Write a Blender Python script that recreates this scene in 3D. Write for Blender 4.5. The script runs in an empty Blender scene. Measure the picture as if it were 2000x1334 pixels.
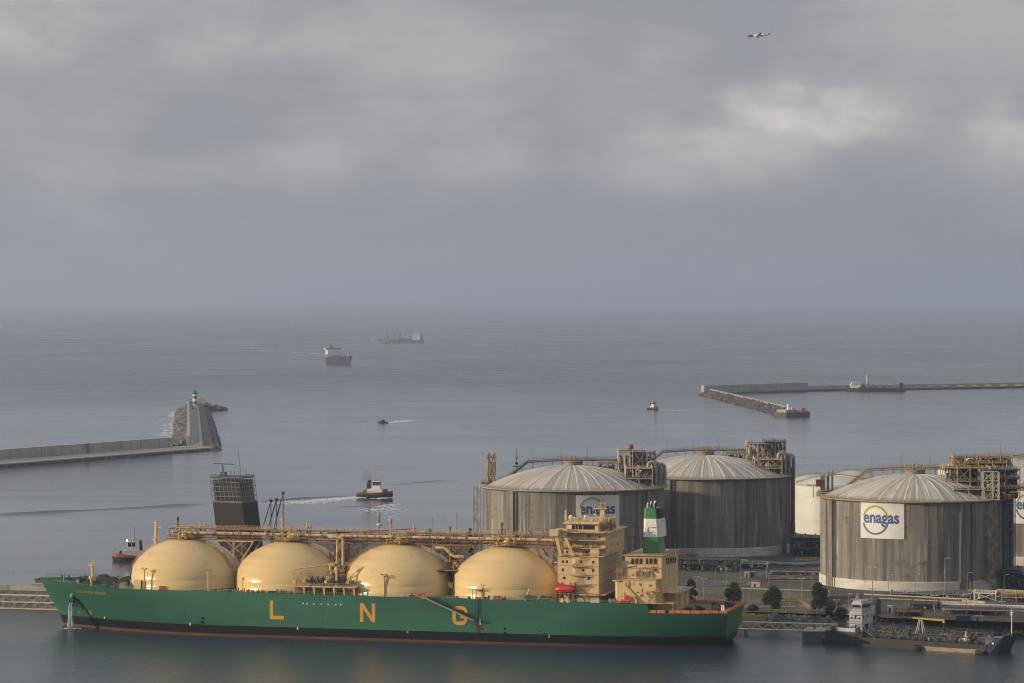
import bpy, math, random
from mathutils import Vector, Matrix
R = math.radians
sc = bpy.context.scene
col = sc.collection

# ------------------------------------------------------------ camera
F, CX, CY, H = 6000.0, 1000.0, 586.0, 135.0      # focal length in photo pixels, eye-level row, eye height (m)
cam_d = bpy.data.cameras.new('camera'); cam = bpy.data.objects.new('camera', cam_d); col.objects.link(cam)
cam.location = (0, 0, H); cam.rotation_euler = (R(90), 0, 0)
cam_d.sensor_width = 36.0; cam_d.lens = F / 2000 * 36
cam_d.shift_y = -(667 - CY) / 2000
cam_d.clip_start = 1.0; cam_d.clip_end = 200000.0
sc.camera = cam

# ------------------------------------------------------------ sun, sky, exposure
SUN_EL = R(13.0)
_h = Vector((-0.983, -0.185)).normalized()
SUN = Vector((_h.x * math.cos(SUN_EL), _h.y * math.cos(SUN_EL), math.sin(SUN_EL)))
sl = bpy.data.lights.new('sun', 'SUN'); sl.energy = 5.0; sl.angle = R(1.2); sl.color = (1.0, 0.82, 0.58)
so = bpy.data.objects.new('sun', sl); col.objects.link(so); so.location = (-300, -200, 400)
so.rotation_euler = SUN.to_track_quat('Z', 'Y').to_euler()

def lin(r, g, b):
    f = lambda c: (c / 255) / 12.92 if c <= 10.3 else (((c / 255) + 0.055) / 1.055) ** 2.4
    return (f(r), f(g), f(b), 1.0)

world = bpy.data.worlds.new('World'); sc.world = world; world.use_nodes = True
wt = world.node_tree; wn = wt.nodes; wl = wt.links
wn.clear()
def N(tree, kind, **kw):
    n = tree.nodes.new(kind)
    for k, v in kw.items():
        if k.startswith('i_'): n.inputs[k[2:].replace('_', ' ')].default_value = v
        else: setattr(n, k, v)
    return n
out = N(wt, 'ShaderNodeOutputWorld'); bg = N(wt, 'ShaderNodeBackground'); bg.inputs['Strength'].default_value = 0.1
wl.new(bg.outputs[0], out.inputs['Surface'])
sky = N(wt, 'ShaderNodeTexSky', sky_type='NISHITA'); sky.sun_disc = False
sky.sun_elevation = SUN_EL; sky.sun_rotation = math.atan2(SUN.x, SUN.y); sky.dust_density = 3.0
tc = N(wt, 'ShaderNodeTexCoord')
def wnoise(scale, detail, rough, dist=0.0, off=(0, 0, 0)):
    m = N(wt, 'ShaderNodeMapping'); m.inputs['Scale'].default_value = scale; m.inputs['Location'].default_value = off
    wl.new(tc.outputs['Generated'], m.inputs[0])
    n = N(wt, 'ShaderNodeTexNoise'); n.inputs['Scale'].default_value = 1.0
    n.inputs['Detail'].default_value = detail; n.inputs['Roughness'].default_value = rough; n.inputs['Distortion'].default_value = dist
    wl.new(m.outputs[0], n.inputs['Vector'])
    return n
def wmath(op, a, b=None, c=None, clamp=False):
    n = N(wt, 'ShaderNodeMath', operation=op); n.use_clamp = clamp
    for i, v in enumerate((a, b, c)):
        if v is None: continue
        if isinstance(v, (int, float)): n.inputs[i].default_value = v
        else: wl.new(v, n.inputs[i])
    return n.outputs[0]
def wrange(v, a, b, c=0.0, d=1.0):
    n = N(wt, 'ShaderNodeMapRange', interpolation_type='SMOOTHSTEP')
    wl.new(v, n.inputs[0])
    for i, x in enumerate((a, b, c, d)): n.inputs[i + 1].default_value = x
    return n.outputs[0]
# cloud deck: broad soft banks, lower streaky layer, and a few paler heaps where the sun reaches the tops
n1 = wnoise((8, 8, 17), 6, 0.52, 0.3, (3.1, 0.7, 0.0)).outputs['Fac']
n2 = wnoise((18, 18, 34), 8, 0.56, 0.25, (1.0, 5.2, 2.0)).outputs['Fac']
n3 = wnoise((11, 11, 64), 5, 0.55, 0.3, (7.0, 2.2, 1.0)).outputs['Fac']
v = wmath('ADD', wmath('MULTIPLY', n1, 0.50), wmath('ADD', wmath('MULTIPLY', n2, 0.28), wmath('MULTIPLY', n3, 0.22)))
shade = wrange(v, 0.40, 0.60)
warp = wnoise((60, 60, 90), 5, 0.6).outputs['Color']
wv = N(wt, 'ShaderNodeVectorMath', operation='MULTIPLY_ADD'); wl.new(warp, wv.inputs[0])
wv.inputs[1].default_value = (0.03, 0.03, 0.018); wl.new(tc.outputs['Generated'], wv.inputs[2])
def patch(px, py, wx, wy, gain):
    d = Vector(((px - CX) / F, 1, (CY - py) / F)).normalized()
    s = N(wt, 'ShaderNodeVectorMath', operation='SUBTRACT'); wl.new(wv.outputs[0], s.inputs[0])
    s.inputs[1].default_value = (d.x + 0.015, d.y + 0.015, d.z + 0.009)
    m = N(wt, 'ShaderNodeVectorMath', operation='MULTIPLY'); wl.new(s.outputs[0], m.inputs[0])
    m.inputs[1].default_value = (F / wx, F / wx, F / wy)
    l = N(wt, 'ShaderNodeVectorMath', operation='LENGTH'); wl.new(m.outputs[0], l.inputs[0])
    return wrange(l.outputs['Value'], 1.0, 0.0, 0.0, gain)
heap = None
for p in ((1585, 225, 250, 125, .95), (1450, 290, 330, 110, .6), (1310, 335, 250, 80, .36), (1980, 260, 120, 90, .5), (470, 60, 330, 130, .36), (90, 20, 330, 130, .42),
          (930, 320, 170, 90, .24), (590, 310, 150, 80, .22), (860, 220, 260, 60, .22), (300, 340, 300, 70, .14), (1000, 120, 500, 120, .14)):
    g = patch(*p)
    heap = g if heap is None else wmath('MAXIMUM', heap, g)
heap = wmath('MULTIPLY', heap, wrange(n2, 0.36, 0.60, 0.30, 1.0))
def wmix(fac, a, b):
    n = N(wt, 'ShaderNodeMix', data_type='RGBA'); n.clamp_result = False
    if isinstance(fac, (int, float)): n.inputs[0].default_value = fac
    else: wl.new(fac, n.inputs[0])
    for i, v in ((6, a), (7, b)):
        if isinstance(v, tuple): n.inputs[i].default_value = v
        else: wl.new(v, n.inputs[i])
    return n.outputs[2]
cl = wmix(shade, (3.10, 3.14, 3.40, 1), (4.55, 4.45, 4.45, 1))
cl = wmix(heap, cl, (8.8, 8.2, 7.5, 1))
# an overcast deck grows lighter from the horizon towards the zenith
sz = N(wt, 'ShaderNodeSeparateXYZ'); wl.new(tc.outputs['Generated'], sz.inputs[0])
up = wmath('ADD', wmath('MULTIPLY', wmath('MAXIMUM', sz.outputs[2], 0.0), 0.7), 0.97)
vm = N(wt, 'ShaderNodeVectorMath', operation='SCALE'); wl.new(cl, vm.inputs[0]); wl.new(up, vm.inputs['Scale'])
fin = wmix(0.93, sky.outputs[0], vm.outputs[0])
wl.new(fin, bg.inputs['Color'])

vs = sc.view_settings
vs.view_transform = 'Standard'; vs.look = 'None'; vs.exposure = 0.0; vs.gamma = 1.0; vs.use_curve_mapping = False
sc.render.engine = 'CYCLES'
cy = sc.cycles
cy.use_denoising = True; cy.max_bounces = 6; cy.diffuse_bounces = 3; cy.glossy_bounces = 3; cy.transmission_bounces = 4
cy.volume_bounces = 1; cy.transparent_max_bounces = 12; cy.caustics_reflective = False; cy.caustics_refractive = False
cy.sample_clamp_indirect = 6.0
cy.filter_width = 1.15; cy.use_adaptive_sampling = True; cy.adaptive_threshold = 0.006

# ------------------------------------------------------------ helpers
def gp(px, py, z=0.0):
    "the point at height z seen at a photo pixel"
    Y = F * (H - z) / (py - CY)
    return Vector(((px - CX) / F * Y, Y, z))
def at(px, py, Y):
    "the point at distance Y seen at a photo pixel"
    return Vector(((px - CX) / F * Y, Y, H - (py - CY) / F * Y))

class MB:
    def __init__(s): s.v = []; s.f = []
    def add(s, vs, fs):
        o = len(s.v); s.v += [tuple(p) for p in vs]; s.f += [tuple(i + o for i in f) for f in fs]; return s
    def box(s, a, b):
        x0, y0, z0 = a; x1, y1, z1 = b
        return s.add([(x0,y0,z0),(x1,y0,z0),(x1,y1,z0),(x0,y1,z0),(x0,y0,z1),(x1,y0,z1),(x1,y1,z1),(x0,y1,z1)],
              [(0,3,2,1),(4,5,6,7),(0,1,5,4),(1,2,6,5),(2,3,7,6),(3,0,4,7)])
    def cb(s, c, d):
        return s.box((c[0]-d[0]/2, c[1]-d[1]/2, c[2]-d[2]/2), (c[0]+d[0]/2, c[1]+d[1]/2, c[2]+d[2]/2))
    def cyl(s, a, b, r, r2=None, n=8, caps=True):
        a = Vector(a); b = Vector(b); r2 = r if r2 is None else r2
        d = (b - a)
        if d.length < 1e-6: return s
        d.normalize()
        u = d.orthogonal().normalized(); w = d.cross(u)
        vs = []
        for p, rr in ((a, r), (b, r2)):
            for i in range(n):
                t = 2 * math.pi * i / n + math.pi / n
                vs.append(p + (u * math.cos(t) + w * math.sin(t)) * rr)
        fs = [(i, (i+1) % n, n + (i+1) % n, n + i) for i in range(n)]
        if caps: fs += [tuple(range(n-1, -1, -1)), tuple(range(n, 2*n))]
        return s.add(vs, fs)
    def tube(s, pts, r, n=8):
        pts = [Vector(p) for p in pts]
        rings = []
        prev = None
        for i, p in enumerate(pts):
            d = (pts[min(i+1, len(pts)-1)] - pts[max(i-1, 0)]).normalized()
            u = d.orthogonal().normalized() if prev is None else (prev - d * prev.dot(d)).normalized()
            prev = u; w = d.cross(u)
            rr = r[i] if isinstance(r, (list, tuple)) else r
            rings.append([p + (u * math.cos(2*math.pi*k/n) + w * math.sin(2*math.pi*k/n)) * rr for k in range(n)])
        vs = [q for g in rings for q in g]
        fs = [(i*n+k, i*n+(k+1) % n, (i+1)*n+(k+1) % n, (i+1)*n+k) for i in range(len(pts)-1) for k in range(n)]
        fs += [tuple(range(n-1, -1, -1)), tuple(range((len(pts)-1)*n, len(pts)*n))]
        return s.add(vs, fs)
    def lathe(s, prof, n=32, c=(0,0,0), a0=0.0, a1=2*math.pi, cap=True):
        full = abs(a1 - a0 - 2*math.pi) < 1e-6
        m = n if full else n + 1
        vs = [(c[0] + r*math.cos(a0+(a1-a0)*k/n), c[1] + r*math.sin(a0+(a1-a0)*k/n), c[2]+z) for r, z in prof for k in range(m)]
        fs = [(i*m+k, i*m+(k+1) % m, (i+1)*m+(k+1) % m, (i+1)*m+k) for i in range(len(prof)-1) for k in range(n)]
        if full and cap:
            if prof[0][0] > 1e-3: fs.append(tuple(range(m-1, -1, -1)))
            if prof[-1][0] > 1e-3: fs.append(tuple(range((len(prof)-1)*m, len(prof)*m)))
        return s.add(vs, fs)
    def prism(s, poly, z0, z1):
        n = len(poly)
        vs = [(x, y, z0) for x, y in poly] + [(x, y, z1) for x, y in poly]
        fs = [(i, (i+1) % n, n+(i+1) % n, n+i) for i in range(n)] + [tuple(range(n-1, -1, -1)), tuple(range(n, 2*n))]
        return s.add(vs, fs)
    def hexa(s, q):
        "eight corners: four of the bottom, four of the top, both counter-clockwise"
        return s.add(q, [(0,3,2,1),(4,5,6,7),(0,1,5,4),(1,2,6,5),(2,3,7,6),(3,0,4,7)])
    def beam(s, a, b, w=0.3, h=None):
        return s.cyl(a, b, w * 0.7071, n=4)
    def rail(s, pts, h=1.1, step=2.0, r=0.05, mids=1):
        pts = [Vector(p) for p in pts]
        up = Vector((0, 0, 1))
        for a, b in zip(pts, pts[1:]):
            for k in range(mids + 1):
                s.cyl(a + up*h*(k+1)/(mids+1), b + up*h*(k+1)/(mids+1), r, n=4, caps=False)
            n = max(1, int((b - a).length / step))
            for i in range(n + 1):
                p = a.lerp(b, i / n); s.cyl(p, p + up*h, r, n=4, caps=False)
        return s
    def ball(s, c, r, n=10, m=6, sz=1.0):
        prof = [(max(r*math.sin(math.pi*i/m), 0.0005), -r*sz*math.cos(math.pi*i/m)) for i in range(m+1)]
        return s.lathe(prof, n, c, cap=False)
    def mesh(s, name):
        me = bpy.data.meshes.new(name); me.from_pydata(s.v, [], s.f); me.update(); return me
    def build(s, name, mat, parent=None, smooth=False, kind=None):
        me = s.mesh(name)
        if mat: me.materials.append(mat)
        if smooth:
            me.polygons.foreach_set('use_smooth', [True]*len(me.polygons))
            if smooth != 'all':
                try: me.set_sharp_from_angle(angle=R(smooth if smooth is not True else 40))
                except Exception: pass
        o = bpy.data.objects.new(name, me); col.objects.link(o)
        if parent is not None: o.parent = parent
        if kind: o['kind'] = kind
        return o

def inst(name, mesh, parent, loc=(0,0,0), rot=(0,0,0), scale=(1,1,1)):
    o = bpy.data.objects.new(name, mesh); col.objects.link(o); o.parent = parent
    o.location = loc; o.rotation_euler = rot; o.scale = scale
    return o
def mesh_of(mb, name, mat, smooth=False):
    me = mb.mesh(name); me.materials.append(mat)
    if smooth: me.polygons.foreach_set('use_smooth', [True]*len(me.polygons))
    return me
def tag(o, label, cat, group=None):
    o['label'] = label; o['category'] = cat
    if group: o['group'] = group
    return o
def thing(name, label, cat, loc=(0,0,0), rz=0.0, group=None):
    o = bpy.data.objects.new(name, None); col.objects.link(o); o.empty_display_size = 1.0
    o.location = loc; o.rotation_euler = (0, 0, rz)
    return tag(o, label, cat, group)
def struct(o): o['kind'] = 'structure'; return o
def copy_tree(o, parent=None):
    c = o.copy(); col.objects.link(c); c.parent = parent
    for ch in list(o.children): copy_tree(ch, c)
    return c

_mats = {}
def mat(name, c, rough=0.6, c2=None, sc_=(0.2,0.2,0.2), lo=0.35, hi=0.65, metal=0.0, spec=0.4, stain=None, st_sc=(0.4,0.4,0.03), st_lo=0.55, st_hi=0.75,
        bump=0.0, bsc=1.0, coat=0.0, detail=5.0, emit=None):
    "a weathered procedural surface: base colour, broad patches of a second colour, stains or streaks of a third, fine relief"
    if name in _mats: return _mats[name]
    m = bpy.data.materials.new(name); m.use_nodes = True; t = m.node_tree; b = t.nodes['Principled BSDF']
    L = t.links.new
    b.inputs['Roughness'].default_value = rough; b.inputs['Metallic'].default_value = metal
    b.inputs['Specular IOR Level'].default_value = spec; b.inputs['Coat Weight'].default_value = coat; b.inputs['Coat Roughness'].default_value = 0.25
    c = tuple(c) if len(c) == 4 else (*c, 1)
    g = t.nodes.new('ShaderNodeNewGeometry')
    def noise(s, d):
        mp = t.nodes.new('ShaderNodeMapping'); mp.inputs['Scale'].default_value = s; L(g.outputs['Position'], mp.inputs[0])
        n = t.nodes.new('ShaderNodeTexNoise'); n.inputs['Scale'].default_value = 1; n.inputs['Detail'].default_value = d
        n.inputs['Roughness'].default_value = 0.6; L(mp.outputs[0], n.inputs['Vector']); return n
    def rng(src, a, bb):
        r = t.nodes.new('ShaderNodeMapRange'); r.interpolation_type = 'SMOOTHSTEP'; L(src, r.inputs[0])
        r.inputs[1].default_value = a; r.inputs[2].default_value = bb; return r.outputs[0]
    def mix(f, a, bb):
        n = t.nodes.new('ShaderNodeMix'); n.data_type = 'RGBA'; L(f, n.inputs[0])
        for i, v in ((6, a), (7, bb)):
            if isinstance(v, tuple): n.inputs[i].default_value = v if len(v) == 4 else (*v, 1)
            else: L(v, n.inputs[i])
        return n.outputs[2]
    if c2 is None: c2 = tuple(x*0.82 for x in c[:3])
    cur = mix(rng(noise(sc_, detail).outputs['Fac'], lo, hi), c, c2)
    if stain: cur = mix(rng(noise(st_sc, 4).outputs['Fac'], st_lo, st_hi), cur, stain)
    L(cur, b.inputs['Base Color'])
    if bump:
        n = noise((bsc, bsc, bsc), 4); bp = t.nodes.new('ShaderNodeBump'); bp.inputs['Strength'].default_value = bump; bp.inputs['Distance'].default_value = 0.3
        L(n.outputs['Fac'], bp.inputs['Height']); L(bp.outputs[0], b.inputs['Normal'])
    if emit: b.inputs['Emission Color'].default_value = (*emit[:3], 1); b.inputs['Emission Strength'].default_value = emit[3]
    _mats[name] = m
    return m

# ------------------------------------------------------------ sea and air
def water_mat():
    m = bpy.data.materials.new('harbour_water'); m.use_nodes = True; t = m.node_tree; b = t.nodes['Principled BSDF']; L = t.links.new
    b.inputs['Base Color'].default_value = (0.020, 0.040, 0.056, 1); b.inputs['IOR'].default_value = 1.333
    g = t.nodes.new('ShaderNodeNewGeometry')
    def noise(s, d, rgh=0.55, off=(0,0,0), dist=0.0):
        mp = t.nodes.new('ShaderNodeMapping'); mp.inputs['Scale'].default_value = s; mp.inputs['Location'].default_value = off; L(g.outputs['Position'], mp.inputs[0])
        n = t.nodes.new('ShaderNodeTexNoise'); n.inputs['Scale'].default_value = 1; n.inputs['Detail'].default_value = d
        n.inputs['Roughness'].default_value = rgh; n.inputs['Distortion'].default_value = dist; L(mp.outputs[0], n.inputs['Vector']); return n.outputs['Fac']
    def rng(src, a, bb, c=0.0, d=1.0):
        r = t.nodes.new('ShaderNodeMapRange'); r.interpolation_type = 'SMOOTHSTEP'; L(src, r.inputs[0])
        for i, x in enumerate((a, bb, c, d)): r.inputs[i+1].default_value = x
        return r.outputs[0]
    # wind-ruffled water and calmer slicks; open sea is rougher than the sheltered basin, the fairway by the berths is choppier again
    sp = t.nodes.new('ShaderNodeSeparateXYZ'); L(g.outputs['Position'], sp.inputs[0])
    def mth(op, a, bb):
        n = t.nodes.new('ShaderNodeMath'); n.operation = op
        for i, v in enumerate((a, bb)):
            if isinstance(v, (int, float)): n.inputs[i].default_value = v
            else: L(v, n.inputs[i])
        return n.outputs[0]
    slick = rng(noise((0.0016, 0.0011, 1), 5, 0.6, (0.3, 0.9, 0), 1.2), 0.40, 0.64)
    streak = rng(noise((0.0035, 0.016, 1), 6, 0.65, (4.3, 1.9, 0), 0.6), 0.44, 0.68)
    open_ = rng(sp.outputs[1], 2600, 5200); near = rng(sp.outputs[1], 1500, 1180)
    wind = mth('ADD', mth('MULTIPLY', slick, 0.17), mth('ADD', mth('MULTIPLY', streak, 0.19), mth('ADD', mth('MULTIPLY', open_, 0.66), mth('MULTIPLY', near, 0.42))))
    rg = t.nodes.new('ShaderNodeMapRange'); L(wind, rg.inputs[0]); rg.inputs[3].default_value = 0.035; rg.inputs[4].default_value = 0.32
    L(rg.outputs[0], b.inputs['Roughness'])
    w1 = noise((0.10, 0.055, 1), 3, 0.55); w2 = noise((0.55, 0.32, 1), 4, 0.65); w3 = noise((0.012, 0.02, 1), 3, 0.5)
    hsum = mth('ADD', mth('MULTIPLY', w1, 1.0), mth('ADD', mth('MULTIPLY', w2, 1.1), mth('MULTIPLY', w3, 1.5)))
    st = t.nodes.new('ShaderNodeMapRange'); L(mth('ADD', wind, mth('MULTIPLY', near, 0.20)), st.inputs[0]); st.clamp = False; st.inputs[3].default_value = 0.10; st.inputs[4].default_value = 0.62
    bp = t.nodes.new('ShaderNodeBump'); bp.inputs['Distance'].default_value = 0.6; L(st.outputs[0], bp.inputs['Strength'])
    L(hsum, bp.inputs['Height']); L(bp.outputs[0], b.inputs['Normal'])
    return m
WATER = water_mat()
SEA_FAR = 70000.0
sea = MB()
_rows = [-1500, 600, 1500, 4000, 12000, 30000, SEA_FAR]
sea.add([(x, y, 0) for y in _rows for x in (-32000, -6000, 0, 6000, 32000)],
        [(r*5+c, r*5+c+1, r*5+c+6, r*5+c+5) for r in range(len(_rows)-1) for c in range(4)])
struct(sea.build('sea', WATER))

hz = MB().box((-34000, -2500, -1.0), (34000, 72000, 640)).build('haze', None, kind='stuff')
hm = bpy.data.materials.new('hazy_air'); hm.use_nodes = True; ht = hm.node_tree; ht.nodes.clear()
ho = ht.nodes.new('ShaderNodeOutputMaterial'); hv = ht.nodes.new('ShaderNodeVolumePrincipled')
hv.inputs['Color'].default_value = (0.70, 0.80, 1.0, 1); hv.inputs['Density'].default_value = 5.0e-5; hv.inputs['Anisotropy'].default_value = 0.55
ht.links.new(hv.outputs[0], ho.inputs['Volume']); hz.data.materials.append(hm)
hz['label'] = 'pale grey sea haze over the harbour'

# ------------------------------------------------------------ materials of the ship
M_GREEN = mat('hull_green', (0.030,0.138,0.080), 0.45, (0.021,0.098,0.060), (0.014,0.014,0.05), .38, .64, stain=(0.030,0.088,0.056), st_sc=(0.35,0.35,0.035), st_lo=.56, st_hi=.80, bump=.10, bsc=.22)
M_BLACK = mat('boot_black', (0.008,0.009,0.011), 0.5, (0.017,0.016,0.016), (0.25,0.25,0.6), .45, .75, spec=.1)
M_RED = mat('bottom_red', (0.085,0.026,0.024), 0.6, (0.14,0.05,0.042), (0.12,0.12,1.0), .45, .7)
M_CREAM = mat('cover_cream', (0.63,0.455,0.205), 0.27, (0.60,0.435,0.195), (0.03,0.03,0.12), .3, .7, stain=(0.49,0.345,0.155), st_sc=(0.16,0.16,0.03), st_lo=.60, st_hi=.85, coat=0.15, bump=.06, bsc=.35)
M_HOUSE = mat('house_cream', (0.64,0.475,0.24), 0.5, (0.58,0.415,0.20), (0.2,0.2,0.3), .3, .7, stain=(0.34,0.19,0.07), st_sc=(0.9,0.9,0.10), st_lo=.56, st_hi=.78)
M_PIPE = mat('pipe_cream', (0.58,0.42,0.215), 0.55, (0.40,0.25,0.11), (0.5,0.5,0.5), .42, .68, stain=(0.19,0.095,0.045), st_sc=(0.7,0.7,0.7), st_lo=.52, st_hi=.70)
M_RUST = mat('rusty_steel', (0.27,0.155,0.08), 0.7, (0.14,0.075,0.042), (0.8,0.8,0.8), .4, .65)
M_DARK = mat('dark_gear', (0.018,0.022,0.022), 0.55, (0.05,0.05,0.045), (0.6,0.6,0.6), .45, .7)
M_DECKG = mat('deck_green', (0.045,0.12,0.08), 0.7, (0.10,0.09,0.06), (0.25,0.25,0.25), .45, .7)
M_WIN = mat('dark_glass', (0.012,0.014,0.018), 0.12, (0.02,0.022,0.028), (1,1,1))
M_WHITE = mat('white_paint', (0.74,0.73,0.70), 0.45, (0.66,0.65,0.61), (0.4,0.4,0.4), .4, .7)
M_BOATRED = mat('boat_red', (0.55,0.03,0.03), 0.4, (0.48,0.035,0.03), (0.5,0.5,0.5))
M_ORANGE = mat('dodger_orange', (0.62,0.17,0.06), 0.6, (0.52,0.12,0.05), (0.5,0.5,0.5), .4, .7)
M_GOLD = mat('letter_gold', (0.62,0.30,0.030), 0.5, (0.54,0.26,0.03), (0.4,0.4,0.4), .4, .7)
M_FGREEN = mat('funnel_green', (0.06,0.20,0.07), 0.42, (0.05,0.17,0.06), (0.2,0.2,0.2))
M_SOOT = mat('soot_black', (0.015,0.015,0.015), 0.7)
M_REDBOX = mat('fire_red', (0.40,0.03,0.03), 0.5)
M_DOMEY = mat('dome_yellow', (0.55,0.40,0.10), 0.5, (0.45,0.30,0.10), (0.5,0.5,0.5))

# ------------------------------------------------------------ the gas carrier
SA = R(14.8)
S0 = Vector((-186.4, 1277.6, 0.0)); SU = Vector((math.cos(SA), -math.sin(SA), 0)); SW = Vector((math.sin(SA), math.cos(SA), 0))
ship = thing('gas_carrier', 'long green gas carrier with four cream domed tanks moored at the jetty', 'ship', S0, -SA)
def SL(px, py, y):
    "ship length and height of a photo pixel on the fore-and-aft plane y"
    dx = (px - CX) / F
    q = S0 + SW * y
    # t*dx - s*SU.x = q.x ; t - s*SU.y = q.y
    det = dx * (-SU.y) + SU.x
    t = (q.x * (-SU.y) + SU.x * q.y) / det
    s = (dx * q.y - q.x) / det
    return s, H - (py - CY) / F * t
def AF(px, py, s):
    "breadth and height of a photo pixel on the athwartships plane s"
    dx = (px - CX) / F; q = S0 + SU * s
    det = dx * (-SW.y) + SW.x
    t = (q.x * (-SW.y) + SW.x * q.y) / det
    y = (dx * q.y - q.x) / det
    return y, H - (py - CY) / F * t
lerp = lambda a, b, k: a + (b - a) * max(0.0, min(1.0, k))
def hs0(z): return -1.6 * max(0, min(z, 4.3)) / 4.3 if z < 4.3 else -1.6 - (z - 4.3) / 15 * 9.4
def hs1(z): return 281.6 + (z - 2) / 12 * 2.2 if z > 2 else 281.6 - (2 - z) * 1.2
def hhb(s, z):
    k = z / 18
    t = max(0, min(1, (s - hs0(z)) / lerp(84, 60, k))); fore = 1 - (1 - t) ** lerp(1.75, 2.5, k)
    t = max(0, min(1, (hs1(z) - s) / lerp(80, 48, k))); ht = lerp(0.42, 0.84, k); aft = ht + (1 - ht) * (1 - (1 - t) ** 2.2)
    return 24.0 * fore * aft
def deck(s):
    if s < 40: return 17.9 + ((40 - s) / 51) ** 1.6 * 1.5
    if s <= 252.4: return 17.9 - (s - 40) / 212 * 0.7
    if s < 254.4: return 17.2 - (s - 252.4) / 2.0 * 3.6
    return 13.6 + (s - 254.4) / 30 * 0.5
stn = [-11, -10.5, -9.5, -8, -6, -3, 0, 4, 8, 12, 17, 22, 27, 33, 40, 48, 58, 70, 90, 120, 150, 180, 205, 222, 235, 245, 252.4, 254.4, 260, 265, 270, 275, 280, 284]
def hull_pt(sn, z, side):
    a, b = hs0(z), hs1(z)
    s = a + (sn + 11) * (b - a) / 295.0
    return (s, side * max(hhb(s, z), 0.02), z)
def hull_band(rows, name, m, parent, transom=True):
    mb = MB(); nr = rows
    for side in (-1, 1):
        g = []
        for sn in stn:
            g += [hull_pt(sn, z, side) for z in rows(sn)]
        n = len(rows(0))
        fs = []
        for i in range(len(stn)-1):
            for k in range(n-1):
                q = (i*n+k, (i+1)*n+k, (i+1)*n+k+1, i*n+k+1)
                fs.append(q if side < 0 else q[::-1])
        mb.add(g, fs)
    n = len(rows(0))
    if transom:
        a = [hull_pt(stn[-1], z, -1) for z in rows(stn[-1])]; b = [hull_pt(stn[-1], z, 1) for z in rows(stn[-1])]
        mb.add(a + b, [(k, n+k, n+k+1, k+1) for k in range(n-1)])
    return mb.build(name, m, parent, 35)
def top_rows(sn):
    t = deck(sn); return [4.3 + (t - 4.3) * k / 9 for k in range(10)]
hull = hull_band(top_rows, 'hull', M_GREEN, ship)
hull_band(lambda s: [0.9, 2.0, 3.2, 4.3], 'boot_band', M_BLACK, hull)
hull_band(lambda s: [-2.5, -1, 0, 0.9], 'red_band', M_RED, hull)
mb = MB(); dv = []
for sn in stn:
    p = hull_pt(sn, deck(sn) - (1.0 if sn < 30 else 0.25), -1); dv += [p, (p[0], -p[1], p[2])]
mb.add(dv, [(2*i, 2*i+2, 2*i+3, 2*i+1) for i in range(len(stn)-1)])
deck_o = mb.build('main_deck', M_DECKG, ship)
# hull welds, ports and fittings
for s in (63, 77.5, 92, 106.5, 121, 137, 154, 171, 188, 206, 219, 231, 243):
    MB().cb((s, -hhb(s, 10) - 0.005, 10.6), (0.07, 0.04, 12.2)).build('weld_seam', mat('seam_green', (0.03,0.125,0.075), 0.5), hull)
random.seed(66)
for k in range(34):   # fender scuffs and rust runs
    s = random.uniform(30, 250); z = random.choice((random.uniform(4.4,6.2), random.uniform(4.4,6.2), random.uniform(12,17))); y = -hhb(s, z) - .012
    w_, h_ = (random.uniform(.5,2.4), random.uniform(.15,.5)) if z < 7 else (random.uniform(.08,.2), random.uniform(1,3.6)); q = random.uniform(-.2,.2)
    MB().add([(s,y,z),(s+w_,y,z+q*.4),(s+w_*.8,y,z-h_),(s+w_*.15,y,z-h_*.9)], [(0,3,2,1)]).build('hull_scuff', M_BLACK if z < 7 and k % 2 else mat('rust_run', (0.11,0.085,0.045), .8), hull)
for px, py in ((592,1178.5),(600,1179),(613,1179.5),(628,1180),(641,1180.3),(656,1181),(665,1181)):
    s, z = SL(px, py, -24.05); MB().cyl((s, -23.95, z), (s, -24.12, z), 0.3, n=10).build('scupper', M_WHITE, hull)
for px, py in ((395,1207.5),(395,1215.5),(986,1228),(986,1236)):
    s, z = SL(px, py, -24.0); MB().cb((s, -24.0, z), (0.9, 0.2, 0.9)).build('hull_mark', M_BLACK, hull)
for px, py in ((185,1210.5),(371,1219),(582,1227),(797,1234),(1073,1243)):
    s, z = SL(px, py, -23.6); y = hhb(s, z); MB().cb((s, -y - 0.02, z), (0.45, 0.14, 1.1)).build('draught_mark', M_GOLD if px > 700 else M_WHITE, hull)
# lettering
def extr(poly, y, th=0.08):
    mb = MB(); n = len(poly)
    mb.add([(a, y - th, b) for a, b in poly] + [(a, y, b) for a, b in poly], [tuple(range(n))] + [(i, n+i, n+(i+1) % n, (i+1) % n) for i in range(n)])
    return mb
sa, za = SL(527, 1173, -24.1); sb, zb = SL(554.5, 1210, -24.1); tk = 1.45
extr([(sa,za),(sa,zb),(sb,zb),(sb,zb+tk),(sa+tk,zb+tk),(sa+tk,za)], -24.03).build('letter', M_GOLD, hull)
sa, za = SL(703, 1178, -24.1); sb, zb = SL(733, 1215.5, -24.1)
mb = extr([(sa,za),(sa,zb),(sa+tk,zb),(sa+tk,za)], -24.03)
mb2 = extr([(sb-tk,za),(sb-tk,zb),(sb,zb),(sb,za)], -24.03); mb.add(mb2.v, mb2.f)
mb3 = extr([(sa+tk,za),(sa+tk,za-2.35),(sb-tk,zb),(sb-tk,zb+2.35)], -24.03); mb.add(mb3.v, mb3.f)
mb.build('letter', M_GOLD, hull)
sa, za = SL(883.5, 1183.5, -24.1); sb, zb = SL(913, 1221.5, -24.1)
def arc(cx, cz, rx, rz, a0, a1, n): return [(cx+rx*math.cos(R(a0+(a1-a0)*i/n)), cz+rz*math.sin(R(a0+(a1-a0)*i/n))) for i in range(n+1)]
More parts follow.
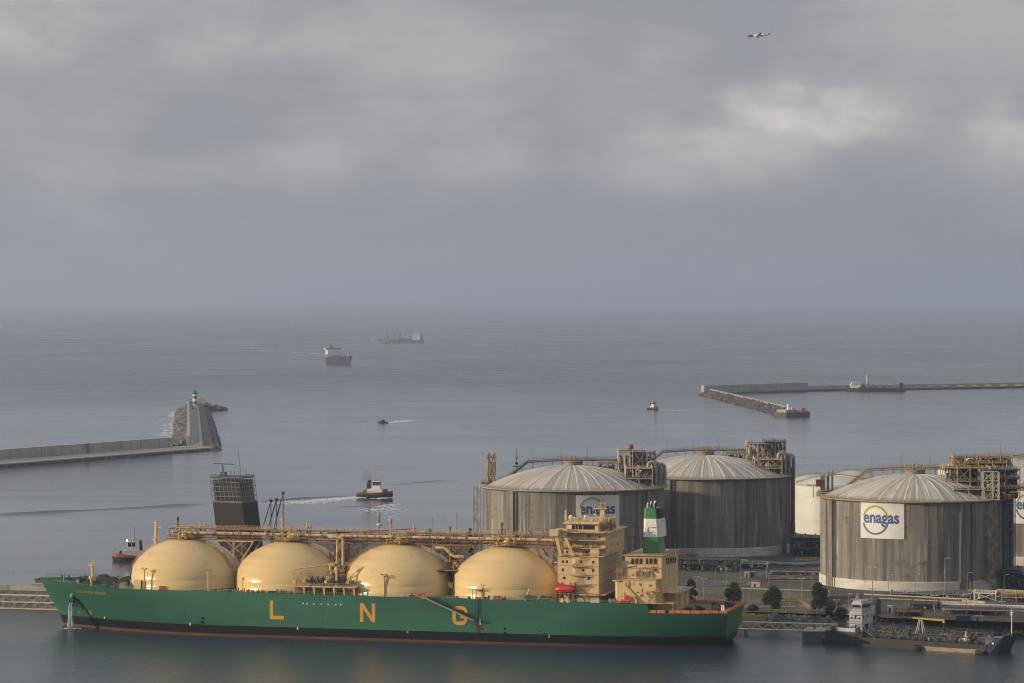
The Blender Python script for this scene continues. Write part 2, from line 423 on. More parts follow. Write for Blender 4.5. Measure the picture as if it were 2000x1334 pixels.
ro, ri = 2.3, 0.9
outer = [(sb, za-2.6)] + arc(sb-ro, za-ro, ro, ro, 15, 90, 5) + arc(sa+ro, za-ro, ro, ro, 90, 180, 6) + arc(sa+ro, zb+ro, ro, ro, 180, 270, 6) + arc(sb-ro, zb+ro, ro, ro, 270, 360, 6) + [(sb, zb+3.9)]
inner = [(sb-tk, za-2.6)] + arc(sb-tk-ri, za-tk-ri, ri, ri, 15, 90, 5) + arc(sa+tk+ri, za-tk-ri, ri, ri, 90, 180, 6) + arc(sa+tk+ri, zb+tk+ri, ri, ri, 180, 270, 6) + arc(sb-tk-ri, zb+tk+ri, ri, ri, 270, 360, 6) + [(sb-tk, zb+3.9)]
mb = MB(); n = len(outer)
mb.add([(a, -24.11, b) for a, b in outer] + [(a, -24.11, b) for a, b in inner], [(i, i+1, n+i+1, n+i) for i in range(n-1)])
mb.v = mb.v; mb2 = extr([(sb-2.9, zb+2.75),(sb-2.9,zb+3.9),(sb-tk,zb+3.9),(sb-tk,zb+2.75)], -24.03); mb.add(mb2.v, mb2.f)
mb.build('letter', M_GOLD, hull)
def text_mesh(s, size, bold=0.0, space=1.0):
    cu = bpy.data.curves.new('lettering', 'FONT'); cu.body = s; cu.size = size; cu.offset = bold; cu.space_character = space
    cu.resolution_u = 3
    o = bpy.data.objects.new('lettering', cu); col.objects.link(o)
    bpy.context.view_layer.update()
    me = bpy.data.meshes.new_from_object(o.evaluated_get(bpy.context.evaluated_depsgraph_get()))
    bpy.data.objects.remove(o); bpy.data.curves.remove(cu)
    return me
def place_text(s, size, m, parent, fn, name='lettering', bold=0.0, sx=1.0, space=1.0):
    me = text_mesh(s, size, bold, space)
    for vv in me.vertices: vv.co = fn(vv.co.x * sx, vv.co.y)
    me.materials.clear(); me.materials.append(m)
    o = bpy.data.objects.new(name, me); col.objects.link(o); o.parent = parent
    return o
place_text('LNG RIVER NIGER', 1.55, mat('name_gold', (0.42,0.24,0.05), .6), hull, lambda x, y: (11.5 + x, -hhb(11.5 + x, 15.0 + y) - 0.09, 15.0 + y), 'ship_name', 0.02, 1.28)
place_text('LNG RIVER NIGER', 1.0, mat('name_gold2', (0.20,0.16,0.05), .6), hull, lambda x, y: (hs1(10.6+y) * 1.0 + 0.12, -6.5 + x, 10.6 + y), 'stern_name', 0.0, 1.2)
# bulbous-bow roundels
for px, py, r in ((154.5,1195.5,0.55),(183,1195,0.85)):
    s, z = SL(px, py, -8); y = -hhb(s, z)
    mb = MB()
    for k in range(12):
        a, b = 2*math.pi*k/12, 2*math.pi*(k+1)/12
        mb.cyl((s+r*math.cos(a), -hhb(s+r*math.cos(a), z+r*math.sin(a))-.05, z+r*math.sin(a)), (s+r*math.cos(b), -hhb(s+r*math.cos(b), z+r*math.sin(b))-.05, z+r*math.sin(b)), 0.13, n=4)
    mb.cyl((s-r,y-.05,z),(s+r,y-.05,z),.1,n=4); mb.cyl((s,y-.05,z-r),(s,y-.05,z+r),.1,n=4)
    mb.build('thruster_mark', M_GOLD, hull)
# hawse bolster and anchor
s, z = SL(146, 1164, -9); hy = -hhb(s, z)
MB().ball((s, hy - 0.1, z + .3), 1.25, 14, 8).build('hawse_bolster', mat('bolster_green', (0.10,0.26,0.18), .5), hull, 'all')
an = MB(); an.cyl((s+.4, hy-.9, z-.6), (s+.6, hy-1.1, z-3.2), .35, n=8); an.hexa([(s-1.0,hy-1.8,z-3.9),(s+2.2,hy-1.8,z-3.9),(s+2.2,hy-.6,z-3.9),(s-1.0,hy-.6,z-3.9),(s-.6,hy-1.6,z-2.7),(s+1.8,hy-1.6,z-2.7),(s+1.8,hy-.8,z-2.7),(s-.6,hy-.8,z-2.7)])
for q in (-.9, 2.1): an.cyl((s+q, hy-1.3, z-3.6), (s+q*1.1, hy-1.6, z-1.2), .55, .15, n=6)
an.build('anchor', M_DARK, ship)
MB().cyl((s+.9,hy-.1,z-.7),(s+1.3,hy+.4,z-1.4),1.9,n=14).build('hawse_mouth', M_BLACK, hull)
JET = (s, hy - 1.6, z - 2.4)
for dx in (-9,): pass

# ---- tank covers
TANKS = [54.5, 100.0, 146.6, 191.6]
RC = 22.7
def course(prof, flat=False): return mesh_of(MB().lathe(prof, 36 if flat else 56, cap=False), 'cover_course', M_CREAM, not flat)
PROF = [(RC, 0), (RC, 4.0), (RC-0.6, 8.1), (RC-2.7, 11.4), (RC-6.2, 14.6), (RC-10.6, 17.1), (RC-15.6, 18.9), (RC-17.6, 19.4), (0.02, 19.6)]
C_ME = []
for i in range(len(PROF)-1):
    (r0, z0), (r1, z1) = PROF[i], PROF[i+1]
    lip = 0.018
    C_ME.append(course([(r0+(lip if i else 0), z0), (r1+0.02, z1-0.0), (r1-0.3, z1+0.01)], i > 3))
M_SKIRT = mesh_of(MB().lathe([(RC+.12,0),(RC+.12,.9),(RC,.95)], 48, cap=False), 'skirt_kerb', M_CREAM, True)
rail_me = MB()
for k in range(24):
    a, b = 2*math.pi*k/24, 2*math.pi*(k+1)/24
    rail_me.rail([(6.6*math.cos(a),6.6*math.sin(a),0),(6.6*math.cos(b),6.6*math.sin(b),0)], 1.15, 3, .06)
rail_me = mesh_of(rail_me, 'dome_rail', M_PIPE)
plat = mesh_of(MB().lathe([(6.8,0),(6.8,.25),(4.4,.26)],24,cap=False), 'dome_platform', M_RUST)
random.seed(5)
for ti, ts in enumerate(TANKS):
    z0 = deck(ts) - 0.2
    tcv = inst('tank_cover', C_ME[0], ship, (ts, 0, z0))
    for me in C_ME[1:]: inst('cover_course', me, tcv)
    inst('skirt_kerb', M_SKIRT, tcv)
    inst('dome_platform', plat, tcv, (0,0,19.9)); inst('dome_rail', rail_me, tcv, (0,0,20.1))
    h = MB().lathe([(2.3,0),(2.3,2.6),(1.9,3.3),(.9,3.9),(.02,4.0)],18); h.build('tank_dome', M_DOMEY, tcv, 40).location = (0,-1.5,19.5)
    fr = MB()
    for (x, y) in ((-3.2,-4),(3.2,-4),(-3.2,1.6),(3.2,1.6)): fr.cyl((x,y,0),(x,y,4.2),.14,n=6)
    for y in (-4,1.6): fr.cyl((-3.2,y,4.2),(3.2,y,4.2),.16,n=6)
    for x in (-3.2,3.2): fr.cyl((x,-4,4.2),(x,1.6,4.2),.16,n=6); fr.cyl((x,-4,2.2),(x*.4,-4,4.2),.1,n=5)
    fr.build('dome_frame', M_PIPE, tcv).location = (0,0,19.8)
    cl_ = MB()
    for k in range(26):
        a = random.uniform(0, 6.28); r = random.uniform(2.5, 7.5); x, y = r*math.cos(a), r*math.sin(a)
        hh = random.uniform(.8, 3.2); cl_.cyl((x,y,0),(x,y,hh),random.uniform(.1,.35),n=6)
        if k % 2: cl_.cyl((x,y,hh),(x+random.uniform(-2.5,2.5),y+random.uniform(-1,1),hh),.14,n=6)
        if k % 3 == 0: cl_.ball((x,y,hh),.45,8,5)
    cl_.build('dome_piping', M_PIPE, tcv, kind='stuff').location = (0,0,19.6)
    for az, m_ in ((-18, M_PIPE), (-158, M_PIPE)):
        if az == -158 and ti % 2: continue
        a_ = R(az); ds = MB(); pts = [((r+.35)*math.cos(a_), (r+.35)*math.sin(a_), z+.25) for r, z in PROF[2:8]]
        ds.tube(pts, .14, 5); off = Vector((-math.sin(a_), math.cos(a_), 0))*.9
        ds.tube([Vector(p)+off for p in pts], .14, 5); ds.rail(pts, 1.1, 1.6, .05)
        for p, q in zip(pts, pts[1:]):
            for i in range(5): c = Vector(p).lerp(Vector(q), i/5); ds.cyl(c, c+off, .07, n=4)
        ds.build('dome_stair', m_, tcv)
    # vent mast and cross mast
    s_, z_ = SL((347,552,763,980)[ti], (1010,1012,1014,1021)[ti], -1.0)
    v_ = MB().cyl((0,0,0),(0,0,z_-z0-19),.42,.36,n=10).cyl((0,0,z_-z0-20.3),(0,0,z_-z0-19.2),.68,n=10).cyl((0,0,z_-z0-22.2),(0,0,z_-z0-22.0),.9,n=10)
    v_.build('vent_mast', mat('mast_grey', (0.13,0.11,0.07), .6) if ti in (0,3) else M_PIPE, tcv, 40).location = (s_-ts, -1.0, 19.2)
    s_, z_ = SL((392,600,809,1025)[ti], (1017,1019,1024,1032)[ti], 0.0)
    hgt = z_ - z0 - 19
    c_ = MB().cyl((0,0,0),(0,0,hgt),.45,.3,n=8).cyl((-1.5,0,hgt-2.2),(1.5,0,hgt-2.2),.16,n=6).cb((-1.5,0,hgt-1.9),(.6,.6,.5)).cb((1.5,0,hgt-1.9),(.6,.6,.5)).cyl((0,0,hgt-2.6),(0,0,hgt-2.4),.9,n=8)
    c_.build('light_mast', M_PIPE, tcv).location = (s_-ts, 0, 19.2)
# ---- pipe rack over the tank tops
rack = MB().box((47,-1.5,40.9),(212,3.8,41.1)).build('pipe_rack', M_RUST, ship)
for y, z, r in ((-3.2,39.6,.62),(-1.6,38.9,.42),(0.4,39.5,.55),(2.4,39.3,.42),(3.6,38.8,.3)):
    MB().cyl((48,y,z),(211,y,z),r,n=10).build('pipe', M_PIPE, rack, 50)
fl = mesh_of(MB().cyl((-.14,0,0),(.14,0,0),.8,n=10), 'pipe_flange', M_RUST)
for k in range(21): inst('pipe_flange', fl, rack, (53 + k*7.6,-3.2,39.6))
mb = MB()
for k in range(28):
    s = 48.5 + k*6
    for y in (-4.1, 4.1): mb.cyl((s,y,36.9),(s,y,41.0),.13,n=5)
    mb.cyl((s,-4.1,38.3),(s,4.1,38.3),.15,n=5); mb.cyl((s,-4.1,41),(s,4.1,41),.15,n=5)
for y in (-4.1,4.1): mb.cyl((47,y,37.0),(212,y,37.0),.22,n=5); mb.cyl((47,y,38.3),(212,y,38.3),.12,n=5)
mb.build('rack_frame', M_RUST, rack)
MB().rail([(47,-1.5,41.1),(212,-1.5,41.1)],1.2,1.6,.055).rail([(47,3.8,41.1),(212,3.8,41.1)],1.2,1.6,.055).build('walkway_rail', M_PIPE, rack)
for k, s in enumerate((77.3, 123.3, 169.1, 211.5)):
    tw = MB()
    for y in (-5, 5):
        tw.cyl((s-.6,y,17.5),(s-.6,y,37),.36,n=6); tw.cyl((s,y,24.5),(s-8,y,36.8),.26,n=6); tw.cyl((s,y,24.5),(s+8,y,36.8),.26,n=6)
        tw.cyl((s-4,y,30.6),(s+4,y,36.8),.16,n=5); tw.cyl((s+4,y,30.6),(s-4,y,36.8),.16,n=5); tw.cyl((s-8,y,36.6),(s+8,y,36.6),.26,n=6)
    for z in (24.5,30,36): tw.cyl((s-.6,-5,z),(s-.6,5,z),.2,n=5)
    tw.cyl((s-.6,-5,18),(s-.6,5,30),.14,n=5); tw.cyl((s-.6,5,18),(s-.6,-5,30),.14,n=5)
    tw.build('rack_tower', M_PIPE if k == 0 else M_RUST, rack)
random.seed(13)
mb = MB(); mb2 = MB()
for k in range(300):
    s = random.uniform(47.5,211.5); y = random.uniform(-4.3,4.2); z = random.uniform(37,40.6); b_ = mb if k % 2 else mb2; t_ = random.random()
    if t_ < .45: b_.cyl((s,y,z),(s,y,z+random.uniform(.6,3.4)),random.uniform(.06,.2),n=5)
    elif t_ < .8: b_.cyl((s,y,z),(s+random.uniform(1,6),y,z),random.uniform(.06,.18),n=5)
    else: b_.cb((s,y,z),(random.uniform(.4,1.3),random.uniform(.4,1.2),random.uniform(.4,1.1)))
mb.build('rack_fitting', M_RUST, rack, kind='stuff'); mb2.build('rack_fitting', M_DARK, rack, kind='stuff')
# drop pipes between second and third tank, and beyond the third
dp = []
for s, y in ((121.8,-7),(124.3,-7.5)):
    MB().tube([(s-4,y,39.3),(s-.8,y,39.3),(s-.2,y,39.0),(s,y,38.4),(s,y,26)],.55,10).build('drop_pipe', M_PIPE, rack, 50)
for i, (s, y, z) in enumerate(((120.4,-12,27.5),(122.8,-12.5,27.0),(121.0,-14,24.5),(118.6,-18,23.6),(119.8,-18.2,23.4),(121,-18.4,23.5),(122.3,-18.6,22.9),(123.5,-18.5,22.3))):
    MB().tube([(s,y,18),(s,y,z),(s+.15,y+.3,z+.7),(s+.5,y+1,z+1.05),(s+.8,y+2.2,z+.9),(s+.85,y+3,z-.2),(s+.85,y+3,18)],.5,9).build('loop_pipe', M_PIPE, rack, 50)
random.seed(11)
for s in (123, 169):
    mb = MB()
    for k in range(34):
        x = s + random.uniform(-5,5); y = random.uniform(-9,6); a = random.uniform(18,32); b = a + random.uniform(1.5,7)
        if k % 3: mb.cyl((x,y,a),(x,y,b),random.uniform(.1,.3),n=6)
        else: mb.cyl((x-3,y,a),(x+3,y,a),random.uniform(.1,.3),n=6)
    mb.build('process_piping', M_RUST, rack, kind='stuff')
    for k in range(10):
        x = s + random.uniform(-4,4); y = random.uniform(-11,2); z = random.uniform(19,31)
        MB().cb((x,y,z),(random.uniform(.8,2.4),1.2,random.uniform(.8,2.2))).build('valve_box', M_PIPE, rack)
MB().tube([(163,-8,36),(166.5,-8,36),(167.6,-8,35.6),(170,-8,33.2),(171,-8,32.7),(175,-8,32.7)],.62,10).build('drop_pipe', M_PIPE, rack, 50)
MB().box((164,-11,27),(176,3,27.4)).build('grating', M_RUST, rack)
# ---- loading manifold on the port side
s0_, zz = SL(573, 1149, -22.5); s1_, zz2 = SL(697, 1152, -22.5); zp = 20.5
man = MB().box((s0_, -24.2, zp), (s1_, -17.5, zp+.55)).build('manifold_platform', M_PIPE, ship)
for k in range(7):
    s = lerp(s0_+1, s1_-.6, k/6); MB().hexa([(s-.15,-24,17.4),(s+.25,-24,17.4),(s+.25,-23.6,17.4),(s-.15,-23.6,17.4),(s-.8,-24,zp),(s+.1,-24,zp),(s+.1,-23.6,zp),(s-.8,-23.6,zp)]).build('platform_strut', M_PIPE, man)
MB().rail([(s0_,-24.2,zp+.55),(s1_,-24.2,zp+.55)],1.1,1.4,.055).build('platform_rail', M_PIPE, man)
random.seed(3)
sm0, sm1 = SL(597,1140,-21)[0], SL(682,1140,-21)[0]
for k in range(9):
    s = lerp(sm0, sm1, k/8)
    mb = MB().cyl((s,-23.4,zp+2.2),(s,-14,zp+2.2),.42,n=10).cyl((s,-23.5,zp+2.2),(s,-23.2,zp+2.2),.72,n=12).cyl((s,-21.4,zp+1.2),(s,-21.4,zp+3.6),.34,n=8).cb((s,-21.4,zp+3.4),(.9,.7,.5))
    mb.cyl((s,-19.2,zp+.6),(s,-19.2,zp+4.2),.2,n=6).ball((s,-19.8,zp+2.4),.8,8,6)
    mb.build('loading_flange', M_DARK if k % 4 else M_PIPE, man, 50)
mb = MB()
for k in range(36):
    s = random.uniform(sm0-1, sm1+1); y = random.uniform(-22.5,-18); z = random.uniform(zp+.6, zp+3)
    mb.cyl((s,y,zp+.6),(s,y,z+1.2),.09,n=5)
    if k % 2: mb.cyl((s,y,z),(s+random.uniform(-2.5,2.5),y,z),.12,n=5)
mb.rail([(sm0-2,-17.6,zp+3.6),(sm1+4,-17.6,zp+3.6)],1.1,2,.06)
mb.build('manifold_piping', M_PIPE, man, kind='stuff')
MB().box((s0_,-23.9,zp+.56),(s0_+1.4,-22.4,zp+2.7)).build('control_cabin', M_HOUSE, man)
# hose crane jib in front of the second tank
a = SL(576,1111,-23); b = SL(658,1101,-21.5)
jb = MB().cyl((a[0],-23,a[1]),(b[0],-21.8,b[1]),.3,n=6).cyl((a[0],-23,a[1]-.2),(b[0],-21.8,b[1]-2.6),.16,n=5).box((a[0]-1,-24,a[1]-2.0),(a[0]+2.4,-22.2,a[1]-1.6)).rail([(a[0]-1,-24,a[1]-1.6),(a[0]+2.4,-24,a[1]-1.6)],1.3,1.2,.07)
jb.cyl((b[0],-21.6,17.5),(b[0],-21.6,b[1]+1),.55,n=8).box((b[0]-3.2,-22.6,b[1]-1),(b[0]-.6,-21,b[1]+.3))
jb.build('hose_crane', M_PIPE, ship)
# ---- deck lamp posts and small deck gear (port side)
for px, top in ((282,1110),(407,1114),(750,1122),(1128,1118)):
    if px > 1100: continue
    s, z = SL(px, top, -22.9)
    p = MB().cyl((s,-22.9,17.4),(s,-22.9,z-.6),.34,.26,n=8).cyl((s,-22.9,z-.7),(s,-22.9,z-.5),1.0,n=10)
    po = p.build('lamp_post', M_HOUSE, ship, 40)
    MB().rail([(s-1,-23.4,z-.5),(s+1,-23.4,z-.5)],.7,.7,.05).cb((s-.9,-22.9,z),(.5,.5,.5)).cb((s+.9,-22.9,z),(.5,.5,.5)).build('lamp_head', M_RUST, po)
s, z = SL(930, 1151, -22.8)
MB().box((s-2.6,-24.1,z),(s+2.6,-22,z+.25)).rail([(s-2.6,-24.1,z+.25),(s+2.6,-24.1,z+.25)],1.2,1.2,.07).cyl((s-1.2,-23.6,17.3),(s-1.2,-23.6,z),.18,n=6).cyl((s+.4,-23.6,17.3),(s+.4,-23.6,z),.18,n=6).cyl((s+2.2,-22.4,17.3),(s+2.2,-22.4,z+2.4),.14,n=6).build('gangway_davit', M_PIPE, ship)
for px in (318, 824, 971):
    s, z = SL(px, 1150, -22.5); MB().box((s-1.3,-23.4,deck(s)-.2),(s+1.1,-22.2,deck(s)+1.5)).build('hose_box', M_REDBOX, ship)
s, z = SL(270, 1148, -21.8); MB().box((s-2.2,-21.2,17.4),(s+.9,-18,21.2)).build('deck_house', M_HOUSE, ship); MB().box((s+1,-21.0,17.4),(s+2.0,-19,21.1)).build('deck_locker', mat('locker_rust', (0.22,0.09,0.05), .6), ship)
random.seed(21)
for k in range(70):
    px = random.choice((random.uniform(415,560), random.uniform(780,1080), random.uniform(460,700)))
    s, z = SL(px, 1160, -22.8); z = deck(s) - .25
    mb = MB()
    if k % 3 == 0: mb.cyl((s,-22.8,z),(s,-22.8,z+random.uniform(.8,2.2)),.22,n=6)
    elif k % 3 == 1: mb.cb((s,-22.6,z+.5),(random.uniform(.5,1.4),.8,1.0))
    else: mb.cyl((s-.5,-22.9,z+.7),(s+.5,-22.9,z+.7),.5,n=8)
    mb.build('deck_fitting', M_DARK if k % 4 else M_RUST, ship)
MB().rail([(33+k*6.0, -hhb(33+k*6.0, 17.6)+.15, deck(33+k*6.0)-.1) for k in range(37)],1.1,2,.05).build('deck_rail', mat('rail_buff', (0.42,0.36,0.22), .6), ship)
MB().rail([(33+k*6.0, hhb(33+k*6.0, 17.6)-.15, deck(33+k*6.0)-.1) for k in range(37)],1.1,2,.05).build('deck_rail', _mats['rail_buff'], ship)
# crane-like pipe near fourth tank and green winches
s, z = SL(1033, 1153, -22.6)
MB().cyl((s-1.6,-22.6,17.2),(s+.2,-22.6,21.8),.28,n=6).cyl((s+.2,-22.6,21.8),(s+1.0,-22.6,20.9),.2,n=6).build('store_davit', M_HOUSE, ship)
for px in (1030, 1060):
    s, _ = SL(px, 1160, -22.2); MB().cyl((s,-23,18.4),(s,-21,18.4),1.0,n=12).box((s+1,-23,17.2),(s+3.6,-21.4,19.2)).build('mooring_winch', mat('winch_green', (0.02,0.09,0.06), .5), ship, 40)
# ---- forecastle: foremast, winches, rails
s, zt = SL(181, 1100, 0)
fm = MB().cyl((s,0,17.5),(s,0,zt),.75,.5,n=10).cyl((s-1.8,0,zt-.9),(s+1.8,0,zt-.9),.2,n=6).cb((s,0,zt-1),(2.6,1.8,.25)).cyl((s,0,zt),(s,0,zt+1.6),.12,n=5)
fm.rail([(s-1.3,-.9,zt-.9),(s+1.3,-.9,zt-.9)],1,1,.06).build('foremast', M_HOUSE, ship, 40)
random.seed(8)
for k, (px, y, r, L_) in enumerate(((150,-3,1.1,5),(163,1,1.2,4),(172,-6,1.0,4),(182,-2,1.5,3),(190,4,1.3,4),(203,-4,2.0,2),(212,5,1.1,4),(220,-5,1.6,3),(228,2,1.2,4),(238,-8,1.3,3),(247,4,1.4,4),(206,-12,1.0,2),(230,-14,1.1,2),(241,-15,1.2,2))):
    s, _ = SL(px, 1130, y); z = deck(s) - .9
    w_ = MB().cyl((s,y-L_/2,z+r),(s,y+L_/2,z+r),r,n=14).cyl((s,y-L_/2-.25,z+r),(s,y-L_/2,z+r),r*1.25,n=14).cyl((s,y+L_/2,z+r),(s,y+L_/2+.25,z+r),r*1.25,n=14).box((s+r*.4,y-1,z),(s+r*1.7,y+1,z+r*1.3))
    w_.build('windlass', (M_DARK, mat('winch_green', (0.02,0.09,0.06), .5), M_DARK, mat('gear_grey', (0.2,0.2,0.19), .6), M_DARK)[k % 5], ship, 40)
for k in range(50):
    px = random.uniform(120,262); y = random.uniform(-14,12); s, _ = SL(px,1130,y)
    if abs(y) > hhb(s, 17) - 1: continue
    z = deck(s)-.9; MB().cyl((s,y,z),(s,y,z+random.uniform(.8,2.6)),random.uniform(.12,.4),n=6).build('bollard', random.choice((M_DARK,M_DARK,M_HOUSE,M_DECKG)), ship)
MB().rail([(s, -hhb(s, deck(s)) + .1, deck(s)) for s in (-9,-6,-3,0,4,8,13,18,23,28,33)],1.15,1.6,.06).rail([(s, hhb(s, deck(s)) - .1, deck(s)) for s in (-9,-6,-3,0,4,8,13,18,23,28,33)],1.15,1.6,.06).build('bow_rail', mat('rail_green', (0.12,0.20,0.13), .6), ship, kind='stuff')
s, zt = SL(125, 1118, -4); MB().cyl((s,-4,17.5),(s,-4,zt),.28,n=6).cyl((s-11-13,0,19),(s-11-13.6,0,22.5),.08,n=5).build('jack_staff', mat('staff', (0.3,0.33,0.15), .6), ship)
s, zt = SL(180, 1130, -12); MB().cyl((s,-13,17),(s,-13,zt),.45,n=8).cyl((s,-13,zt),(s,-13,zt+1),.9,n=8).build('vent_post', M_HOUSE, ship)
# forward signal mast beside the first tank
s, zt = SL(305, 1017, 16); zb_ = SL(305, 1080, 16)[1]
MB().box((s-1.8,14.6,17.4),(s+1.8,17.4,zb_+3.2)).build('mast_house', M_HOUSE, ship)
MB().cyl((s,16,zb_+3),(s,16,zt),.75,.55,n=10).cyl((s,16,zb_+5.5),(s,16,zb_+5.8),1.6,n=10).cyl((s,16,zt-3),(s+2,16,zt-3),.2,n=6).cb((s+1.9,16,zt-2.8),(.6,.6,.6)).cyl((s-1.3,16,zt-.8),(s+1.3,16,zt-.8),.16,n=6).rail([(s-1.5,14.9,zb_+5.8),(s+1.5,14.9,zb_+5.8)],1.1,1.2,.06).build('signal_mast', M_HOUSE, ship)

# ---- accommodation block
acc = MB().box((216.8,-21,17.2),(233.3,21,34.8)).build('accommodation_block', M_HOUSE, ship)
MB().box((218.3,-17,34.8),(235.0,17,44.0)).build('upper_storeys', M_HOUSE, acc)
MB().box((229.8,-20.6,34.8),(233.2,-17.02,38.0)).build('stair_trunk', M_HOUSE, acc)
mb = MB()
for z in (20.3, 23.9, 27.5, 31.1): mb.box((216.75,-21.05,z),(233.38,21.05,z+.10))
mb.build('storey_seam', M_RUST, acc)
for z, y0 in ((34.8,-21.4),(37.9,-20.8),(40.9,-20.6),(44.0,-20.6)):
    MB().box((216.4,y0,z),(235.4,-16.9,z+.28)).build('side_deck', M_PIPE, acc)
    MB().rail([(216.4,y0+.1,z+.28),(235.4,y0+.1,z+.28)],1.05,1.9,.05).build('side_rail', M_PIPE, acc)
MB().box((235.0,-17,43.9),(236.6,17,44.1)).build('side_deck', M_PIPE, acc)
MB().rail([(235.2,-17,44.1),(235.2,17,44.1)],1.05,1.9,.05).build('side_rail', M_PIPE, acc)
MB().box((233.3,-22,19.9),(236.2,18,20.25)).box((219,-23,19.9),(233.3,-21,20.25)).build('side_deck', M_PIPE, acc)
MB().rail([(219,-22.9,20.25),(233.3,-22.9,20.25)],1.05,1.9,.05).build('side_rail', M_PIPE, acc)
# wheelhouse
whl = MB().box((218.6,-14,44.02),(231.5,14,47.1)).build('wheelhouse', M_HOUSE, ship)
MB().hexa([(217.6,-15.2,47.1),(232.2,-15.2,47.1),(232.2,15.2,47.1),(217.6,15.2,47.1),(218.0,-14.8,47.9),(232,-14.8,47.9),(232,14.8,47.9),(218.0,14.8,47.9)]).build('wheelhouse_roof', M_PIPE, whl)
for k, (a, b) in enumerate(((1117.5,1122.5),(1124,1129),(1130.5,1137))):
    s0_ = SL(a,1030,-14)[0]; s1_ = SL(b,1030,-14)[0]
    MB().box((s0_,-14.06,44.9),(s1_,-13.9,46.6)).build('window', M_WIN, whl)
s0_ = SL(1111,1030,-14)[0]; s1_ = SL(1116.3,1030,-14)[0]; MB().box((s0_,-14.08,44.1),(s1_,-13.9,46.7)).build('door', M_WHITE, whl)
s0_ = SL(1139,1030,-14)[0]; MB().box((s0_,-14.06,44.9),(s0_+4.6,-13.9,46.6)).build('window', M_WIN, whl)
for k in range(9): MB().box((218.5,-12.6+k*2.8,45.2),(218.7,-10.4+k*2.8,46.7)).build('window', M_WIN, whl)
MB().rail([(218,-14.8,47.9),(232,-14.8,47.9),(232,14.8,47.9)],1.05,1.6,.05).build('roof_rail', M_PIPE, whl)
# bridge wings with raking struts
for sd in (-1, 1):
    wg = MB().box((214.3,sd*24.1 if sd<0 else 20.6,42.8),(217.8,-20.6 if sd<0 else 24.1,45.3)).box((215.2,-20.6 if sd<0 else 14.2,42.9),(220.4,-14.2 if sd<0 else 20.6,45.2)).build('bridge_wing', M_HOUSE, ship)
    for (a0, a1, b0, b1) in ((215.9,217.3,217.8,218.9),(219.3,220.6,223.0,224.0)):
        y0, y1 = sorted((sd*22.6, sd*21.5))
        MB().hexa([(b0,y0,35.1),(b1,y0,35.1),(b1,y1,35.1),(b0,y1,35.1),(a0,y0,42.8),(a1,y0,42.8),(a1,y1,42.8),(a0,y1,42.8)]).build('wing_strut', M_HOUSE, wg)
# windows and doors of the port side (photo pixel, plane, half size in m)
ZX = lambda zx, zy: (1070 + zx/6.0625, 970 + zy/6.0625)
def port_win(zx, zy, y, w, h, m, name='window'):
    s, z = SL(*ZX(zx, zy), y)
    MB().box((s-w/2, y-.07, z-h/2), (s+w/2, y+.05, z+h/2)).build(name, m, acc)
for zx, zy in ((178,770),(225,770),(178,865),(193,963),(393,770),(420,870),(538,775),(538,875),(488,968)): port_win(zx, zy, -21, .75 if zx != 193 else 1.0, 1.05, M_WIN)
for zx, zy in ((310,772),(310,877),(452,970)): port_win(zx, zy, -21, 1.1, 2.0, M_WHITE, 'door')
for zx, zy in ((275,565),(455,572),(612,572),(490,470),(612,478),(228,655),(455,655)): port_win(zx, zy, -17, .75, 1.0, M_WIN)
for zx, zy in ((505,585),(435,480),(388,668)): port_win(zx, zy, -17, 1.1, 2.0, M_WHITE, 'door')
for zx, zy in ((750,465),(772,463),(790,461),(811,459),(742,567),(762,565),(815,558),(833,555),(876,545),(700,570),(740,662),(806,655),(888,590),(742,760),(792,750)):
    y, z = AF(*ZX(zx, zy), 235.0 if zy < 720 else 233.3); s = 235.0 if zy < 720 else 233.3
    MB().box((s-.05,y-.4,z-.55),(s+.07,y+.4,z+.55)).build('window', M_WIN, acc)
y, z = AF(*ZX(645, 693), 234.99); MB().box((233.2,-20.2,36.2),(233.5,-18.4,37.6)).build('notice_board', M_WHITE, acc)
# outside stair platforms and ladders
for z, a, b in ((31.0,222.3,228.0),(27.3,222.3,228.0),(23.7,222.0,228.6)):
    MB().box((a,-22.6,z),(b,-21.0,z+.2)).build('stair_platform', M_PIPE, acc)
    MB().rail([(a,-22.55,z+.2),(b,-22.55,z+.2)],1.05,1.2,.05).build('side_rail', M_PIPE, acc)
def ladder(parent, p, q, w=0.8, name='ladder', m=None):
    p = Vector(p); q = Vector(q); m_ = MB(); d = Vector((0, w/2, 0))
    for sd in (-1, 1): m_.cyl(p+d*sd, q+d*sd, .10, n=4); m_.cyl(p+d*sd+Vector((0,0,1)), q+d*sd+Vector((0,0,1)), .045, n=4)
    n = max(3, int((q-p).length/.6))
    for i in range(n+1): c = p.lerp(q, i/n); m_.cb(c, (.3, w, .05))
    return m_.build(name, m or M_PIPE, parent)
for (p, q) in (((223,-21.9,23.9),(226.6,-21.9,27.3)),((226.8,-21.9,27.5),(223.2,-21.9,31.0)),((223,-21.9,31.2),(227,-21.9,34.8)),((222,-19,35),(225,-19,37.9)),((221,-19,38.2),(224.6,-19,40.9)),((225,-19,41.2),(228.6,-19,44)),((224,-22,20.2),(227.4,-22,23.7)),((227.6,-22.2,20.2),(230,-22.2,17.3))):
    ladder(acc, p, q)
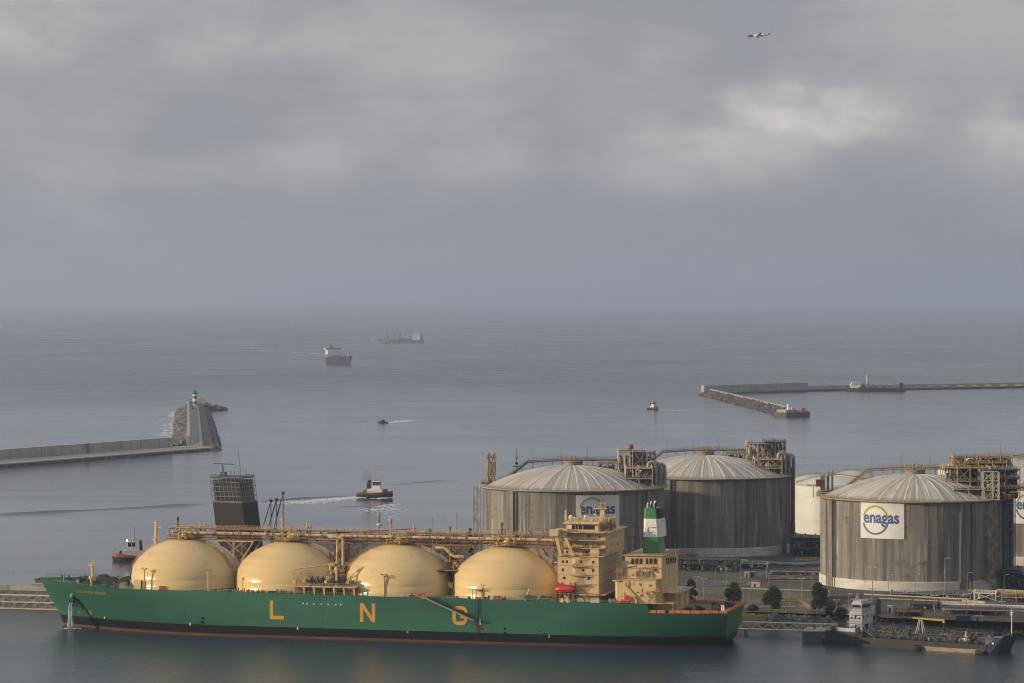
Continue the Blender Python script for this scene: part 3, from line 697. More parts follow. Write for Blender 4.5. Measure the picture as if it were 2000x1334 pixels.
# roof gear: radar mast, radomes, poles, aerials
s, zt = SL(1178, 986, -2); rm = MB().hexa([(s-1.5,-3.2,47.9),(s+1.3,-3.2,47.9),(s+1.3,-.8,47.9),(s-1.5,-.8,47.9),(s-.9,-2.6,zt-1.8),(s+.3,-2.6,zt-1.8),(s+.3,-1.4,zt-1.8),(s-.9,-1.4,zt-1.8)]).build('radar_mast', M_HOUSE, ship)
MB().cb((s-1.2,-2,zt-1.6),(5.4,2.4,.22)).cyl((s-3.4,-2,zt-1.4),(s-3.4,-2,zt+.2),.12,n=5).cyl((s-.8,-2,zt-1.5),(s-.8,-2,zt+1.3),.16,n=6).cyl((s+.8,-2,zt-1.4),(s+.8,-2,zt+1.1),.12,n=5).cyl((s-2,-2,zt+.6),(s+1.3,-2,zt+.6),.1,n=5).rail([(s-3.9,-3.2,zt-1.5),(s+1.5,-3.2,zt-1.5)],1,1.1,.06).build('mast_platform', M_HOUSE, rm)
MB().cb((s-2.8,-2,zt-5),(2.2,1.4,.2)).cyl((s-3.2,-2,zt-5),(s-3.2,-2,zt-2),.1,n=5).cb((s-3.4,-2,zt-3.8),(.5,2.6,.35)).build('radar_scanner', M_WHITE, rm)
for px, top in ((1106,995),(1134,992)):
    s, zt = SL(px, top, -8)
    mb = MB().cyl((s,-8,47.9),(s,-8,zt),.38,.26,n=6)
    for k in range(5): mb.cb((s-.5,-8,48.8+k*(zt-49)/5),(.7,.5,.25))
    mb.build('lattice_mast', M_HOUSE, whl)
for px, py, r in ((1115,1011,.95),(1122,1012,.5),(1143,1009,.5),(1155,1017,.4),(1148,1018,.35)):
    s, z = SL(px, py, -9); MB().ball((s,-9,z),r,14,9,1.1).cyl((s,-9,47.9),(s,-9,z-r*.8),r*.35,n=8).build('radome', M_WHITE, whl, 50)
random.seed(31)
mb = MB()
for k in range(34):
    s = random.uniform(219,235); y = random.uniform(-14,6); mb.cyl((s,y,47.8),(s,y,47.8+random.uniform(.8,2.6)),random.uniform(.05,.2),n=5)
mb.build('roof_fitting', M_PIPE, whl, kind='stuff')
mb = MB()
for k in range(26):
    s = random.uniform(231.8,236); y = random.uniform(-13,4); z = 44.3; h_ = random.uniform(1,4)
    mb.cyl((s,y,z),(s,y,z+h_),random.uniform(.1,.32),n=6)
    if k % 3 == 0: mb.cb((s,y,z+h_*.6),(1.2,1.2,.8))
mb.rail([(232,-13.4,45.6),(236.4,-13.4,45.6)],1.1,1,.06).build('aft_fitting', M_RUST, whl, kind='stuff')
# ---- lifeboat on its davit
s0_, zl = SL(1083,1160,-23); s1_, zh = SL(1124.5,1144,-23); L_ = s1_-s0_; cx = (s0_+s1_)/2
lb = MB(); prof = []
nst = 14
for i in range(nst+1):
    t = i/nst; w_ = max(.05, (1-abs(2*t-1)**3.2))**.6
    for k in range(12):
        a = 2*math.pi*k/12; y = math.cos(a)*1.5*w_; z = math.sin(a)
        z = z*1.75*w_ if z > 0 else z*1.35*w_
        prof.append((s0_+L_*t, -22.6+y, zl+1.6+z))
lb.add(prof, [(i*12+k, (i+1)*12+k, (i+1)*12+(k+1) % 12, i*12+(k+1) % 12) for i in range(nst) for k in range(12)])
lbo = lb.build('lifeboat', M_BOATRED, ship, 'all')
MB().box((s0_+.4,-24.2,zl+1.55),(s1_-.4,-21,zl+1.72)).build('rubbing_strake', mat('strake', (0.25,0.02,0.02), .5), lbo)
MB().box((s0_+1.8,-23.4,zl+2.9),(s0_+3.6,-21.8,zl+3.9)).box((s1_-3.2,-23.2,zl+3),(s1_-2,-22,zl+3.6)).build('lifeboat_hatch', M_BOATRED, lbo)
dv_ = MB()
for s in (s0_+.6, s0_+2.4, s1_-2.6, s1_-.8):
    dv_.cyl((s,-24,17),(s,-23.6,zl+.6),.24,n=6); dv_.cyl((s,-21.2,17),(s,-21.2,zl+4.4),.24,n=6); dv_.cyl((s,-24,17.4),(s,-21.2,zl+.5),.13,n=5); dv_.cyl((s,-23.8,zl+.4),(s,-21.2,zl+.4),.16,n=5)
dv_.cyl((s0_+.4,-23.8,zl+.2),(s1_-.4,-23.8,zl+.2),.2,n=6)
dv_.build('lifeboat_davit', M_RUST, ship)
for s in (s0_+2.2, s0_+4.8): MB().hexa([(s,-24.2,17.1),(s+1.7,-24.2,17.1),(s+1.7,-23.7,17.1),(s,-23.7,17.1),(s+.2,-23.9,18.6),(s+1.5,-23.9,18.6),(s+1.5,-23.6,18.6),(s+.2,-23.6,18.6)]).build('stowage_box', M_HOUSE, ship)
# ---- engine casing and funnel
cas = MB().box((242.5,-16,13.4),(257.3,16,35.2)).build('engine_casing', M_HOUSE, ship)
MB().box((241.2,-21.2,17.1),(256.0,-16.02,26.2)).build('casing_annex', M_HOUSE, cas)
MB().box((257.3,-9,13.4),(262.2,15,20.6)).build('steering_house', M_HOUSE, cas)
mb = MB()
for z in (30.6, 22.0, 26.3): mb.box((242.45,-16.05,z),(257.36,16.05,z+.09))
for y in (-9, -1, 7): mb.box((257.3,y,14),(257.36,y+.08,35))
mb.build('plate_seam', M_RUST, cas)
mb = MB()
for z in (19.6,): mb.box((241.15,-21.26,z),(256.06,-16,z+.08))
mb.build('plate_seam', M_RUST, cas)
Z2 = lambda zx, zy: (1190 + zx/5.556, 970 + zy/5.556)
for a, b in ((239,271),(284,316),(328,361),(394,425),(439,471),(484,516)):
    s0_, z1 = SL(*Z2(a,670), -16); s1_, z0_ = SL(*Z2(b,732), -16)
    lv = MB().box((s0_,-16.1,z0_),(s1_,-15.9,z1)).build('louvre', M_SOOT, cas)
    fr = MB()
    for (p, q) in (((s0_-.1,z0_-.1),(s1_+.1,z0_)),((s0_-.1,z1),(s1_+.1,z1+.1)),((s0_-.1,z0_),(s0_,z1)),((s1_,z0_),(s1_+.1,z1))): fr.box((p[0],-16.16,p[1]),(q[0],-15.95,q[1]))
    fr.build('louvre_frame', M_PIPE, lv)
for a in (618, 636, 655, 673, 693, 711):
    y0, z1 = AF(*Z2(a,665 if a < 660 else 658), 257.3); y1, z0_ = AF(*Z2(a+11,726 if a < 660 else 716), 257.3)
    MB().box((257.2,y0,z0_),(257.42,y1,z1)).build('louvre', M_SOOT, cas)
MB().box((242,-17,35.2),(258,17,35.45)).build('casing_top', M_PIPE, cas)
MB().rail([(242.2,-16.8,35.45),(257.8,-16.8,35.45),(257.8,16.8,35.45)],1.1,1.3,.055).build('casing_rail', M_DARK, cas)
MB().box((240.9,-21.4,26.2),(256.3,-16.0,26.45)).build('annex_deck', M_PIPE, cas); MB().rail([(240.9,-21.3,26.45),(256.3,-21.3,26.45)],1.0,1.5,.05).build('casing_rail', M_PIPE, cas)
MB().box((252.5,-22.6,22.0),(257.8,-21.2,22.2)).box((240.5,-22.3,17.2),(259,-21.2,17.45)).build('annex_deck', M_PIPE, cas)
MB().rail([(252.5,-22.5,22.2),(257.8,-22.5,22.2)],1.0,1.2,.05).build('casing_rail', M_PIPE, cas)
MB().box((257.3,-14,20.6),(264,14,20.85)).box((256,-20,17.2),(263,-14,17.45)).build('annex_deck', M_PIPE, cas)
MB().rail([(263.9,-14,20.85),(263.9,14,20.85)],1.0,1.5,.05).build('casing_rail', M_RUST, cas)
for (s, y) in ((262.6,-13.6),(262.6,-6),(262.6,4),(262.6,12),(262.4,-19),(257,-19.5)): MB().cyl((s,y,13.5),(s,y,20.6 if y > -14 else 17.3),.22,n=6).build('deck_stanchion', M_PIPE, cas)
ladder(cas, (252.6,-21.9,17.4), (255.6,-21.9,22.0)); ladder(cas, (250,-18.5,26.4), (250,-16.6,31))
random.seed(17)
mb = MB()
for k in range(40):
    s = random.uniform(243,256); z = random.choice((random.uniform(26.5,31), random.uniform(17.4,25))); y = -16.15 if z > 26.3 else -21.35
    if k % 2: mb.cyl((s,y,z),(s,y,z+random.uniform(.6,2.2)),.08,n=5)
    else: mb.cb((s,y,z),(random.uniform(.3,1.0),.25,random.uniform(.3,.8)))
mb.build('casing_fitting', M_RUST, cas, kind='stuff')
MB().cyl((243,-16.3,30.5),(257,-16.3,30.5),.14,n=6).cyl((253.5,-16.3,26.4),(253.5,-16.3,30.5),.14,n=6).build('casing_pipe', M_PIPE, cas)
# small crane and platform ahead of the casing
s, z = SL(*Z2(95,915), -20)
MB().cyl((s,-20,z-6.5),(s,-20,z),1.05,n=12).cyl((s,-20,z-8.2),(s,-20,z-6.5),.3,1.0,n=12).cyl((s,-20,z),(s,-20,z+.3),2.1,n=14).build('crane_pedestal', M_HOUSE, ship, 40)
MB().rail([(s-2,-21.5,z+.3),(s+2,-21.5,z+.3)],1.1,.9,.06).cyl((s,-20,z+.3),(s,-20,z+3.6),.45,n=8).box((s-.6,-20.6,z+3),(s+2.2,-19.2,z+5.2)).cyl((s+.6,-20,z+4.6),(s+7.5,-19.4,z+6.0),.28,n=6).cyl((s-.2,-20,z+5),(s-1.4,-20,z+3.2),.2,n=6).build('deck_crane', M_RUST, ship)
# rescue boat
s0_, zl = SL(1207,1176,-22.6); s1_, _ = SL(1231,1176,-22.6)
rb = MB(); pts = []
for i in range(9):
    t = i/8; w_ = (1-max(0,(t-.55)/.45)**2.2*.9) if t > .55 else 1; 
    for (yy, zz) in ((-1.0,.5),(-.8,0),(0,-.15),(.8,0),(1.0,.5),(.8,.95),(0,.8),(-.8,.95)): pts.append((s1_-(s1_-s0_)*t, -22.6+yy*w_, zl+zz+(.5*max(0,t-.6) if zz > .4 else .3*max(0,t-.6))))
rb.add(pts, [(i*8+k, (i+1)*8+k, (i+1)*8+(k+1) % 8, i*8+(k+1) % 8) for i in range(8) for k in range(8)] + [tuple(range(8)), tuple(range(71,63,-1))])
rbo = rb.build('rescue_boat', M_BOATRED, ship, 40)
MB().box((s1_-2.2,-23.1,zl+.9),(s1_-.4,-22.1,zl+2.6)).cyl((s1_-1.2,-22.6,zl+2.5),(s1_-1.2,-22.6,zl+3.3),.12,n=5).build('boat_console', M_BOATRED, rbo)
MB().cyl((s0_+2.2,-21.9,24),(s1_+2.5,-22.3,18.2),.26,n=6).cyl((s1_+2.4,-22.3,17.2),(s1_+2.4,-22.3,18.6),.5,n=8).build('rescue_davit', M_HOUSE, ship)
random.seed(9)
mb = MB()
for k in range(20):
    s, _ = SL(random.uniform(1190,1210), 1174, -20); mb.cb((s, random.uniform(-22.5,-16), 17.2+random.uniform(.2,1.2)), (random.uniform(.4,1.4), 1, random.uniform(.4,1.3)))
mb.build('deck_gear', mat('gear_grey', (0.2,0.2,0.19), .6), ship, kind='stuff')
s, _ = SL(1163,1172,-22.5); MB().box((s-2,-23.3,17.2),(s+1.6,-22,18.3)).build('raft_canister', M_WHITE, ship)
# funnel: three painted bands, taller aft panel, pipes
def fsec(k):
    z = 35.2 + (53.0-35.2)*k
    return (247.3+.35*k, 254.2-1.7*k, -5.4+1.1*k, 6.2-1.2*k, z)
def fband(k0, k1, name, m, parent):
    mb = MB(); vs = []
    for k in (k0, k1):
        a, b, c, d, z = fsec(k); ch = .8
        vs += [(a+ch,c,z),(b-.3,c,z),(b,c+.3,z),(b,d-.3,z),(b-.3,d,z),(a+ch,d,z),(a,d-ch,z),(a,c+ch,z)]
    mb.add(vs, [(i, (i+1) % 8, 8+(i+1) % 8, 8+i) for i in range(8)] + ([tuple(range(8,16))] if k1 == 1 else []))
    return mb.build(name, m, parent)
fun = fband(0, .365, 'funnel', M_FGREEN, ship)
fband(.365, .77, 'white_band', M_WHITE, fun); fband(.77, 1, 'green_band', M_FGREEN, fun)
a, b, c, d, z = fsec(.37); a2, b2, c2, d2, z2 = fsec(.765)
MB().hexa([(b+.02,c+1.0,z),(b+1.3,c+1.2,z),(b+1.3,d-1,z),(b+.02,d-1,z),(b2+.02,c2+1.0,z2),(b2+1.5,c2+1.2,z2),(b2+1.5,d2-1,z2),(b2+.02,d2-1,z2)]).build('aft_panel', M_WHITE, fun)
mb = MB()
for yy in (c2+2.6, c2+4.6):
    for k in range(5): mb.hexa([(b2+1.45,yy,z2-1.2-k*.75),(b2+1.58,yy,z2-1.2-k*.75),(b2+1.58,yy+1.1,z2-1.2-k*.75),(b2+1.45,yy+1.1,z2-1.2-k*.75),(b2+1.45,yy,z2-.7-k*.75),(b2+1.58,yy,z2-.7-k*.75),(b2+1.58,yy+1.1,z2-.7-k*.75),(b2+1.45,yy+1.1,z2-.7-k*.75)])
mb.build('aft_lettering', mat('letter_slate', (0.06,0.09,0.10), .6), fun)
a, b, c, d, z = fsec(.78); a2, b2, c2, d2, z2 = fsec(.99)
MB().hexa([(b+.02,c+1.2,z),(b+1.2,c+1.4,z),(b+1.2,d-1,z),(b+.02,d-1,z),(b2+.02,c2+1.2,z2),(b2+1.3,c2+1.4,z2),(b2+1.3,d2-1,z2),(b2+.02,d2-1,z2)]).build('uptake_grille', M_SOOT, fun)
for k, (s, y, h_, r) in enumerate(((248.6,-2,2.0,.3),(249.4,1.2,1.6,.3),(250.3,-2.6,2.1,.35),(251.0,.6,2.6,.45),(251.7,-1.8,2.2,.4),(249.9,3,2.2,.4),(248.9,3.2,2.3,.3))):
    MB().cyl((s,y,52.6),(s,y,53+h_*.7),r,n=10).cyl((s,y,53+h_*.7),(s+.35,y,53+h_),r*.95,n=10).build('exhaust_pipe', M_SOOT if k % 3 else M_WHITE, fun, 40)
MB().rail([(247.6,-4.2,53),(252.4,-4.2,53)],.9,.8,.05).build('funnel_rail', M_SOOT, fun)
def fy(s, z):
    k = (z-35.2)/17.8; return fsec(k)[2] - .06
s_c, z_c = SL(*Z2(447,362), -5); mb = MB(); n = 26; vs = []
for i in range(n+1):
    t = R(60 + 290*i/n); w_ = .05 + .42*math.sin(math.pi*i/n)
    for rr in (1.28, 1.28-w_): 
        ss = s_c+rr*math.cos(t); z = z_c+rr*math.sin(t); vs.append((ss, fy(ss,z), z))
mb.add(vs, [(2*i, 2*i+1, 2*i+3, 2*i+2) for i in range(n)]).build('crescent_emblem', mat('emblem_green', (0.05,0.22,0.08), .5), fun)
place_text('NLNG', .62, M_SOOT, fun, lambda x, y: (s_c+.55+x, fy(s_c, z_c+.75+y), z_c+.75+y), 'funnel_lettering', .02, 1.0)
# ---- poop: orange dodgers, gear
for (a, b) in ((1269,1283),(1284,1300),(1307,1318),(1319,1331),(1332,1348),(1349,1366),(1367,1384),(1385,1400),(1401,1416)):
    s0_ = SL(a,1197,-21.5)[0]; s1_ = SL(b,1197,-21)[0]
    y0 = -hhb(s0_, 13.6)+.05; y1 = -hhb(s1_, 13.7)+.05; zt = 13.7
    MB().hexa([(s0_,y0-.15,zt),(s1_,y1-.15,zt),(s1_,y1+.25,zt),(s0_,y0+.25,zt),(s0_,y0-.05,zt+1.15),(s1_,y1-.05,zt+1.15),(s1_,y1+.25,zt+1.15),(s0_,y0+.25,zt+1.15)]).build('rail_dodger', M_ORANGE, ship)
for k in range(8):
    y0 = -19.6+k*4.9; y1 = y0+4.4; s_ = hs1(13.8)+.05
    MB().box((s_-.5,y0,13.9),(s_-.05,y1,15.1)).build('rail_dodger', M_ORANGE, ship)
for k in range(5):
    s0_ = 258+k*5; MB().box((s0_,hhb(s0_,13.6)-.6,13.7),(s0_+4.5,hhb(s0_+4,13.6)-.2,14.9)).build('rail_dodger', M_ORANGE, ship)
random.seed(4)
for k in range(12):
    s = random.uniform(264,280); y = random.uniform(-14,14); r = random.uniform(.6,1.3)
    MB().cyl((s,y-1.5,13.5+r),(s,y+1.5,13.5+r),r,n=12).box((s+.4,y-1,13.5),(s+2,y+1,15.2)).build('stern_winch', M_DARK if k % 3 else M_RUST, ship, 40)
mb = MB()
for px in (1410.5,1414): s,z = SL(px,1194,-16); mb.cyl((s,-16,13.5),(s,-16,z+2),.3,n=8).cyl((s,-16,z+2),(s-.5,-16,z+2.2),.3,n=8)
mb.build('vent_post', M_WHITE, ship)
MB().hexa([(277,-.6,-2),(283,-.6,-2),(283,.6,-2),(277,.6,-2),(277.5,-.6,2.2),(282.4,-.6,2.2),(282.4,.6,2.2),(277.5,.6,2.2)]).build('rudder', M_BLACK, ship)
# ---- accommodation ladder along the port side
ga = SL(833,1168,-25.2); gb = SL(926,1212,-25.2)
p, q = Vector((ga[0],-25.3,ga[1]-.2)), Vector((gb[0],-25.3,gb[1])); gw = MB()
for d in (-.55,.55):
    gw.cyl(p+Vector((0,d,0)), q+Vector((0,d,0)), .22, n=4)
gwo = gw.build('gangway_ladder', mat('gangway_alu', (0.45,0.36,0.26), .5), ship)
mb = MB(); n = 26
for i in range(n+1): mb.cb(p.lerp(q, i/n), (.35,1.0,.06))
mb.build('gangway_tread', M_DARK, gwo)
mb = MB()
for d in (-.6,.6):
    for hh in (.55,1.1): mb.cyl(p+Vector((0,d,hh)), q+Vector((0,d,hh)), .06, n=4)
    for i in range(n+1): c = p.lerp(q, i/n)+Vector((0,d,0)); mb.cyl(c, c+Vector((0,0,1.1)), .06, n=4)
mb.build('gangway_rail', M_DARK, gwo)
MB().cb(q+Vector((1,0,-.1)),(2.2,1.6,.2)).rail([tuple(q+Vector((0,-.8,0))),tuple(q+Vector((2,-.8,0)))],1.1,.9,.06).build('lower_platform', M_DARK, gwo)
MB().cb(p+Vector((-.6,.3,.1)),(2.6,1.8,.25)).rail([tuple(p+Vector((-1.9,-.6,.2))),tuple(p+Vector((.6,-.6,.2)))],1.1,.8,.06).build('upper_platform', mat('yellow_paint', (0.55,0.36,0.03), .5), gwo)
sr = SL(930,1180,-25)[0]
MB().cyl((sr-.35,-24.6,z0-1 if False else 17.5),(sr-.35,-24.5,3.2),.10,n=5).cyl((sr+.35,-24.6,17.5),(sr+.35,-24.5,3.2),.10,n=5).cyl((sr-1.2,-24.6,13),(sr+1.2,-24.6,13),.07,n=5).build('pilot_rope', M_DARK, ship)
s, zt = SL(937,1209.5,-24.15); _, zb_ = SL(937,1231,-24.15); zm = (zt+zb_)/2
mb_ = MB().box((s-.33,-24.2,zm),(s+.33,-24.02,zt)).build('marker_board', M_WHITE, ship); MB().box((s-.33,-24.2,zb_),(s+.33,-24.02,zm-.02)).build('marker_foot', M_REDBOX, mb_)

# ---- water pouring from the hawse
jw = S0 + SU*JET[0] + SW*JET[1]
jet = thing('water_jet', 'white jet of water pouring from the hawse below the green bow', 'water', (jw.x, jw.y, 0), -SA)
M_FOAM = mat('white_water', (0.62,0.66,0.66), 0.5, (0.45,0.5,0.5), (1.5,1.5,.4), .35, .6)
random.seed(2)
for k in range(16):
    mb = MB(); x, y = random.uniform(-.9,1.0), random.uniform(-.7,.4); zt = JET[2] - random.uniform(0, 1.5); pts = []; rr = []
    for i in range(9):
        t = i/8; pts.append((x*(.5+.9*t)+random.uniform(-.12,.12), y-.7*t**.5+random.uniform(-.1,.1), zt*(1-t**1.5))); rr.append(random.uniform(.06,.24))
    mb.tube(pts, rr, 6).build('water_strand', M_FOAM, jet, 'all')
mb = MB()
for k in range(60):
    a = random.uniform(0,6.28); r = abs(random.gauss(0,1.6)); mb.ball((r*1.8*math.cos(a), -.6+r*.8*math.sin(a), .02), random.uniform(.1,.45), 6, 4, .45)
mb.build('splash_foam', M_FOAM, jet, 'all')

# ------------------------------------------------------------ terminal ground
G = 5.0
def T(s, y, z=G): p = S0 + SU*s + SW*y; return Vector((p.x, p.y, z))
M_GROUND = mat('terminal_ground', (0.095,0.09,0.08), 0.9, (0.045,0.045,0.042), (0.05,0.035,1), .38, .60, stain=(0.06,0.062,0.032), st_sc=(0.018,0.03,1), st_lo=.52, st_hi=.62, bump=.3, bsc=.5)
M_GRASS = mat('dry_grass', (0.06,0.062,0.028), 0.95, (0.12,0.105,0.065), (0.07,0.05,1), .4, .6, bump=.6, bsc=1.5)
M_EARTH = mat('brown_earth', (0.15,0.105,0.065), 0.95, (0.10,0.085,0.05), (0.08,0.08,1), .4, .6, stain=(0.07,0.075,0.03), st_sc=(0.05,0.05,1), st_lo=.55, st_hi=.62, bump=.5, bsc=1)
M_ROAD = mat('worn_asphalt', (0.075,0.075,0.075), 0.85, (0.11,0.108,0.10), (0.05,0.05,1), .4, .65)
M_CONC = mat('pale_concrete', (0.33,0.31,0.27), 0.85, (0.24,0.225,0.195), (0.15,0.15,0.2), .4, .65, stain=(0.13,0.12,0.10), st_sc=(0.3,0.3,0.05), st_lo=.58, st_hi=.78)
M_STONE = [mat('bank_stone_%s' % n, c, 0.9, c2, (0.4,0.4,0.4), .4, .65, bump=.5, bsc=1.2) for n, c, c2 in (('pale', (0.30,0.27,0.22), (0.20,0.18,0.15)), ('grey', (0.17,0.16,0.14), (0.11,0.105,0.095)), ('dark', (0.07,0.067,0.06), (0.045,0.043,0.04)))]
poly = [T(-520,80), T(860,80)] + [gp(px, py, G) for px, py in ((2700,955),(1720,955),(1500,1010),(1200,1035),(900,1047),(560,1058),(430,1085),(330,1118),(215,1148))] + [T(-520,94)]
g_ = MB(); n = len(poly)
g_.add([tuple(p) for p in poly] + [(p.x, p.y, -2.0) for p in poly], [tuple(range(n))] + [(i, n+i, n+(i+1) % n, (i+1) % n) for i in range(n)])
ground = struct(g_.build('terminal_ground', M_GROUND))
bank = MB(); bv = []
for k in range(93):
    s = -520 + k*15; bv += [T(s, 80.2, G+.02), T(s, 70, 2.2), T(s, 59, -1.6)]
bank.add(bv, [(3*i+j, 3*i+j+1, 3*i+j+4, 3*i+j+3) for i in range(92) for j in range(2)])
bank_o = tag(bank.build('stone_bank', M_EARTH), 'sloping stone bank of the terminal shore behind the ship', 'bank')
# boulders of the bank: the ones in view are pieces of their own
random.seed(44)
def rock_mesh(seed, m):
    rnd = random.Random(seed); mb = MB()
    prof = []
    rings = 4; nn = 7
    vs = [(0,0,-.8)]
    for i in range(1, rings):
        for k in range(nn):
            a = 2*math.pi*(k+.5*(i % 2))/nn; ph = math.pi*i/rings
            r = rnd.uniform(.75,1.15); vs.append((r*math.sin(ph)*math.cos(a), r*math.sin(ph)*math.sin(a), -r*.8*math.cos(ph)))
    vs.append((0,0,.75)); last = len(vs)-1
    fs = [(0, 1+(k+1) % nn, 1+k) for k in range(nn)] + [(last, last-nn+k, last-nn+(k+1) % nn) for k in range(nn)]
    for i in range(rings-2):
        for k in range(nn):
            a, b, c, d = 1+i*nn+k, 1+i*nn+(k+1) % nn, 1+(i+1)*nn+(k+1) % nn, 1+(i+1)*nn+k; fs.append((a,b,c,d))
    mb.add(vs, fs); return mesh_of(mb, 'boulder', m)
ROCKS = [rock_mesh(i, M_STONE[(0,1,1,2,1,2)[i % 6]]) for i in range(12)]
def bank_z(y): return G + (2.2-G)*(80.2-y)/10.2 if y > 70 else 2.2 + (-3.8)*(70-y)/11
cnt = 0
for lo, hi, n_ in ((283, 345, 225), (-75, 22, 75)):
    for k in range(n_):
        s = random.uniform(lo, hi); y = random.uniform(60.5, 77.5) if lo > 0 else random.uniform(64, 78); r = random.uniform(.6,1.35)*(1.15 if lo > 0 else 1)
        o = inst('boulder', random.choice(ROCKS), bank_o, T(s, y, bank_z(y)+r*.25), (random.uniform(-.5,.5), random.uniform(-.5,.5), random.uniform(0,6.28)), (r, r*random.uniform(.7,1), r*random.uniform(.6,.9)))
mb = MB()
src = [r_ for r_ in ROCKS]
for k in range(1500):
    s = random.choice((random.uniform(-300, 282), random.uniform(345, 560), random.uniform(283,345), random.uniform(-80,30))); y = random.uniform(59.5, 79); r = random.uniform(.35,1.0)
    me = random.choice(src); c = T(s, y, bank_z(y)+r*.2); q = Matrix.Rotation(random.uniform(0,6.28), 3, 'Z')
    mb.add([c + q @ (v_.co*r) for v_ in me.vertices], [tuple(p.vertices) for p in me.polygons])
mb.build('small_stones', M_STONE[1], bank_o, kind='stuff')

def strip(path, w, z, name, m):
    pts = [gp(px, py, z) for px, py in path]; mb = MB(); vs = []
    for i, p in enumerate(pts):
        d = (pts[min(i+1,len(pts)-1)] - pts[max(i-1,0)]).normalized(); nrm = Vector((-d.y, d.x, 0))*w/2
        vs += [p+nrm, p-nrm]
    mb.add(vs, [(2*i, 2*i+1, 2*i+3, 2*i+2) for i in range(len(pts)-1)])
    return struct(mb.build(name, m))
def sheet(pts, z, name, m):
    mb = MB().add([gp(px, py, z) for px, py in pts], [tuple(range(len(pts)))]); return struct(mb.build(name, m))
sheet([(1330,1160),(1345,1147),(1440,1148),(1620,1156),(1640,1170),(1610,1180),(1420,1180),(1340,1186)], G+.05, 'grass_field', M_GRASS)
sheet([(1455,1194.5),(1620,1200),(1710,1203),(1700,1190),(1600,1183),(1460,1184)], G+.06, 'grass_verge', M_GRASS)
sheet([(1720,1206),(2150,1221),(2150,1200),(1790,1195),(1710,1196)], G+.05, 'earth_verge', M_EARTH)
strip([(1310,1150),(1380,1144),(1440,1138),(1530,1127),(1640,1112)], 5.5, G+.09, 'terminal_road', M_ROAD)
strip([(1310,1154),(1390,1147.5),(1480,1148),(1620,1153),(1800,1162),(2100,1172)], 6, G+.12, 'service_road', M_ROAD)
strip([(1340,1182),(1500,1184),(1620,1187)], 3, G+.10, 'shore_path', M_CONC)
def kerb(path, h, w, name, m, label, cat, z=G):
    pts = [gp(px, py, z) for px, py in path]; mb = MB()
    for a, b in zip(pts, pts[1:]):
        d = (b-a).normalized(); nn = Vector((-d.y, d.x, 0))*w/2; up = Vector((0,0,h))
        mb.hexa([a-nn, b-nn, b+nn, a+nn, a-nn+up, b-nn+up, b+nn+up, a+nn+up])
    return tag(mb.build(name, m), label, cat)
kerb([(1345,1148.5),(1420,1143.5),(1530,1130),(1620,1117)], .5, .5, 'road_kerb', M_CONC, 'pale low kerb along the curved road below the middle concrete tank', 'kerb')
kerb([(1440,1150),(1620,1155.5)], .5, .4, 'road_kerb', M_CONC, 'straight pale kerb in front of the dry grass field', 'kerb')
kerb([(1618,1170),(1700,1166),(1800,1162),(1900,1158)], 1.6, .5, 'retaining_wall', M_CONC, 'low beige retaining wall below the concrete tank with the full sign', 'wall')
kerb([(1950,1157),(2000,1160),(2100,1166)], 1.6, .5, 'retaining_wall', M_CONC, 'beige retaining wall beyond the concrete slab bridge and yellow valve yard', 'wall')
kerb([(-200,1151),(20,1152.5),(100,1155)], 2.2, .8, 'jetty_wall', M_CONC, 'low grey concrete wall on the stone bank beyond the bow', 'wall')
for i, (a, b, t, m_, lb) in enumerate(((60,112,1146,M_CONC,'flat-roofed grey hut behind the bow on the stone bank'),(64,120,1140,M_EARTH,'smaller brown hut roof stacked behind the grey hut at the bow'))):
    p, q = gp(a,1152,G), gp(b,1153.5,G); 
    w_ = MB().box((0,0,0),((q-p).length,5,2.4+i*1.6)); o = w_.build('wall', m_, None); r_ = MB().box((-.4,-.4,2.4+i*1.6),((q-p).length+.4,5.4,2.7+i*1.6)).build('roof', M_DARK if i else M_CONC, None)
    h_ = thing('jetty_hut', lb, 'hut', (p.x, p.y+i*7, G), -SA); o.parent = h_; r_.parent = h_

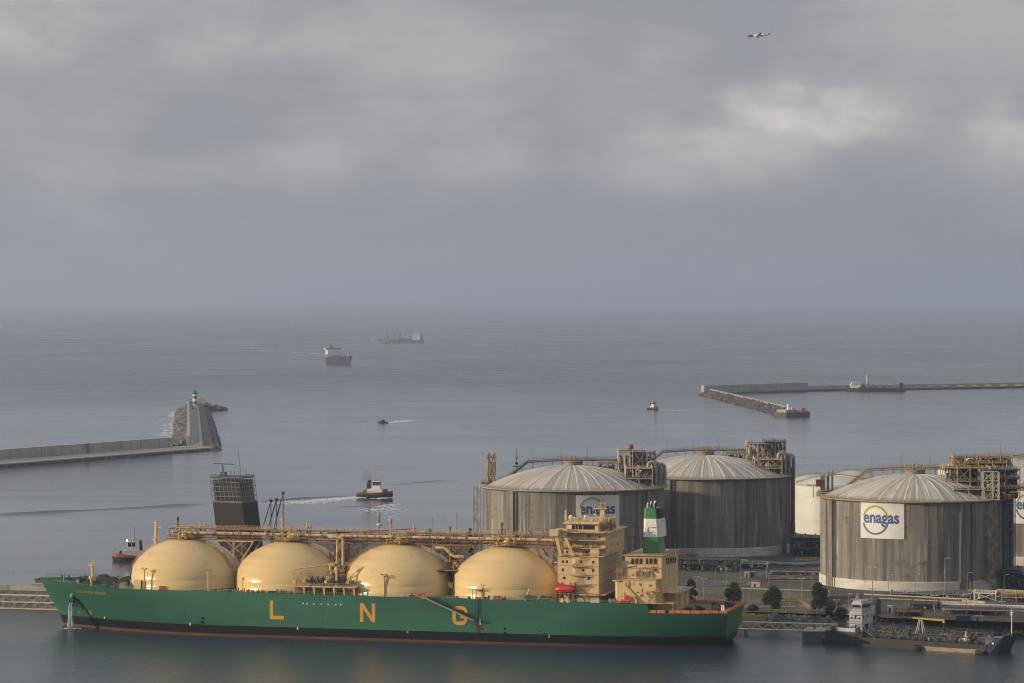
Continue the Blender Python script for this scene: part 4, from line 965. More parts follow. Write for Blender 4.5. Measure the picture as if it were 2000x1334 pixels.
# ------------------------------------------------------------ storage tanks
def tank_wall_mat(name, c, c2, c3):
    m = bpy.data.materials.new(name); m.use_nodes = True; t = m.node_tree; b = t.nodes['Principled BSDF']; L = t.links.new
    b.inputs['Roughness'].default_value = .88; b.inputs['Specular IOR Level'].default_value = .25
    tc_ = t.nodes.new('ShaderNodeTexCoord'); sp = t.nodes.new('ShaderNodeSeparateXYZ'); L(tc_.outputs['Object'], sp.inputs[0])
    ng = t.nodes.new('ShaderNodeMath'); ng.operation = 'MULTIPLY'; L(sp.outputs[1], ng.inputs[0]); ng.inputs[1].default_value = -1
    an_ = t.nodes.new('ShaderNodeMath'); an_.operation = 'ARCTAN2'; L(sp.outputs[0], an_.inputs[0]); L(ng.outputs[0], an_.inputs[1])
    oi = t.nodes.new('ShaderNodeObjectInfo')
    cm = t.nodes.new('ShaderNodeCombineXYZ'); L(an_.outputs[0], cm.inputs[0]); L(sp.outputs[2], cm.inputs[1]); L(oi.outputs['Random'], cm.inputs[2])
    def noise(s, d, rgh=.6):
        mp = t.nodes.new('ShaderNodeMapping'); mp.inputs['Scale'].default_value = s; L(cm.outputs[0], mp.inputs[0])
        n = t.nodes.new('ShaderNodeTexNoise'); n.inputs['Scale'].default_value = 1; n.inputs['Detail'].default_value = d; n.inputs['Roughness'].default_value = rgh
        L(mp.outputs[0], n.inputs['Vector']); return n.outputs['Fac']
    def rng(src, a, bb):
        r = t.nodes.new('ShaderNodeMapRange'); r.interpolation_type = 'SMOOTHSTEP'; L(src, r.inputs[0]); r.inputs[1].default_value = a; r.inputs[2].default_value = bb; return r.outputs[0]
    def mix(f, a, bb):
        n = t.nodes.new('ShaderNodeMix'); n.data_type = 'RGBA'; L(f, n.inputs[0])
        for i, v in ((6, a), (7, bb)):
            if isinstance(v, tuple): n.inputs[i].default_value = (*v[:3], 1)
            else: L(v, n.inputs[i])
        return n.outputs[2]
    k = mix(rng(noise((13,.010,40),5), .40, .60), c, c2)
    k = mix(rng(noise((45,.035,70),4), .50, .72), k, c3)
    k = mix(rng(noise((6,.30,20),3), .58, .75), k, c2)
    # pour joints every four metres
    md = t.nodes.new('ShaderNodeMath'); md.operation = 'PINGPONG'; L(sp.outputs[2], md.inputs[0]); md.inputs[1].default_value = 2.0
    k2 = mix(rng(md.outputs[0], .07, .02), k, tuple(x*1.05 for x in c2))
    L(k2, b.inputs['Base Color'])
    bp = t.nodes.new('ShaderNodeBump'); bp.inputs['Strength'].default_value = .5; bp.inputs['Distance'].default_value = .15
    L(noise((60,.02,40),3), bp.inputs['Height']); L(bp.outputs[0], b.inputs['Normal'])
    return m
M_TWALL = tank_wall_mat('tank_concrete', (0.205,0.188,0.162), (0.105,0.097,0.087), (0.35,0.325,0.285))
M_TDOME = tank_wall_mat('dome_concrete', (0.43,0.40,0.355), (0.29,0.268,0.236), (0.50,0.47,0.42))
M_RIB = mat('rib_concrete', (0.60,0.565,0.51), .85, (0.42,0.39,0.345), (.09,.09,.3), .38, .64)
M_BAND = mat('band_white', (0.55,0.52,0.47), .8, (0.42,0.40,0.36), (.1,.1,.3), .4, .65, stain=(0.30,0.28,0.25), st_sc=(.2,.2,.06), st_lo=.58, st_hi=.75)
M_YEL = mat('steel_yellow', (0.36,0.27,0.12), .6, (0.22,0.165,0.08), (.5,.5,.5), .4, .65)
M_STEEL = mat('steel_grey', (0.26,0.26,0.26), .55, (0.17,0.17,0.175), (.4,.4,.4), .4, .65, metal=.3)
M_STEELD = mat('steel_dark', (0.07,0.075,0.085), .55, (0.045,0.048,0.055), (.4,.4,.4), .4, .65, metal=.2)
M_BUFF = mat('steel_buff', (0.40,0.33,0.22), .6, (0.28,0.22,0.14), (.5,.5,.5), .4, .65)
M_SIGN = mat('sign_white', (0.66,0.65,0.61), .6, (0.56,0.55,0.51), (.1,.1,.1), .4, .7)
M_SGREEN = mat('sign_green', (0.30,0.36,0.03), .6); M_SBLUE = mat('sign_blue', (0.05,0.16,0.32), .6); M_SNAVY = mat('sign_navy', (0.055,0.085,0.24), .6)

def skid(parent, x0, x1, y0, y1, zs, mf, md, seed, dens=1.0, rails=True, mr=None):
    "an open steel process structure: columns, beams, decks, rails, vessels and pipes"
    rnd = random.Random(seed); fr = MB(); nx = max(1, int((x1-x0)/5)); ny = max(1, int((y1-y0)/6))
    for i in range(nx+1):
        for j in range(ny+1):
            x = lerp(x0,x1,i/nx); y = lerp(y0,y1,j/ny); fr.cyl((x,y,zs[0]),(x,y,zs[-1]+1.1),.22,n=4)
    for z in zs[1:]:
        for j in range(ny+1): y = lerp(y0,y1,j/ny); fr.cyl((x0,y,z-.15),(x1,y,z-.15),.26,n=4)
        for i in range(nx+1): x = lerp(x0,x1,i/nx); fr.cyl((x,y0,z-.15),(x,y1,z-.15),.22,n=4)
    for a, b in zip(zs, zs[1:]):
        for i in range(nx):
            if rnd.random() < .5: xa, xb = lerp(x0,x1,i/nx), lerp(x0,x1,(i+1)/nx); fr.cyl((xa,y0,a),(xb,y0,b),.11,n=4); fr.cyl((xb,y0,a),(xa,y0,b),.11,n=4)
    base = fr.build('process_frame', mf, parent)
    for z in zs[1:]: MB().box((x0,y0,z),(x1,y1,z+.12)).build('grating_deck', md, base)
    if rails:
        rl = MB()
        for z in zs[1:]: rl.rail([(x0,y0,z+.12),(x1,y0,z+.12),(x1,y1,z+.12)],1.1,1.5,.07); rl.rail([(x0,y0,z+.12),(x0,y1,z+.12)],1.1,1.5,.07)
        rl.build('guard_rail', mr or mf, base)
    for a, b in zip(zs, zs[1:]):
        for k in range(int(5*dens*(x1-x0)/8)):
            x = rnd.uniform(x0+.8,x1-.8); y = rnd.uniform(y0+.6,y1-.6); r = rnd.uniform(.35,.95); h_ = (b-a)*rnd.uniform(.45,.85)
            q = MB().lathe([(r*.3,0),(r,.35*r),(r,h_-.4*r),(r*.3,h_)],10,(x,y,a+.15)); q.build('vessel', rnd.choice((M_STEEL,M_STEELD,M_BUFF)), base, 40)
        pp = MB()
        for k in range(int(30*dens*(x1-x0)/10)):
            x = rnd.uniform(x0,x1); y = rnd.uniform(y0,y1); z = rnd.uniform(a+.3,b); r = rnd.uniform(.08,.28)
            t = rnd.random()
            if t < .4: pp.cyl((x,y,a+.1),(x,y,z),r,n=5)
            elif t < .75: xx = max(x0, min(x1, x+rnd.uniform(-5,5))); pp.cyl((x,y,z),(xx,y,z),r,n=5)
            else: yy = max(y0, min(y1, y+rnd.uniform(-5,5))); pp.cyl((x,y,z),(x,yy,z),r,n=5)
            if t < .2: pp.cb((x,y,z),(rnd.uniform(.4,1.1),.6,rnd.uniform(.3,.8)))
        pp.build('process_pipes', rnd.choice((mf, M_BUFF, M_STEELD, M_STEELD)), base, kind='stuff')
    return base
def zig_stairs(parent, pts, m, w=1.0):
    base = None
    for a, b in zip(pts, pts[1:]):
        a = Vector(a); b = Vector(b); mb = MB(); up = Vector((0,0,1))
        d = (b-a); d.z = 0; d.normalize(); nn = Vector((-d.y, d.x, 0))*w/2
        for sd in (-1,1): mb.cyl(a+nn*sd, b+nn*sd, .16, n=4); mb.cyl(a+nn*sd+up*1.1, b+nn*sd+up*1.1, .07, n=4)
        n = int((b-a).length/1.2)
        for i in range(n+1):
            c = a.lerp(b, i/n)
            for sd in (-1,1): mb.cyl(c+nn*sd, c+nn*sd+up*1.1, .05, n=4)
            mb.hexa([c-nn-d*.15, c-nn+d*.15, c+nn+d*.15, c+nn-d*.15, c-nn-d*.15+up*.06, c-nn+d*.15+up*.06, c+nn+d*.15+up*.06, c+nn-d*.15+up*.06])
        mb.cb(b+d*.8-up*.1, (1.8,1.8,.15))
        o = mb.build('stair_flight', m, parent)
    return o
def cyl_pt(Rr, th, z): return Vector((Rr*math.sin(th), -Rr*math.cos(th), z))
def sign(parent, Rw, th0, th1, z0, z1):
    n = 14; vs = []; Ro = Rw+.45
    for rr in (Ro, Rw+.12):
        for i in range(n+1):
            th = lerp(th0, th1, i/n); vs += [cyl_pt(rr, th, z0), cyl_pt(rr, th, z1)]
    m = 2*(n+1); fs = [(2*i, 2*i+2, 2*i+3, 2*i+1) for i in range(n)]
    fs += [(2*i, m+2*i, m+2*i+2, 2*i+2) for i in range(n)] + [(2*i+1, 2*i+3, m+2*i+3, m+2*i+1) for i in range(n)] + [(0,1,m+1,m), (2*n, m+2*n, m+2*n+1, 2*n+1)]
    o = MB().add(vs, fs).build('sign_board', M_SIGN, parent)
    W = (th1-th0)*Ro; Hh = z1-z0; mp = lambda u, v, d=.1: cyl_pt(Ro+d, th0+u/Ro, z0+v)
    cu_, cv_, rr = .357*W, .52*Hh, 6.35/16.3*Hh
    def ring(a0, a1, m, nm):
        vs = []; k = 30
        for i in range(k+1):
            t = R(lerp(a0, a1, i/k)); w_ = .42
            for q in (rr+w_, rr-w_): vs.append(mp(cu_+q*.97*math.cos(t), cv_+q*math.sin(t)))
        MB().add(vs, [(2*i, 2*i+1, 2*i+3, 2*i+2) for i in range(k)]).build(nm, m, o)
    ring(14, 164, M_SGREEN, 'logo_arc'); ring(192, 352, M_SBLUE, 'logo_arc')
    me = text_mesh('enagas', 5.0, .13); xs = [v_.co.x for v_ in me.vertices]; mn, mx = min(xs), max(xs); k = .815*W/(mx-mn)
    bpy.data.meshes.remove(me)
    place_text('enagas', 5.0, M_SNAVY, o, lambda x, y: mp(.075*W+(x-mn*1)*k, .445*Hh+y*1.5), 'lettering', .13)
    return o
RIBS = {}
def concrete_tank(label, px, Yc, Rw, zr, zt, sgn=None, butt=(-68,22,112,202), yellow=True, nr=44):
    X = (px-CX)/F*Yc
    t = thing('storage_tank', label, 'tank', (X, Yc, G), 0, 'domed concrete storage tanks')
    hgt = zr-G
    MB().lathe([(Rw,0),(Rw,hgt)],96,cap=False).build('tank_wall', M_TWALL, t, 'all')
    MB().lathe([(Rw+.5,0),(Rw+.5,4.2),(Rw+.02,4.4)],96,cap=False).build('base_band', M_BAND, t, 30)
    rise = zt-zr; Rd = Rw-1.5; Rs = (Rd*Rd+rise*rise)/(2*rise); prof = []
    for i in range(13):
        r = Rd*(1-i/12); prof.append((max(r,.02), hgt + math.sqrt(Rs*Rs-r*r)-(Rs-rise)))
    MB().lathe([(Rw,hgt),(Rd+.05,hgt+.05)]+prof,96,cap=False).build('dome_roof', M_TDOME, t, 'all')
    key = (round(Rd,2), round(rise,2))
    if key not in RIBS:
        ms = []
        for r_in in (4.2, Rd*.42):
            vs = []; k = 14
            for i in range(k+1):
                r = lerp(Rd-.2, r_in, i/k); z = math.sqrt(Rs*Rs-r*r)-(Rs-rise)
                for (dx, dz) in ((-.42,-.05),(-.30,.09),(.30,.09),(.42,-.05)): vs.append((dx, -r, z+dz))
            ms.append(mesh_of(MB().add(vs, [(4*i+j, 4*i+j+1, 4*i+j+5, 4*i+j+4) for i in range(k) for j in range(3)]), 'dome_rib', M_RIB))
        RIBS[key] = ms
    for k in range(nr):
        inst('dome_rib', RIBS[key][k % 2], t, (0,0,hgt), (0,0,2*math.pi*(k+.25)/nr))
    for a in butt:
        mb = MB(); th = R(a); dth = 2.6/Rw; vs = []
        for z in (0, hgt-.1):
            for (rr, q) in ((Rw-.2,-dth),(Rw+.9,-dth*.86),(Rw+.9,dth*.86),(Rw-.2,dth)): vs.append(cyl_pt(rr, th+q, z))
        mb.add(vs, [(0,1,5,4),(1,2,6,5),(2,3,7,6),(4,5,6,7)]).build('buttress', M_TWALL, t)
        MB().cyl(cyl_pt(Rw+.5, th+dth*1.5, 0), cyl_pt(Rw+.5, th+dth*1.5, hgt), .3, n=6).build('downpipe_shade', M_STEELD, t)  # dark grey pipe stands in for the shadow line beside the buttress
    my = M_YEL if yellow else M_BUFF
    MB().lathe([(Rw+.05,hgt-1.3),(Rw+1.9,hgt-.5),(Rw+1.9,hgt-.1),(Rw-.4,hgt-.1)],96,cap=False).build('rim_walkway', my if yellow else M_CONC, t, 30)
    rl = MB(); n = 120
    for k in range(n):
        a, b = 2*math.pi*k/n, 2*math.pi*(k+1)/n; p, q = cyl_pt(Rw+1.8,a,hgt-.1), cyl_pt(Rw+1.8,b,hgt-.1); up = Vector((0,0,1))
        rl.cyl(p, p+up*1.2, .08, n=4, caps=False); rl.cyl(p+up*1.2, q+up*1.2, .07, n=4, caps=False); rl.cyl(p+up*.6, q+up*.6, .05, n=4, caps=False)
    rl.build('rim_rail', my, t)
    # lantern platform at the crown and the covered pipe bridge over the dome
    zc = zt-G
    MB().lathe([(4.2,zc-.3),(4.4,zc+1.5),(4.8,zc+1.6),(4.8,zc+1.9),(1,zc+2.0)],20,cap=False).build('crown_platform', mat('crown_olive', (0.22,0.19,0.13), .7), t)
    cr = MB()
    for k in range(16): a = 2*math.pi*k/16; cr.cyl(cyl_pt(4.9,a,zc+2.2), cyl_pt(4.9,a,zc+4.2), .16, n=5); cr.ball(cyl_pt(4.9,a,zc+4.2), .35, 6, 4)
    cr.build('crown_vent', M_BUFF, t, kind='stuff')
    pb = [(-Rw-1,hgt+.6),(-Rw*.88,hgt+1.2),(-Rw*.75,hgt+2.6),(-Rw*.62,hgt+7.0),(-Rw*.50,zc+1.2),(-Rw*.12,zc+2.2),(Rw*.12,zc+2.2),(Rw*.45,zc+2.0),(Rw*.6,zc+1.4)]
    br = MB()
    for yy in (-.9,.9): br.tube([(x,2+yy,z) for x, z in pb], .32, 8)
    bro = br.build('pipe_bridge', my if yellow else mat('bridge_olive', (0.12,0.105,0.07), .7), t)
    MB().tube([(x,2,z+.75) for x, z in pb], .28, 6).build('pipe', M_RUST if yellow else M_STEEL, bro)
    r2 = MB(); r2.rail([(x,.6,z+.9) for x, z in pb],1.1,2,.06); r2.build('bridge_rail', my if yellow else _mats['bridge_olive'], bro)
    lg = MB()
    for k in range(14):
        x = lerp(-Rw*.9, Rw*.55, k/13); zz = hgt+math.sqrt(max(1,Rs*Rs-x*x))-(Rs-rise); zb_ = 0
        for (xa, za_), (xb, zb2) in zip(pb, pb[1:]):
            if xa <= x <= xb: zb_ = za_+(zb2-za_)*(x-xa)/(xb-xa)
        if zb_ > zz: lg.cyl((x,2,zz-.3),(x,2,zb_),.18,n=5)
    lg.build('bridge_leg', M_BUFF, bro, kind='stuff')
    if sgn: sign(t, Rw, R(sgn[0]), R(sgn[1]), sgn[2]-G, sgn[3]-G)
    for x, y in ((-20,0),(-6,3),(7,3),(24,2),(35,5)): MB().cyl((x,y,hgt+5),(x,y,zc+9),.09,n=4).build('lightning_rod', M_STEELD, t)
    return t
def u_pipe(parent, x, y, zb, zt, r, w, m=None):
    pts = [(x,y,zb),(x,y,zt-w)] + [(x+w/2-w/2*math.cos(a), y, zt-w/2-w/2+w/2+w/2*math.sin(a)-w/2+0) for a in [math.pi*i/8 for i in range(9)]] + [(x+w,y,zb)]
    return MB().tube(pts, r, 10).build('riser_pipe', m or M_STEEL, parent, 60)

# right tank, nearest
TC = concrete_tank('nearest domed concrete tank, with a zigzag stair and a fully visible white sign board', 1788, 1412, 43.6, 45.3, 55.2, (-41.1,-14.0,28.3,44.2))
hC = 45.3-G
skid(TC, 11, 34, -18, -4, [hC+2.5, hC+7.5, hC+13.5], M_YEL, M_YEL, 1, 1.5)
skid(TC, 21, 40, -12, 2, [hC+.5, hC+11, hC+15.5], M_YEL, M_STEELD, 2, 1.3)
skid(TC, 13, 27, -31, -20, [hC+.2, hC+4.6], M_YEL, M_STEELD, 3, 1.2)
skid(TC, 26, 42, -26, -12, [hC, hC+8.5, hC+12], M_STEELD, M_STEELD, 4, 1.2, mr=M_YEL)
lt = MB()
for x in (26,30.5,33.2):
    for y in (-33.5,-30.5): lt.cyl((x,y,hC-.2),(x,y,hC+12.5),.2,n=4)
for z in (0,4.2,8.4,12.5):
    for y in (-33.5,-30.5): lt.cyl((26,y,hC+z),(33.2,y,hC+z),.17,n=4)
for z in (0,4.2,8.4):
    for (a, b) in ((26,30.5),(30.5,33.2)): lt.cyl((a,-33.5,hC+z),(b,-33.5,hC+z+4.2),.12,n=4); lt.cyl((b,-33.5,hC+z),(a,-33.5,hC+z+4.2),.12,n=4)
lt.build('lattice_stair_tower', mat('lattice_pale', (0.45,0.42,0.34), .6), TC)
zz_ = []
for k in range(9):
    th = R(38 if k % 2 else 44.5); z = lerp(hC-.8, .4, k/8); zz_.append(cyl_pt(45.2, th, z))
zig_stairs(TC, zz_, M_BUFF)
for k, a in enumerate((57,59.5,62,64.5,67,69.5,72)):
    rr = 44.3+(k % 2)*.7
    MB().tube([cyl_pt(rr-8,R(a),hC+6.5),cyl_pt(rr-1.5,R(a),hC+6.5),cyl_pt(rr,R(a),hC+5),cyl_pt(rr,R(a),6),cyl_pt(rr+1.2,R(a),4.6),cyl_pt(rr+6,R(a),4.4)], .5 if k % 3 else .8, 9).build('riser_pipe', M_STEELD, TC, 60)
pc = MB()
for z in range(8, int(hC), 6):
    pts = [cyl_pt(45.6, R(a), z) for a in (56,60,64,68,73)]
    for p, q in zip(pts, pts[1:]): pc.cyl(p, q, .2, n=4)
pc.build('pipe_clamp', M_STEELD, TC)
for a in (56.5,73): MB().cyl(cyl_pt(45.6,R(a),3), cyl_pt(45.6,R(a),hC), .26, n=4).build('pipe_guide', M_STEELD, TC)
skid(TC, 36, 43, -33, -24, [0, 5, 9], M_STEELD, M_STEELD, 6, 1.2)
MB().cyl(cyl_pt(44.2,R(-73),0), cyl_pt(44.2,R(-73),hC), .2, n=6).build('downpipe_shade', M_STEELD, TC)  # another dark pipe in place of shadow at the buttress edge
skid(TC, 16, 43, -10, 2, [hC+6, hC+10, hC+14.5, hC+18], M_YEL, M_STEELD, 7, 1.6, mr=M_YEL)
skid(TC, 30, 43, -30, -14, [hC+.2, hC+5, hC+9.5, hC+13.5], M_STEELD, M_STEELD, 8, 1.8, mr=M_BUFF)
u_pipe(TC, 36, -6, hC+3, hC+15, .9, 4, M_STEELD)
u_pipe(TC, 39, -20, hC+3, hC+14, .8, 3.4, M_STEELD)
wc = MB().cyl((-40,2,hC+1),(-40,2,hC+11),.7,n=8).cyl((-38,2,hC+1),(-38,2,hC+11.5),.5,n=8).box((-43.5,0,hC+2),(-41.4,3,hC+9)); wc.build('vent_stack', M_STEEL, TC)
MB().box((-45.6,-1,hC+4),(-42.2,2,hC+7.2)).build('red_cabin', mat('cabin_red', (0.16,0.02,0.02), .6), TC)
MB().rail([(-50,-1,hC+4),(-42,-1,hC+4)],1.1,1,.08).cyl((-47,0,hC-1),(-47,0,hC+4),.2,n=5).build('cabin_frame', M_RUST, TC)
# left tank
TA = concrete_tank('concrete tank behind the ship bridge, its sign partly hidden by the radar mast', 1120, 1517, 44.6, 43.6, 53.6, (0.3,28.2,25.4,41.4), (-44,46,136,226), False)
hA = 43.6-G
skid(TA, 22, 36, -8, 4, [hA+3, hA+9, hA+17], M_BUFF, M_STEELD, 12, 1.6)
skid(TA, 25, 38, -22, -10, [hA+.5, hA+4.5, hA+9.5], M_BUFF, M_YEL, 13, 1.4)
skid(TA, 12, 22, -3, 4, [hA+7, hA+11], M_YEL, M_YEL, 14, .8)
for x, y in ((36.5,-12),(38.5,-10),(41,-8)): u_pipe(TA, x, y, hA+.5, hA+14-(x-36)*.3, 1.0, 3.6)
MB().box((37.5,-9,hA),(43.5,-3,hA+9)).build('cold_box', M_STEELD, TA)
MB().lathe([(.2,0),(1.5,.4),(1.5,2.6),(.2,3.2)],12,(28,-2,hA+17.3)).build('surge_drum', M_RUST, TA, 40)
skid(TA, -43, -38, -2, 4, [hA, hA+5, hA+14], M_BUFF, M_RUST, 15, 1.2)
for x in (-42,-39.4): MB().cyl((x,-1,hA),(x,-1,hA+16),.8,n=10).build('vent_stack', M_BUFF, TA, 40)
skid(TA, 28, 40, -8, 3, [hA+8, hA+12, hA+16], M_STEELD, M_STEELD, 16, 1.5)
zl_ = []
for k in range(11): zl_.append(Vector((-46.4 if k % 2 else -48.6, -3+(.0 if k % 2 else -4), lerp(hA-.6,.4,k/10))))
zig_stairs(TA, zl_, M_BUFF, 1.2)
sg = MB()
for x, y in ((-49.4,-8),(-46,-8),(-49.4,-1)): sg.cyl((x,y,0),(x,y,hA),.2,n=4)
for z in range(3, int(hA), 6): sg.cyl((-49.4,-8,z),(-46,-8,z),.15,n=4); sg.cyl((-49.4,-8,z),(-46,-8,z+5),.11,n=4)
sg.build('stair_cage', M_BUFF, TA)
MB().cyl((-28,4,hA+6),(-28,4,hA+18),.16,n=6).cb((-28,4,hA+9),(4.5,2,.3)).cyl((-28,4,hA+10),(-28,4,hA+11),.8,n=8).cyl((-28,4,hA+13),(-28,4,hA+13.6),.6,n=8).build('weather_mast', M_DARK, TA)
# middle tank
TB = concrete_tank('plain concrete tank without a sign, standing behind the green and white funnel', 1378, 1597, 44.0, 44.7, 54.6, None, (-30,60,150,240), False)
hB = 44.7-G
skid(TB, 21, 37, -8, 4, [hB+4, hB+9, hB+16], M_BUFF, M_STEELD, 22, 1.7)
skid(TB, 24, 38, -20, -9, [hB+.5, hB+4, hB+8.5], M_BUFF, M_YEL, 23, 1.3)
skid(TB, 11, 22, -3, 4, [hB+7, hB+11], M_YEL, M_YEL, 24, .8)
for x, y in ((36.8,-12),(39,-10),(41.5,-7)): u_pipe(TB, x, y, hB+.5, hB+13.5-(x-36)*.3, 1.0, 3.6)
MB().box((37.5,-9,hB),(43.2,-3,hB+9)).build('cold_box', M_STEELD, TB)
skid(TB, 30, 41, -9, 3, [hB+9, hB+13, hB+17], M_STEELD, M_STEELD, 25, 1.5)
for k, a in enumerate((74,78,82)): MB().cyl(cyl_pt(45.6,R(a),0), cyl_pt(45.6,R(a),hB+4), .8, n=8).build('riser_pipe', M_STEELD, TB, 60)
# fourth tank, cut by the right edge
TD = concrete_tank('concrete tank partly hidden behind the nearest tank, only part of its sign showing', 2032, 1545, 44.6, 44.3, 54.3, (-26.8,0.5,25.6,41.6), (-70,20,110,200), True)
# white steel tanks
M_TWHITE = mat('tank_white', (0.54,0.525,0.48), .5, (0.47,0.455,0.415), (.05,.05,.1), .4, .7, stain=(0.48,0.45,0.40), st_sc=(.15,.15,.03), st_lo=.60, st_hi=.80)
def white_tank(label, px, Yc, Rw, zb, zr, zt):
    X = (px-CX)/F*Yc; t = thing('white_tank', label, 'tank', (X, Yc, zb), 0, 'white steel tanks')
    h_ = zr-zb; rise = zt-zr; Rs = (Rw*Rw+rise*rise)/(2*rise)
    MB().lathe([(Rw,0),(Rw,h_)],64,cap=False).build('tank_shell', M_TWHITE, t, 'all')
    MB().lathe([(Rw,h_)]+[(max(.02,Rw*(1-i/8)), h_+math.sqrt(Rs*Rs-(Rw*(1-i/8))**2)-(Rs-rise)) for i in range(9)],64,cap=False).build('tank_roof', M_TWHITE, t, 'all')
    for z in (h_*.3, h_*.8): MB().lathe([(Rw+.02,z),(Rw+.3,z),(Rw+.3,z+.3),(Rw+.02,z+.3)],64,cap=False).build('wind_girder', M_TWHITE, t)
    rl = MB(); n = 60
    for k in range(n):
        a, b = 2*math.pi*k/n, 2*math.pi*(k+1)/n; up = Vector((0,0,1)); p, q = cyl_pt(Rw,a,h_), cyl_pt(Rw,b,h_); rl.cyl(p,p+up*1.1,.07,n=4,caps=False); rl.cyl(p+up*1.1,q+up*1.1,.06,n=4,caps=False)
    rl.build('rim_rail', M_BUFF, t)
    MB().cyl(cyl_pt(Rw+.3,R(-6),0), cyl_pt(Rw+.3,R(-6),h_), .22, n=6).build('downpipe_shade', M_STEELD, t)
    pts = [(Rw*math.cos(math.pi*i/12)*-.98, 0, h_+1.2+math.sqrt(max(1,Rs*Rs-(Rw*math.cos(math.pi*i/12))**2))-(Rs-rise)) for i in range(13)]
    MB().tube(pts, .3, 6).rail(pts, 1.3, 3, .07).build('roof_catwalk', M_BUFF, t)
    return t
white_tank('white steel tank standing between the two big concrete tanks', 1632, 1720, 22.5, G, 31.5, 36.2)
white_tank('white tank roof showing just behind the concrete tank wall and its pipes', 1590, 1800, 14, G, 29.0, 32.6)
white_tank('farthest white tank roof, behind the vent stack and red cabin', 1664, 1880, 13, G, 27.0, 30.4)
white_tank('big white tank roof far behind the yellow tank-top structure', 1935, 1760, 30, G, 38.0, 46.0)

# ------------------------------------------------------------ terminal: tower, arms, sheds, jetty
M_TOWER = mat('tower_brown', (0.018,0.013,0.011), .75, (0.012,0.009,0.008), (.1,.1,.4), .4, .7)
M_SCAF = mat('scaffold_grey', (0.27,0.265,0.245), .6, (0.22,0.21,0.19), (.4,.4,.4))
def leaning_tower():
    Yt = 1517.0; k = Yt/F
    base = at(474, 1100, Yt); t = thing('leaning_tower', 'dark leaning tower with scaffolded top storeys behind the first two tanks', 'tower', (base.x, Yt, G), R(-23))
    W = 16.2; zt = 47.3-G; zm = 35.4-G
    lean = Vector((math.cos(R(23)), math.sin(R(23)), 0))*(-0.122)   # sideways shift per metre of height, in the tower's own axes
    P = lambda x, y, z: Vector((x, y, z)) + lean*z
    def prism(x0, x1, y0, y1, z0, z1, name, m, parent): 
        return MB().hexa([P(x0,y0,z0),P(x1,y0,z0),P(x1,y1,z0),P(x0,y1,z0),P(x0,y0,z1),P(x1,y0,z1),P(x1,y1,z1),P(x0,y1,z1)]).build(name, m, parent)
    h = W/2
    shaft = prism(-h,h,-h,h,0,zm,'clad_shaft',M_TOWER,t)
    for i in range(15):
        z = 2+i*2.0; prism(-h-.12,h+.12,-h-.12,h+.12,z,z+.22,'cladding_joint',M_SOOT,shaft)
    core = prism(-h+1.0,h-1.0,-h+1.0,h-1.0,zm,zt-1,'shaded_core',mat('tower_core', (0.022,0.026,0.026), .35, (0.05,0.05,0.045), (.12,.12,.35), .5, .62),t)  # dark colour carries the interior shade as well as the greenish panels
    for i, z in enumerate((zm, zm+3.0, zm+6.0, zm+9.0, zt)): prism(-h+.3,h-.3,-h+.3,h-.3,z,z+.3,'floor_slab',M_STEELD if i else M_SCAF,t)
    sf = MB()
    for i in range(8):
        q = -h+W*i/7
        for z0, z1 in ((zm, zt+1.2),):
            sf.cyl(P(q,-h,z0),P(q,-h,z1),.17,n=4); sf.cyl(P(h,q,z0),P(h,q,z1),.17,n=4); sf.cyl(P(-h,q,z0),P(-h,q,z1),.14,n=4); sf.cyl(P(q,h,z0),P(q,h,z1),.14,n=4)
    for i in range(6):
        z = zm+(zt-zm)*i/5+.6
        for (a, b) in (((-h,-h),(h,-h)),((h,-h),(h,h)),((-h,-h),(-h,h)),((-h,h),(h,h))): sf.cyl(P(*a,z),P(*b,z),.16,n=4)
    sf.build('scaffold_grid', M_SCAF, t)
    rf = MB().rail([P(-h,-h,zt+.3),P(h,-h,zt+.3),P(h,h,zt+.3)],1.4,1.5,.09); rf.build('roof_rail', M_STEELD, t)
    MB().cyl(P(-3,-3,zt),P(-3,-3,zt+6.5),.35,n=6).cyl(P(-8,-3,zt+7),P(4,-3,zt+6.8),.25,n=6).box(tuple(P(-4.5,-4,zt+.3)),tuple(P(-1.5,-2,zt+3))).build('roof_crane', M_STEELD, t)
    ae = MB()
    for x, y, hh in ((1,-3,4),(4,2,13),(5,-2,4),(6,4,4),(0,3,3.4)): ae.cyl(P(x,y,zt),P(x,y,zt+hh),.12,n=4)
    ae.build('roof_aerial', M_STEELD, t)
    return t
leaning_tower()
